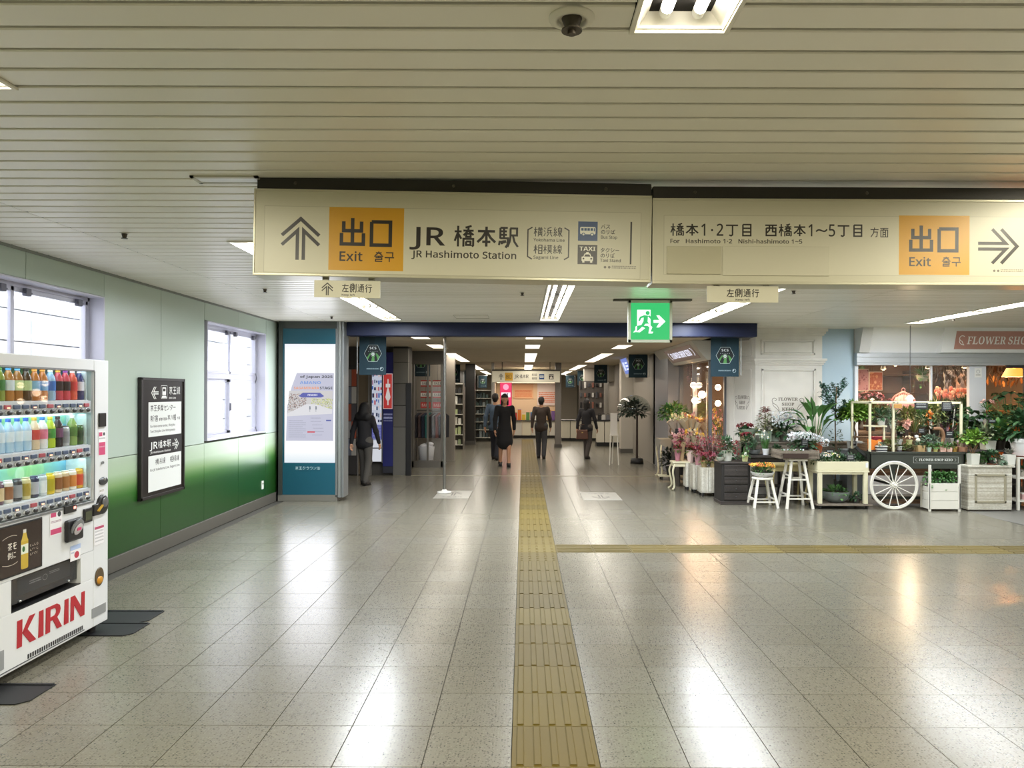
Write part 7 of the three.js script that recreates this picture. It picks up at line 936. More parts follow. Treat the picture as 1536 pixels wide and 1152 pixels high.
  // cream stool with cabriole legs
  const st = thing('cabriole_stool', 'cream stool with curved legs left of the crates', 'stool', [X(1020, 12.75), 0, -12.75]); part('seat', box(0.3, 0.03, 0.3, 0, 0.475, 0, 0.01), creamWood, st); part('apron', box(0.26, 0.06, 0.26, 0, 0.43, 0, 0.008), creamWood, st); for (const [a, b] of [[-1, 1], [1, 1], [1, -1], [-1, -1]]) cabriole(st, a * 0.115, b * 0.115, 0.44, a, b, creamWood);
  wrap('pink wrapped bouquet standing on the cream stool', X(1016, 12.75), 0.491, 12.72, 0.065, 0.22, '#a9707c', [RED, ROSE]); wrap('straw coloured wrapped bouquet at the back of the cream stool', X(1024, 12.75), 0.491, 12.82, 0.07, 0.34, '#b59a78', [[0.5, 0.3, 0.2], ROSE]);
  // potted tree on a table with a cloth
  const tb = thing('draped_table', 'cream table with a grey cloth under the bushy little tree', 'table', [3.0, 0, -14.6]); part('top', box(0.5, 0.03, 0.44, -0.06, 0.745, 0, 0.006), creamWood, tb); for (const [a, b] of [[-1, 1], [1, 1], [1, -1], [-1, -1]]) cabriole(tb, -0.06 + a * 0.21, b * 0.19, 0.74, a, b, creamWood); part('cloth', [box(0.52, 0.006, 0.46, -0.06, 0.764, 0), extrude([[-0.32, 0.765], [0.2, 0.765], [0.2, 0.66], [-0.06, 0.5], [-0.32, 0.68]], 0.006).translate(0, 0, 0.226), extrude([[-0.23, 0.765], [0.23, 0.765], [0.23, 0.66], [0, 0.52], [-0.23, 0.66]], 0.006).rotateY(Math.PI / 2).translate(-0.325, 0, 0)], mat('#8f8b80', 0.9), tb);
  const bb = thing('wheeled_board', 'pale low board on casters beneath the draped table', 'board', [0, 0, 0]); part('board', span(2.62, 3.22, 0.06, 0.085, 14.1, 14.34, 0.006), creamWood, bb); for (const a of [2.68, 3.16]) for (const d of [14.14, 14.3]) caster(bb, a, 0.06, d);
  plant('bushy_tree', 'bushy little tree with twisted bare stems on the draped table', 'plant', 2.98, 0.768, 14.6, { pot: ['bowl', 0.1, 0.05, '#8a8474'], stem: () => [tube([[0, 0, 0], [-0.06, 0.1, 0.02], [-0.03, 0.2, 0], [-0.12, 0.34, 0.02]], 0.016, 14, 6), tube([[0.01, 0, 0], [0.04, 0.12, -0.02], [0, 0.24, 0], [0.07, 0.36, 0]], 0.017, 14, 6), tube([[0.02, 0, 0.02], [0.09, 0.14, 0.02], [0.12, 0.34, 0]], 0.014, 14, 6)], foliage: (L) => { F.bush(L, 360, 0.34, 0.24, 0.1, 0.055, GREEN.mid, 0.42); F.bush(L, 90, 0.3, 0.22, 0.1, 0.05, GREEN.olive, 0.5); } });
  plant('dark_seedlings', 'dark leafed pots on the low wheeled board', 'plant', 2.86, 0.086, 14.22, { pot: ['round', 0.1, 0.16, '#1d1d1d'], foliage: (L) => F.bush(L, 200, 0.2, 0.28, 0.12, 0.05, [0.02, 0.03, 0.02], 0.1) }); plant('wrapped_plant', 'black wrapped pot at the right on the wheeled board', 'plant', 3.08, 0.086, 14.22, { pot: ['round', 0.08, 0.2, '#202022'], foliage: (L) => F.bush(L, 90, 0.12, 0.2, 0.1, 0.04, [0.1, 0.05, 0.04], 0.06) });
  // covered tree further down the corridor
  const cv = thing('covered_tree', 'dark potted tree under a clear plastic cover on a pole', 'plant', [2.6, 0, -17.4]); part('pole', rod([0.1, 0, 0], [0.1, 1.2, 0], 0.03, 0.022, 10), mat('#3a2c24', 0.7), cv); part('base', lathe([[0, 0], [0.16, 0], [0.14, 0.12], [0, 0.12]], 16).translate(0.1, 0, 0), mat('#2d2b2a', 0.6), cv); { const L = new Leaves(); reseed(505); F.bush(L, 420, 0.36, 0.3, 0.12, 0.06, [0.03, 0.05, 0.03], 1.22); stuff(part('foliage', L.geo(), leafMat, cv)); } part('cover', new THREE.SphereGeometry(0.4, 18, 9, 0, 6.283, 0, 1.7).scale(1, 0.85, 1).translate(0.02, 1.28, 0), new THREE.MeshPhysicalMaterial({ color: S('#dfe4e2'), transmission: 1, thickness: 0, roughness: 0.12 }), cv);
  const ez = thing('easel_sign', 'white easel sign beside the covered tree', 'sign', [2.1, 0, -17.0]); part('panel', box(0.16, 0.5, 0.02, 0, 0.95, 0, 0.004), mat('#d9d6cf', 0.5), ez); for (const a of [-0.07, 0.07]) part('leg', bar([a * 1.5, 0, 0.05], [a, 0.9, -0.01], 0.022), paintWhite, ez); part('back_leg', bar([0, 0, -0.3], [0, 0.95, -0.03], 0.02), paintWhite, ez); part('shelf', box(0.2, 0.02, 0.06, 0, 0.69, 0.03), paintWhite, ez);
}
// ---------------------------------------------------------------- shop fronts left of the corridor mouth
{
  const D = 14.7, x = (u) => X(u, D), y = (v) => Y(v, D);
  struct('wall_shopfront', [span(-3.8, -2.3, 0, 2.62, D + 0.1, D + 0.4)], mat('#4a4743', 0.6)); struct('wall_return', span(-3.0, -2.6, 0, 2.62, D + 0.3, 15.1), mat('#4a4743', 0.6)); struct('wall_closing', span(-4.0, -3.79, 0, 2.75, 11.3, 15.1), mat('#3a3a40', 0.7));
  const g = structGroup('stone_pier'), st = ['#5d5a55', '#62605a', '#585550'].map((c) => mat(c, 0.45)); const js = [523, 544, 576, 609, 641, 714.2]; for (let i = 0; i < 5; i++) part('stone_panel', span(x(590), x(612.5), Math.max(0, y(js[i + 1])) + 0.004, Math.min(HK, y(js[i])) - 0.004, D - 0.02, D + 0.5, 0.005), st[i % 3], g); part('core', span(x(590) + 0.01, x(612.5) - 0.01, 0, HK, D, D + 0.45), mat('#2a2826', 0.8), g); part('dark_jamb', span(x(609), x(617), 0, y(575), D - 0.03, D + 0.1, 0.004), mat('#17171a', 0.4), g);
  const bp = thing('blue_panel', 'tall dark blue advertising panel at the left shop front', 'advertising panel', [0, 0, 0]); part('panel', span(x(574.5), x(590), y(700), y(529), D - 0.01, D + 0.1, 0.005), mat('#23276a', 0.4), bp); const [c1, x1] = canvas(128, 60); x1.fillStyle = '#23276a'; x1.fillRect(0, 0, 128, 60); for (let r = 0; r < 2; r++) tiny(x1, 8, 6 + r * 26, 112, 40, '#b9bde8'); part('print', plate(x(590) - x(575), 0.17, x(582.3), y(626), -D + 0.011), printed(c1, 0.4), bp); part('kick', span(x(574.5), x(590), 0.05, y(700), D, D + 0.1), mat('#2a2a34', 0.5), bp);
  const [c2, x2] = canvas(128, 448); x2.fillStyle = '#cf3f3c'; x2.fillRect(0, 0, 128, 448); x2.fillStyle = '#f0e8e4'; x2.fillRect(36, 130, 62, 46); poly(x2, [[60, 70], [74, 70], [76, 400], [58, 400]], '#f0e8e4'); poly(x2, [[56, 190], [78, 190], [102, 300], [84, 340], [50, 340], [32, 300]], '#f0e8e4'); x2.strokeStyle = '#f0e8e4'; x2.lineWidth = 6; x2.strokeRect(4, 4, 120, 440); const rp = thing('red_poster', 'bright red poster with a white figure on the blue panel', 'poster', [(x(575) + x(589)) / 2, (y(561) + y(614)) / 2, -D + 0.026]); const rw = x(589) - x(575), rh = y(561) - y(614); part('board', box(rw, rh, 0.012, 0, 0, -0.007, 0.003), mat('#b03030', 0.5), rp); part('print', plate(rw, rh), lit(c2, 0.5), rp);
  const dc = thing('display_case', 'narrow lit display case full of small product prints', 'display case', [0, 0, 0]); const [c3, x3] = canvas(192, 1024); x3.fillStyle = '#cdd4e4'; x3.fillRect(0, 0, 192, 1024); reseed(44); for (let r = 0; r < 9; r++) for (let i = 0; i < 5; i++) { x3.fillStyle = ['#2b2f50', '#c04a58', '#3a62b0', '#e8e6ee', '#5a6a86', '#8f3a6a', '#e2c7c0'][Math.floor(rnd(7))]; x3.fillRect(i * 40 + rnd(6), r * 76 + rnd(16), rnd(16, 38), rnd(24, 54)); } x3.fillStyle = '#454aa0'; x3.fillRect(0, 600, 192, 170); for (let i = 0; i < 10; i++) tiny(x3, 10, 590 + i * 18, 170, 12, '#c9cdee'); x3.fillStyle = '#e9ecf4'; x3.fillRect(0, 780, 192, 244); part('case', span(x(557), x(573.5), y(694), y(556), D - 0.0, D + 0.1), mat('#33333a', 0.4), dc); part('print', plate(x(572.5) - x(558), y(560) - y(693), (x(572.5) + x(558)) / 2, (y(560) + y(693)) / 2, -D + 0.002), lit(c3, 0.62), dc); part('bar', span(x(557), x(573.5), y(673.5), y(672), D - 0.012, D, 0.002), mat('#55555c', 0.4), dc); part('frame', [span(x(556), x(557.5), y(695), y(556), D - 0.02, D + 0.02), span(x(573), x(574.5), y(695), y(556), D - 0.02, D + 0.02)], mat('#8a8a8e', 0.3, 0.6), dc);
  const dr = structGroup('door_1'); part('leaf', span(x(537), x(552), 0.02, y(556), D + 0.02, D + 0.1, 0.005), mat('#6f6250', 0.5), dr); part('frame', [span(x(552), x(556.5), 0, y(545), D - 0.005, D + 0.1), span(x(536), x(537.5), 0, y(545), D - 0.005, D + 0.1)], mat('#8d8a86', 0.4, 0.3), dr); part('door_handle', rod([x(550), 0.95, -D + 0.03], [x(550), 1.25, -D + 0.03], 0.012), mat('#b9b7b2', 0.3, 0.8), dr);
  const br = thing('leaflet_board', 'board of small notices and leaflets beside the poster column', 'notice board', [0, 0, 0]); part('board', span(x(519), x(535.5), 0.02, y(548), D - 0.0, D + 0.1, 0.004), mat('#3e3b3b', 0.5), br); reseed(12); const nt = ['#8d8a8a', '#a34f36', '#6a7080', '#b0aca6', '#9a4a34', '#4d4a4e']; for (let r = 0; r < 5; r++) for (let k = 0; k < 2; k++) part('leaflet', span(x(520) + k * 0.1, x(520) + k * 0.1 + 0.095, y(580 + r * 26), y(555 + r * 26), D - 0.006, D - 0.001, 0.001), mat(nt[(r * 2 + k) % 6], 0.6), br);
  const sp = thing('steel_post', 'slim steel post from floor to ceiling in the corridor mouth', 'post', [X(667, 12.2), 0, -12.2]); part('pole', rod([0, 0, 0], [0, HK, 0], 0.026, 0.026, 16), mat('#8e8c88', 0.25, 0.8), sp); part('base', lathe([[0, 0], [0.12, 0], [0.12, 0.02], [0.05, 0.035], [0.03, 0.06], [0, 0.06]], 22), mat('#d8d6d0', 0.4), sp);
}
// sale window and displays down the left
{
  const glass = new THREE.MeshPhysicalMaterial({ color: 0xffffff, transmission: 1, thickness: 0, roughness: 0.03 });
  const t = thing('sale_window', 'glass shop window with rows of sale notices on the left', 'shop window', [0, 0, 0]), D = 16.3, a = X(618, D), b = X(665, D); part('frame', [span(a, a + 0.04, 0, 2.5, D, D + 0.06), span(b - 0.06, b, 0, 2.55, D, D + 0.06, 0.008), span(a, b, 0, 0.14, D, D + 0.06), span((a + b) / 2 - 0.02, (a + b) / 2 + 0.02, 0.14, 2.3, D + 0.01, D + 0.05)], mat('#77736c', 0.3, 0.6), t); part('pane', span(a + 0.04, b - 0.06, 0.14, 2.4, D + 0.03, D + 0.036), glass, t); part('side_wall', span(-2.6, a + 0.02, 0, HK, D + 0.02, D + 0.3), mat('#6b6660', 0.5), t); part('header', span(a, b, 2.3, HK, D - 0.01, D + 0.3), mat('#5b5751', 0.5), t); part('back_wall', span(-2.6, b + 0.1, 0, HK, D + 1.6, D + 1.8), mat('#8f877c', 0.7), t);
  const [c, x] = canvas(192, 128); x.fillStyle = '#ece6dc'; x.fillRect(0, 0, 192, 128); x.fillStyle = '#b23a34'; x.fillRect(0, 0, 192, 26); x.fillRect(0, 102, 192, 26); write(x, 'SALE', 26, 42, 140, 44, '#2a2624', 0.1, 'serif', 'bold'); const [c2, x2] = canvas(192, 128); x2.fillStyle = '#c23a34'; x2.fillRect(0, 0, 192, 128); write(x2, 'SALE', 20, 36, 150, 56, '#f2e4dc', 0.1, 'serif', 'bold'); const m1 = printed(c, 0.6), m2 = printed(c2, 0.6);
  [[571, 580], [588, 597], [604, 612]].forEach(([v0, v1], r) => [[631, 646], [649, 664]].forEach(([u0, u1], k) => { const d = D + 0.2, n = thing('sale_notice', `${r === 2 ? 'red' : 'cream and red'} sale notice, ${['top', 'second', 'third'][r]} row, ${['left', 'right'][k]} column in the shop window`, 'notice', [X((u0 + u1) / 2, d), Y((v0 + v1) / 2, d), -d]); const w = (u1 - u0) * d / FOCAL, h = (v1 - v0 + 1) * d / FOCAL; part('card', box(w, h, 0.006, 0, 0, -0.004), mat('#d9d2c6', 0.6), n); part('print', plate(w, h), r === 2 ? m2 : m1, n); part('wire', rod([0, h / 2, -0.004], [0, (r === 0 ? 2.3 - n.position.y : 0.1 + h / 2), -0.004], 0.003, 0.003, 4), mat('#55524e', 0.5), n); }));
  const coats = ['#23222c', '#4a3a3a', '#1f2a3c', '#2c6a66', '#3a3433', '#6b6a6e', '#7a4a44', '#23232a']; const rack = thing('clothes_rack', 'rack of dark jackets behind the sale window', 'clothes rack', [(a + b) / 2, 0, -(D + 0.75)]); part('rail', rod([-0.36, 1.25, 0], [0.32, 1.25, 0], 0.014), mat('#8d8b88', 0.3, 0.8), rack); for (const s of [-0.35, 0.31]) part('upright', [rod([s, 0, 0], [s, 1.25, 0], 0.014), box(0.03, 0.03, 0.4, s, 0.02, 0)], mat('#8d8b88', 0.3, 0.8), rack);
  coats.forEach((cl, i) => { const s = -0.3 + i * 0.08, j = thing('jacket', `${['black', 'brown', 'navy', 'teal', 'charcoal', 'grey', 'rust', 'coal'][i]} jacket, ${['first', 'second', 'third', 'fourth', 'fifth', 'sixth', 'seventh', 'last'][i]} along the rack behind the sale window`, 'jacket', [(a + b) / 2 + s, 0.62, -(D + 0.75)]); part('cloth', extrude([[-0.2, 0], [0.2, 0], [0.22, 0.5], [0.05, 0.58], [-0.05, 0.58], [-0.22, 0.5]], 0.05, 0.014).rotateY(1.15).translate(0, 0, 0), mat(cl, 0.9), j); part('hanger', tube([[0, 0.57, 0], [0, 0.62, 0], [0.02, 0.645, 0], [0, 0.66, 0]], 0.004, 8, 4), mat('#8d8b88', 0.3, 0.8), j); });
  const wb = thing('white_tub', 'white tub of folded goods low in the sale window', 'tub', [-2.2, 0.141, -(D + 0.35)]); part('tub', lathe([[0, 0], [0.16, 0], [0.19, 0.3], [0.18, 0.3], [0.15, 0.02], [0, 0.02]], 20), mat('#d5d6d8', 0.5), wb); part('cloth', [ball(0.15, 0, 0.3, 0, 1.05, 0.5, 1, 12), ball(0.08, 0.08, 0.36, 0.04, 1.2, 0.6, 1, 10)], mat('#d9d9dc', 0.8), wb); part('stand', span(-0.16, 0.16, -0.141, 0, -0.15, 0.15), mat('#77736c', 0.6), wb);
  const shelfUnit = (name, label, u0, u1, D2, v0, tones, rows) => { const p = X(u0, D2), q = X(u1, D2), h = Y(v0, D2), s = thing(name, label, 'shelving', [0, 0, 0]); part('back', span(p, q, 0, h, D2 + 0.3, D2 + 0.33), mat('#8a8478', 0.7), s); for (const k of [p, q]) part('side', span(k - 0.015, k + 0.015, 0, h, D2, D2 + 0.3), mat('#6d6860', 0.5), s); for (let r = 0; r <= rows; r++) part('shelf', span(p, q, 0.12 + r * (h - 0.15) / rows, 0.14 + r * (h - 0.15) / rows, D2, D2 + 0.3), mat('#d6d4c8', 0.5), s); reseed(u0); for (let r = 0; r < rows; r++) { const n = Math.floor((q - p) / 0.11); for (let i = 0; i < n; i++) { const hh = rnd(0.12, (h - 0.15) / rows * 0.8), g = part('goods', box(0.085, hh, 0.1, p + 0.07 + i * 0.108, 0.141 + r * (h - 0.15) / rows + hh / 2, -D2 - 0.12, 0.006), mat(tones[Math.floor(rnd(tones.length))], 0.6), s); } } return s; };
  shelfUnit('cosmetics_shelf', 'white and green shelf of cosmetics beyond the sale window', 669, 695, 21.5, 575, ['#dfe0c8', '#c3cf9a', '#e6e4da', '#9aa884', '#cfcabc', '#2f2f30'], 6);
  shelfUnit('dark_shelf', 'dark shelf of small goods by the far dark column', 713, 737, 25, 585, ['#3d4a4c', '#6a7678', '#2b2f33', '#9aa3a4', '#51635f'], 6);
  const cols = structGroup('pillar'), dm = mat('#2f2c2a', 0.3); part('shaft', span(X(698, 23.5), X(712, 23.5), 0, HK, 23.5, 23.9, 0.01), dm, cols); part('base', span(X(698, 23.5) - 0.02, X(712, 23.5) + 0.02, 0, 0.12, 23.48, 23.92, 0.006), mat('#55524e', 0.4), cols); const col2 = structGroup('pillar'); part('shaft', span(X(833, 22.4), X(842, 22.4), 0, HK, 22.4, 22.7, 0.01), mat('#6a645e', 0.4), col2); part('base', span(X(833, 22.4) - 0.02, X(842, 22.4) + 0.02, 0, 0.1, 22.38, 22.72), mat('#4a4642', 0.4), col2); const col3 = structGroup('pillar'); part('shaft', span(X(737, 22.4), X(741, 22.4), 0, HK, 22.4, 22.55, 0.008), mat('#a09c96', 0.3, 0.5), col3); part('base', span(X(736, 22.4), X(742, 22.4), 0, 0.1, 22.38, 22.57), mat('#4a4642', 0.4), col3);
  // far hanging sign
  const fs = thing('exit_sign_board', 'small far exit sign board hanging down the corridor', 'sign', [X(738, 22), Y(556.5, 22), -22]), w = X(840, 22) - X(738, 22), h = 0.34, [c3, x3] = canvas(1024, Math.round(1024 * h / w)); const H3 = c3.height; x3.fillStyle = '#d6d2c0'; x3.fillRect(0, 0, 1024, H3); arrowSign(x3, 96, H3 * 0.2, 70, H3 * 0.6, INK); x3.fillStyle = '#c99a2a'; x3.fillRect(190, H3 * 0.12, 120, H3 * 0.76); write(x3, '出口', 204, H3 * 0.28, 92, H3 * 0.4, INK, 0.11); write(x3, 'JR', 340, H3 * 0.3, 60, H3 * 0.34, INK); write(x3, '橋本駅', 412, H3 * 0.28, 140, H3 * 0.38, INK, 0.1); write(x3, '横浜線', 600, H3 * 0.2, 80, H3 * 0.24, INK, 0.1); write(x3, '相模線', 600, H3 * 0.54, 80, H3 * 0.24, INK, 0.1); miniIcon(x3, 'bus', 712, H3 * 0.25, 76, H3 * 0.5); miniIcon(x3, 'taxi', 860, H3 * 0.25, 70, H3 * 0.5); part('cabinet', box(w, h, 0.14, w / 2, -h / 2, -0.073, 0.005), mat('#c4bfa8', 0.4), fs); part('face', plate(w - 0.02, h - 0.02, w / 2, -h / 2, 0.0), printed(c3, 0.45), fs); part('rail', box(w, 0.04, 0.1, w / 2, 0.02, -0.06), mat('#33302c', 0.5), fs); part('hanger', [rod([0.3, 0.03, -0.06], [0.3, HK - Y(556.5, 22), -0.06], 0.012), rod([w - 0.3, 0.03, -0.06], [w - 0.3, HK - Y(556.5, 22), -0.06], 0.012)], mat('#33302c', 0.5), fs);
  // central shop at the end
  const D3 = 27, ix = (u) => X(u, D3), iy = (v) => Y(v, D3); const ks = thing('kiosk', 'beige shop kiosk at the far end of the corridor', 'kiosk', [0, 0, 0]); part('back_wall', span(ix(741), ix(836), 0, 2.25, D3 + 1, D3 + 1.1), mat('#cdb9a2', 0.7), ks); part('wing', span(ix(836) - 0.05, ix(836), 0, 2.25, D3 - 0.2, D3 + 1), mat('#b3aaa0', 0.6), ks); part('wing', span(ix(741), ix(741) + 0.05, 0, 2.25, D3 - 0.2, D3 + 1), mat('#b3aaa0', 0.6), ks); part('lintel', span(ix(741), ix(836), 2.05, 2.25, D3 - 0.1, D3 + 1), mat('#d6cec0', 0.6), ks); for (let i = 0; i < 5; i++) part('counter_panel', span(ix(770) + i * 0.33, ix(770) + i * 0.33 + 0.315, 0.1, iy(632), D3 - 0.1, D3 + 0.3, 0.008), mat(i % 2 ? '#d6cdb4' : '#c9c4b8', 0.5), ks); part('counter_top', span(ix(769), ix(838), iy(632), iy(632) + 0.04, D3 - 0.14, D3 + 0.34), mat('#4a4642', 0.5), ks); part('plinth', span(ix(770), ix(836), 0, 0.1, D3 - 0.05, D3 + 0.25), mat('#2a2725', 0.6), ks); part('lamp', span(ix(745), ix(832), 2.03, 2.05, D3 + 0.1, D3 + 0.4), glow('#ffe6c4', 1.6), ks); const kl = new THREE.RectAreaLight(S('#ffe2bc'), 9, 2, 0.3); kl.position.set((ix(745) + ix(832)) / 2, 2.02, -(D3 + 0.25)); kl.rotation.x = -Math.PI / 2; kl.name = 'kiosk_glow'; ks.add(kl);
  const ns = thing('neon_panel', 'glowing pink and red panel sign in the far kiosk', 'sign', [ix(759), iy(592), -(D3 - 0.2)]); const [c4, x4] = canvas(96, 192); x4.fillStyle = '#d8325e'; x4.fillRect(0, 0, 96, 192); x4.fillStyle = '#f6e9f0'; x4.fillRect(10, 78, 76, 40); write(x4, 'KI', 26, 84, 44, 28, '#2a2430', 0.1, 'sans-serif', 'bold'); x4.fillStyle = '#f29ab4'; x4.beginPath(); x4.arc(48, 34, 24, 0, 7); x4.fill(); part('case', box(0.44, 0.88, 0.06, 0, 0, -0.032, 0.006), mat('#6a2438', 0.5), ns); part('face', plate(0.42, 0.86), lit(c4, 1.1), ns); part('post', rod([0, -0.44, -0.03], [0, -iy(592), -0.03], 0.025), mat('#8d8b88', 0.3, 0.7), ns);
  reseed(808); const gc = ['red', 'orange', 'yellow', 'green', 'blue', 'white', 'pink', 'teal', 'amber', 'violet'], gh = ['#c23a32', '#d8762c', '#d8b83a', '#5a8a4a', '#4a6aa0', '#e0dcd4', '#d89aa4', '#4a9a96', '#b8863a', '#7a5a96']; for (let i = 0; i < 10; i++) { const b2 = thing('goods_box', `${gc[i]} box of goods on the far kiosk's counter`, 'box', [ix(773) + i * 0.155, iy(632) + 0.041, -(D3 + 0.1)]); const hh = rnd(0.18, 0.42); part('carton', box(0.13, hh, 0.14, 0, hh / 2, 0, 0.008), mat(gh[i], 0.6), b2); part('flap', box(0.134, 0.012, 0.144, 0, hh, 0, 0.003), mat(gh[(i + 3) % 10], 0.6), b2); }
  for (const [u0, u1, v0, v1, cA, l] of [[770, 800, 576, 598, '#c9a284', 'tan poster with orange lettering on the kiosk\'s back wall'], [806, 834, 574, 608, '#c9c4cc', 'pale panel at the right of the far kiosk\'s back wall']]) { const d = D3 + 0.97, p = thing('kiosk_poster', l, 'poster', [X((u0 + u1) / 2, d), Y((v0 + v1) / 2, d), -d]), w2 = (u1 - u0) * d / FOCAL, h2 = (v1 - v0) * d / FOCAL, [cc, xx] = canvas(128, 96); xx.fillStyle = cA; xx.fillRect(0, 0, 128, 96); for (let r = 0; r < 3; r++) tiny(xx, 10, 40 + r * 16, 108, 14, '#b8542c'); part('board', box(w2, h2, 0.03, 0, 0, -0.016), mat('#a89a8a', 0.6), p); part('print', plate(w2, h2), printed(cc, 0.6), p); }
  // right: counters and pilasters beyond the flower shop
  const ct = thing('white_counter', 'row of white counter panels on the right of the corridor', 'counter', [0, 0, 0]), D4 = 25.4; for (let i = 0; i < 5; i++) part('counter_panel', span(X(843, D4) + i * 0.3, X(843, D4) + i * 0.3 + 0.28, 0.1, Y(631, D4), D4, D4 + 0.4, 0.008), mat(i % 2 ? '#e0dac6' : '#d8d2be', 0.45), ct); part('top', span(X(842, D4), 3.0, Y(631, D4), Y(631, D4) + 0.03, D4 - 0.03, D4 + 0.45), mat('#3a3734', 0.5), ct); part('plinth', span(X(843, D4), 2.95, 0, 0.1, D4 + 0.03, D4 + 0.4), mat('#1d1c1b', 0.6), ct);
  const c5 = thing('white_counter', 'white display counter with a black base, right of the corridor', 'counter', [0, 0, 0]), D5 = 23; for (let i = 0; i < 3; i++) part('counter_panel', span(2.32 + i * 0.24, 2.54 + i * 0.24, 0.12, 0.78, D5, D5 + 0.4, 0.006), mat('#dcd6c4', 0.45), c5); part('top', span(2.3, 3.05, 0.78, 0.82, D5 - 0.03, D5 + 0.45), mat('#2b2928', 0.5), c5); part('base', span(2.3, 3.05, 0, 0.12, D5 - 0.04, D5 + 0.4), mat('#141414', 0.5), c5);
  reseed(616); const an = ['black', 'white', 'grey', 'silver', 'dark']; for (let i = 0; i < 5; i++) { const b3 = thing('handbag', `${an[i]} handbag on the white display counter, right of the corridor`, 'bag', [2.4 + i * 0.135, 0.821, -(D5 + 0.16)]); part('body', extrude([[-0.06, 0], [0.06, 0], [0.05, 0.16], [-0.05, 0.16]], 0.07, 0.008), mat(['#1c1b1b', '#d8d5d0', '#77767a', '#a9a8ac', '#33302f'][i], 0.5), b3); part('strap', new THREE.TorusGeometry(0.04, 0.006, 6, 16, Math.PI).translate(0, 0.158, 0.035), mat('#1c1b1b', 0.5), b3); }
  const pl = structGroup('pillar'); part('shaft', span(2.72, 3.06, 0, HK, 20.4, 20.8, 0.01), mat('#b3aca0', 0.5), pl); part('base', span(2.7, 3.06, 0, 0.12, 20.38, 20.82), mat('#57534d', 0.5), pl); const pw = structGroup('pillar'); part('shaft', span(X(876, 27), X(892, 27), 0, HK, 27, 27.3, 0.01), mat('#b8b0a4', 0.5), pw); part('base', span(X(875, 27), X(893, 27), 0, 0.12, 26.98, 27.32), mat('#57534d', 0.5), pw);
  for (const [u, v, D6, l] of [[932, 550, 19.3, 'nearest blue glowing screen above the right shops'], [888, 561, 25.4, 'middle blue glowing screen above the right shops'], [863, 568, 31.5, 'farthest blue glowing screen above the right shops']]) { const s = thing('screen_sign', l, 'screen', [3.05 - 0.3, Y(v, D6), -D6]), [cc, xx] = canvas(96, 64); xx.fillStyle = '#5a78c8'; xx.fillRect(0, 0, 96, 64); xx.fillStyle = '#cfdcff'; xx.fillRect(12, 14, 26, 36); xx.fillStyle = '#e8eeff'; for (let i = 0; i < 3; i++) xx.fillRect(46, 16 + i * 13, 38, 7); part('housing', extrude([[-0.16, 0.3], [0.32, 0.3], [0.32, -0.26], [0.06, -0.26]], 1.5, 0.006).translate(0, 0, -0.75), mat('#b9b3a6', 0.5), s); const sc = part('screen', plate(1.1, 0.42), lit(cc, 0.9), s); sc.geometry.rotateX(0.37).translate(0, 0, 0.008).rotateY(-Math.PI / 2); sc.position.set(-0.05, 0.02, 0); }
  const rp = thing('right_display', 'dark wall rack of accessories between the right pilasters', 'rack', [0, 0, 0]); part('panel', span(2.0, 2.9, 0.85, 2.1, 26.4, 26.45), mat('#57504a', 0.6), rp); reseed(99); for (let i = 0; i < 18; i++) part('hook_item', box(0.07, rnd(0.1, 0.3), 0.05, 2.08 + (i % 6) * 0.14, 1.95 - Math.floor(i / 6) * 0.36, -26.37, 0.008), mat(['#1c1b1c', '#c9c4bc', '#4a4a4e', '#8a5a4a'][i % 4], 0.6), rp); part('post', [span(2.02, 2.06, 0, 2.1, 26.45, 26.5), span(2.84, 2.88, 0, 2.1, 26.45, 26.5)], mat('#2b2928', 0.5), rp);
}
// ---------------------------------------------------------------- people in the corridor
function sdfGeo(bones, centre, half, res, k = 0.03) {              // tapered capsules [ax,ay,az, bx,by,bz, ra, rb, sx?] joined smoothly
  const mc = new MarchingCubes(res, new THREE.MeshBasicMaterial(), false, false, 60000), f = mc.field, n = res; f.fill(-1); mc.isolation = 0;
  const cell = (i) => (i - n / 2) / (n / 2) * half, idx = (v, c) => (v - c) / half * n / 2 + n / 2;
  for (const [ax, ay, az, bx, by, bz, ra, rb] of bones) {
    const pad = Math.max(ra, rb) + k * 2.5, lo = [Math.min(ax, bx), Math.min(ay, by), Math.min(az, bz)].map((v, i) => Math.max(1, Math.floor(idx(v - pad, centre[i])))), hi = [Math.max(ax, bx), Math.max(ay, by), Math.max(az, bz)].map((v, i) => Math.min(n - 2, Math.ceil(idx(v + pad, centre[i]))));
    const dx = bx - ax, dy = by - ay, dz = bz - az, L2 = dx * dx + dy * dy + dz * dz || 1e-9;
    for (let z = lo[2]; z <= hi[2]; z++) for (let y = lo[1]; y <= hi[1]; y++) for (let x = lo[0]; x <= hi[0]; x++) {
      const px = centre[0] + cell(x) - ax, py = centre[1] + cell(y) - ay, pz = centre[2] + cell(z) - az, t = Math.min(1, Math.max(0, (px * dx + py * dy + pz * dz) / L2)), ex = px - dx * t, ey = py - dy * t, ez = pz - dz * t;
      const d = Math.sqrt(ex * ex + ey * ey + ez * ez) - (ra + (rb - ra) * t), o = x + y * n + z * n * n, cur = -f[o], h = Math.max(k - Math.abs(d - cur), 0) / k;
      f[o] = -(Math.min(d, cur) - h * h * k * 0.25);
    }
  }
  mc.update(); const c = mc.count ?? mc.geometry.drawRange.count, g = new THREE.BufferGeometry(), p = new Float32Array(mc.positionArray.slice(0, c * 3)); for (let i = 0; i < c; i++) for (let j = 0; j < 3; j++) p[i * 3 + j] = centre[j] + p[i * 3 + j] * half;
  g.setAttribute('position', new THREE.BufferAttribute(p, 3)); const m = mergeVertices(g, 1e-4); m.computeVertexNormals(); return m;
}
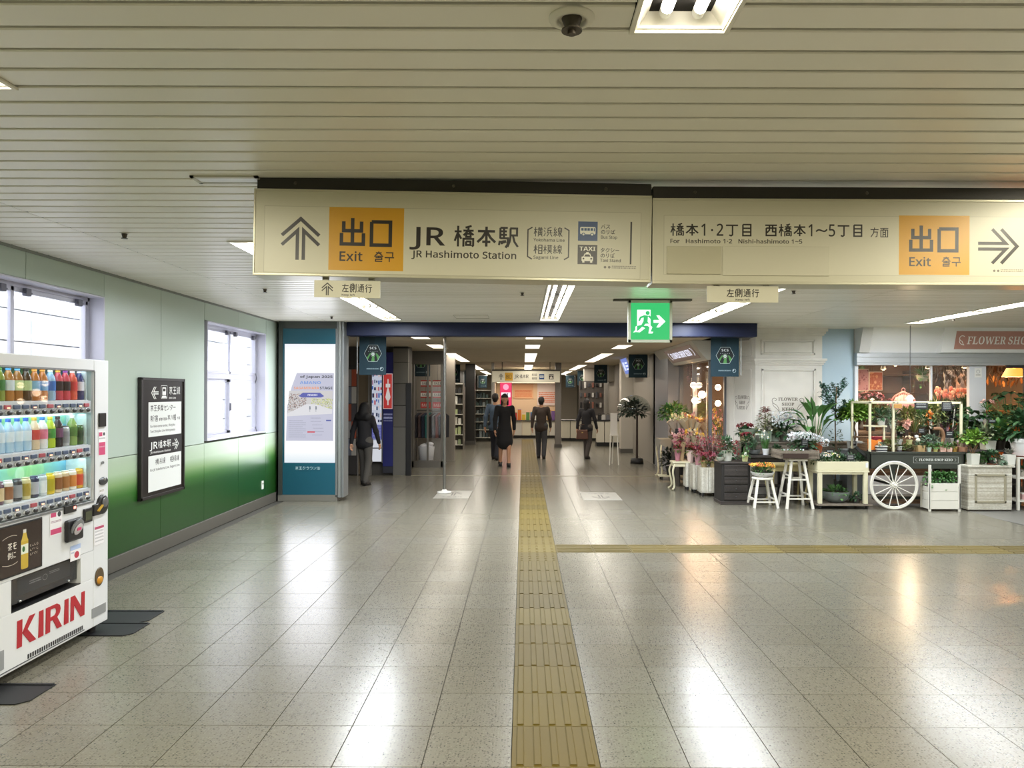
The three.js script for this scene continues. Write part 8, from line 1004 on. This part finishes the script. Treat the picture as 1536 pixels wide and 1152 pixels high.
function person(label, x, D, turn, H, o) {
  const s = H / 1.7, t = thing('person', label, 'person', [x, 0, -D], turn), P = (a, y, z) => [a * s, y * s, z * s], st = o.stride ?? 0.12, sw = o.swing ?? 0.14, lean = o.lean ?? 0;
  const B = (a, b, ra, rb) => [...P(...a), ...P(...b), ra * s, rb * s];
  const hip = [[0.085, 0.9, 0], [-0.085, 0.9, 0]], knee = [[0.09, 0.49, st * 0.75 + 0.03], [-0.09, 0.49, -st * 0.2 + 0.03]], ank = [[0.09, 0.085, st], [-0.09, 0.1, -st * 1.15]], chest = [0, 1.26, lean * 0.5], neck = [0, 1.44, lean], head = [0, 1.585, lean + 0.02];
  const sh = [[0.175, 1.39, lean * 0.8], [-0.175, 1.39, lean * 0.8]], el = o.carry ? [[0.23, 1.12, -0.02], [-0.22, 1.12, 0.04]] : [[0.23, 1.12, -sw * 0.6], [-0.23, 1.12, sw * 0.5]], wr = o.carry ? [[0.22, 0.95, 0.16], [-0.18, 1.08, 0.24]] : [[0.24, 0.87, -sw + 0.02], [-0.24, 0.87, sw + 0.04]];
  const body = [B([0, 0.93, 0], [0, 1.1, 0], 0.125, 0.11), B([0, 1.1, 0], chest, 0.11, 0.125), B([-0.1, 1.34, lean * 0.7], [0.1, 1.34, lean * 0.7], 0.075, 0.075), B([0, 1.36, lean * 0.8], neck, 0.06, 0.048), B(neck, [0, 1.52, lean + 0.01], 0.048, 0.05)];
  for (const i of [0, 1]) body.push(B(hip[i], knee[i], 0.085, 0.055), B(knee[i], ank[i], 0.053, 0.036), B(ank[i], [ank[i][0], 0.045, ank[i][2] + 0.06], 0.034, 0.022), B(sh[i], el[i], 0.048, 0.038), B(el[i], wr[i], 0.037, 0.025));
  const parts = [sdfGeo(body, P(0, 0.86, 0), 0.92 * s, 112, 0.03 * s)];
  // head with nose, jaw and ears on a finer grid
  const hb = [B([head[0], 1.625, head[2] - 0.015], [head[0], 1.6, head[2] + 0.01], 0.083, 0.078), B([0, 1.56, head[2] + 0.025], [0, 1.515, head[2] + 0.05], 0.062, 0.04), B([0, 1.6, head[2] + 0.085], [0, 1.565, head[2] + 0.108], 0.01, 0.014), B([0.078, 1.6, head[2]], [0.083, 1.57, head[2] + 0.005], 0.014, 0.01), B([-0.078, 1.6, head[2]], [-0.083, 1.57, head[2] + 0.005], 0.014, 0.01), B([-0.03, 1.618, head[2] + 0.082], [0.03, 1.618, head[2] + 0.082], 0.012, 0.012), B([-0.018, 1.532, head[2] + 0.082], [0.018, 1.532, head[2] + 0.082], 0.009, 0.009), B([0, 1.5, head[2]], [0, 1.43, lean], 0.05, 0.048)];
  parts.push(sdfGeo(hb, P(0, 1.575, head[2]), 0.19 * s, 88, 0.014 * s));
  // hands: palm, four unequal bent fingers and a thumb
  for (const i of [0, 1]) {
    const w = wr[i], f = el[i], d = V3(w[0] - f[0], w[1] - f[1], w[2] - f[2]).normalize(), side = V3(0, 0, 1).cross(d).normalize(), fw = d.clone().cross(side).normalize().multiplyScalar(i ? 1 : 1), inn = V3(i ? 1 : -1, 0, 0), at = (a, b, c) => [w[0] + d.x * a + fw.x * b + inn.x * c, w[1] + d.y * a + fw.y * b + inn.y * c, w[2] + d.z * a + fw.z * b + inn.z * c];
    const hbn = [B(at(0, 0, 0), at(0.04, 0, 0), 0.024, 0.026)]; for (let k = 0; k < 4; k++) { const q = -0.03 + k * 0.02, L = [0.062, 0.076, 0.08, 0.07][k]; hbn.push(B(at(0.03, q * 0.7, 0), at(0.085, q, 0.002), 0.014, 0.01), B(at(0.085, q, 0.002), at(0.085 + L * 0.5, q, 0.012), 0.0095, 0.0085), B(at(0.085 + L * 0.5, q, 0.012), at(0.085 + L * 0.9, q, 0.03), 0.0085, 0.0075)); } hbn.push(B(at(0.02, 0.026, 0.004), at(0.06, 0.05, 0.014), 0.013, 0.01), B(at(0.06, 0.05, 0.014), at(0.09, 0.052, 0.024), 0.01, 0.008));
    const c = at(0.07, 0.0, 0.01); parts.push(sdfGeo(hbn, P(...c), 0.13 * s, 76, 0.006 * s));
  }
  part('body', parts, new THREE.MeshPhysicalMaterial({ color: S('#b98a6c'), roughness: 0.6 }), t);
  for (const e of [-0.03, 0.03]) part('eye', ball(0.009 * s, ...P(e, 1.602, head[2] + 0.084), 1, 0.7, 0.6, 8), mat('#231d1a', 0.3), t);
  const hair = [B([0, 1.64, head[2] - 0.03], [0, 1.655, head[2] + 0.012], 0.088, 0.076), B([0, 1.6, head[2] - 0.05], [0, 1.56, head[2] - 0.045], 0.08, 0.07)]; if (o.long) hair.push(B([0, 1.56, head[2] - 0.05], [0, 1.42, head[2] - 0.06], 0.075, 0.055), B([0.06, 1.58, head[2] - 0.01], [0.07, 1.47, head[2] - 0.02], 0.035, 0.025), B([-0.06, 1.58, head[2] - 0.01], [-0.07, 1.47, head[2] - 0.02], 0.035, 0.025)); if (o.hood) hair.push(B([0, 1.6, head[2] - 0.03], [0, 1.47, head[2] - 0.06], 0.11, 0.12), B([-0.09, 1.42, lean - 0.05], [0.09, 1.42, lean - 0.05], 0.1, 0.1));
  part(o.hood ? 'hood' : 'hair', sdfGeo(hair, P(0, 1.56, head[2]), 0.3 * s, 80, 0.02 * s), mat(o.hair || '#1c1715', 0.7), t);
  const top = [B([0, o.coat ? 0.72 : 0.9, 0], [0, 1.1, 0], o.coat ? 0.19 : 0.145, 0.135), B([0, 1.1, 0], chest, 0.135, 0.148), B([-0.1, 1.345, lean * 0.7], [0.1, 1.345, lean * 0.7], 0.09, 0.09)]; for (const i of [0, 1]) top.push(B(sh[i], el[i], 0.064, 0.052), B(el[i], [wr[i][0] * 0.97 + el[i][0] * 0.03, wr[i][1] * 0.95 + el[i][1] * 0.05, wr[i][2] * 0.95 + el[i][2] * 0.05], 0.052, 0.04)); if (o.coat) top.push(B([0, 0.85, 0], [0, o.coat + 0.1, 0.03], 0.165, 0.2)); else top.push(B([-0.065, 0.86, 0], [0.065, 0.86, 0], 0.125, 0.125));
  part(o.coat ? 'coat' : 'jacket', sdfGeo(top, P(0, 0.95, 0), 0.75 * s, 96, 0.03 * s), mat(o.top, 0.9), t);
  if (!o.bare) { const tr = [B([0.07, 0.92, 0], [-0.07, 0.92, 0], 0.115, 0.115)]; for (const i of [0, 1]) tr.push(B(hip[i], knee[i], 0.1, 0.073), B(knee[i], [ank[i][0], ank[i][1] + 0.01, ank[i][2]], 0.072, 0.062)); part('trousers', sdfGeo(tr, P(0, 0.52, 0), 0.62 * s, 88, 0.03 * s), mat(o.trousers, 0.9), t); }
  for (const i of [0, 1]) { const shoe = part('shoe', sdfGeo([B([ank[i][0], ank[i][1] - 0.02, ank[i][2]], [ank[i][0], ank[i][1] - 0.03, ank[i][2] - 0.02], 0.05, 0.05), B([ank[i][0], 0.045, ank[i][2]], [ank[i][0], 0.038, ank[i][2] + 0.15], 0.045, 0.036)], P(ank[i][0], 0.08, ank[i][2] + 0.05), 0.2 * s, 48, 0.02 * s), mat(o.shoes || '#26221f', 0.6), t); part('sole', box(0.085 * s, 0.012 * s, 0.24 * s, ank[i][0] * s, 0.006 * s, (ank[i][2] + 0.055) * s, 0.004), mat('#1a1817', 0.7), shoe); }
  return { t, wr: wr.map((w) => P(...w)) };
}
{
  person('person in a dark hooded jacket, back turned, in grey trousers beside the poster column', X(547, 13.2), 13.2, 2.8, 1.47, { hood: true, hair: '#131214', top: '#1d1c1f', trousers: '#4a4742', stride: 0.1 });
  person('person in a long black coat walking toward the camera in the middle', X(757, 16.6), 16.6, 0.1, 1.62, { long: true, top: '#141315', coat: 0.5, bare: true, stride: 0.12, shoes: '#141315' });
  person('person in a blue grey jacket just left of the black coated one', X(743, 18.2), 18.2, 2.9, 1.63, { top: '#4a5a6c', trousers: '#2a2b33', stride: 0.16 });
  person('person in a brown jacket and dark trousers, back turned, near the kiosk', X(812, 18.6), 18.6, 3.0, 1.55, { top: '#3a2f29', trousers: '#3b3a3c', stride: 0.14 });
  const q = person('person in dark clothes with a brown shoulder bag, right of the middle', X(880, 18.6), 18.6, 2.6, 1.5, { long: true, top: '#232124', trousers: '#46403c', stride: 0.15 });
  const bag = thing('shoulder_bag', 'brown leather bag held by the person right of the middle', 'bag', [X(873.5, 18.5), 0.5, -18.5]); part('body', extrude([[-0.15, 0], [0.15, 0], [0.13, 0.24], [-0.13, 0.24]], 0.1, 0.015).translate(0, 0, -0.05), mat('#5e3a2a', 0.5), bag); part('strap', tube([[-0.1, 0.23, 0], [-0.06, 0.36, 0], [0.06, 0.36, 0], [0.1, 0.23, 0]], 0.01, 16, 6), mat('#452a1e', 0.5), bag); part('clasp', box(0.04, 0.03, 0.01, 0, 0.17, 0.055, 0.003), mat('#b89a5a', 0.3, 0.7), bag);
}
scene.traverse((o) => { if (o.isLight && o.shadow) o.castShadow = true; });
renderer.render(scene, camera);
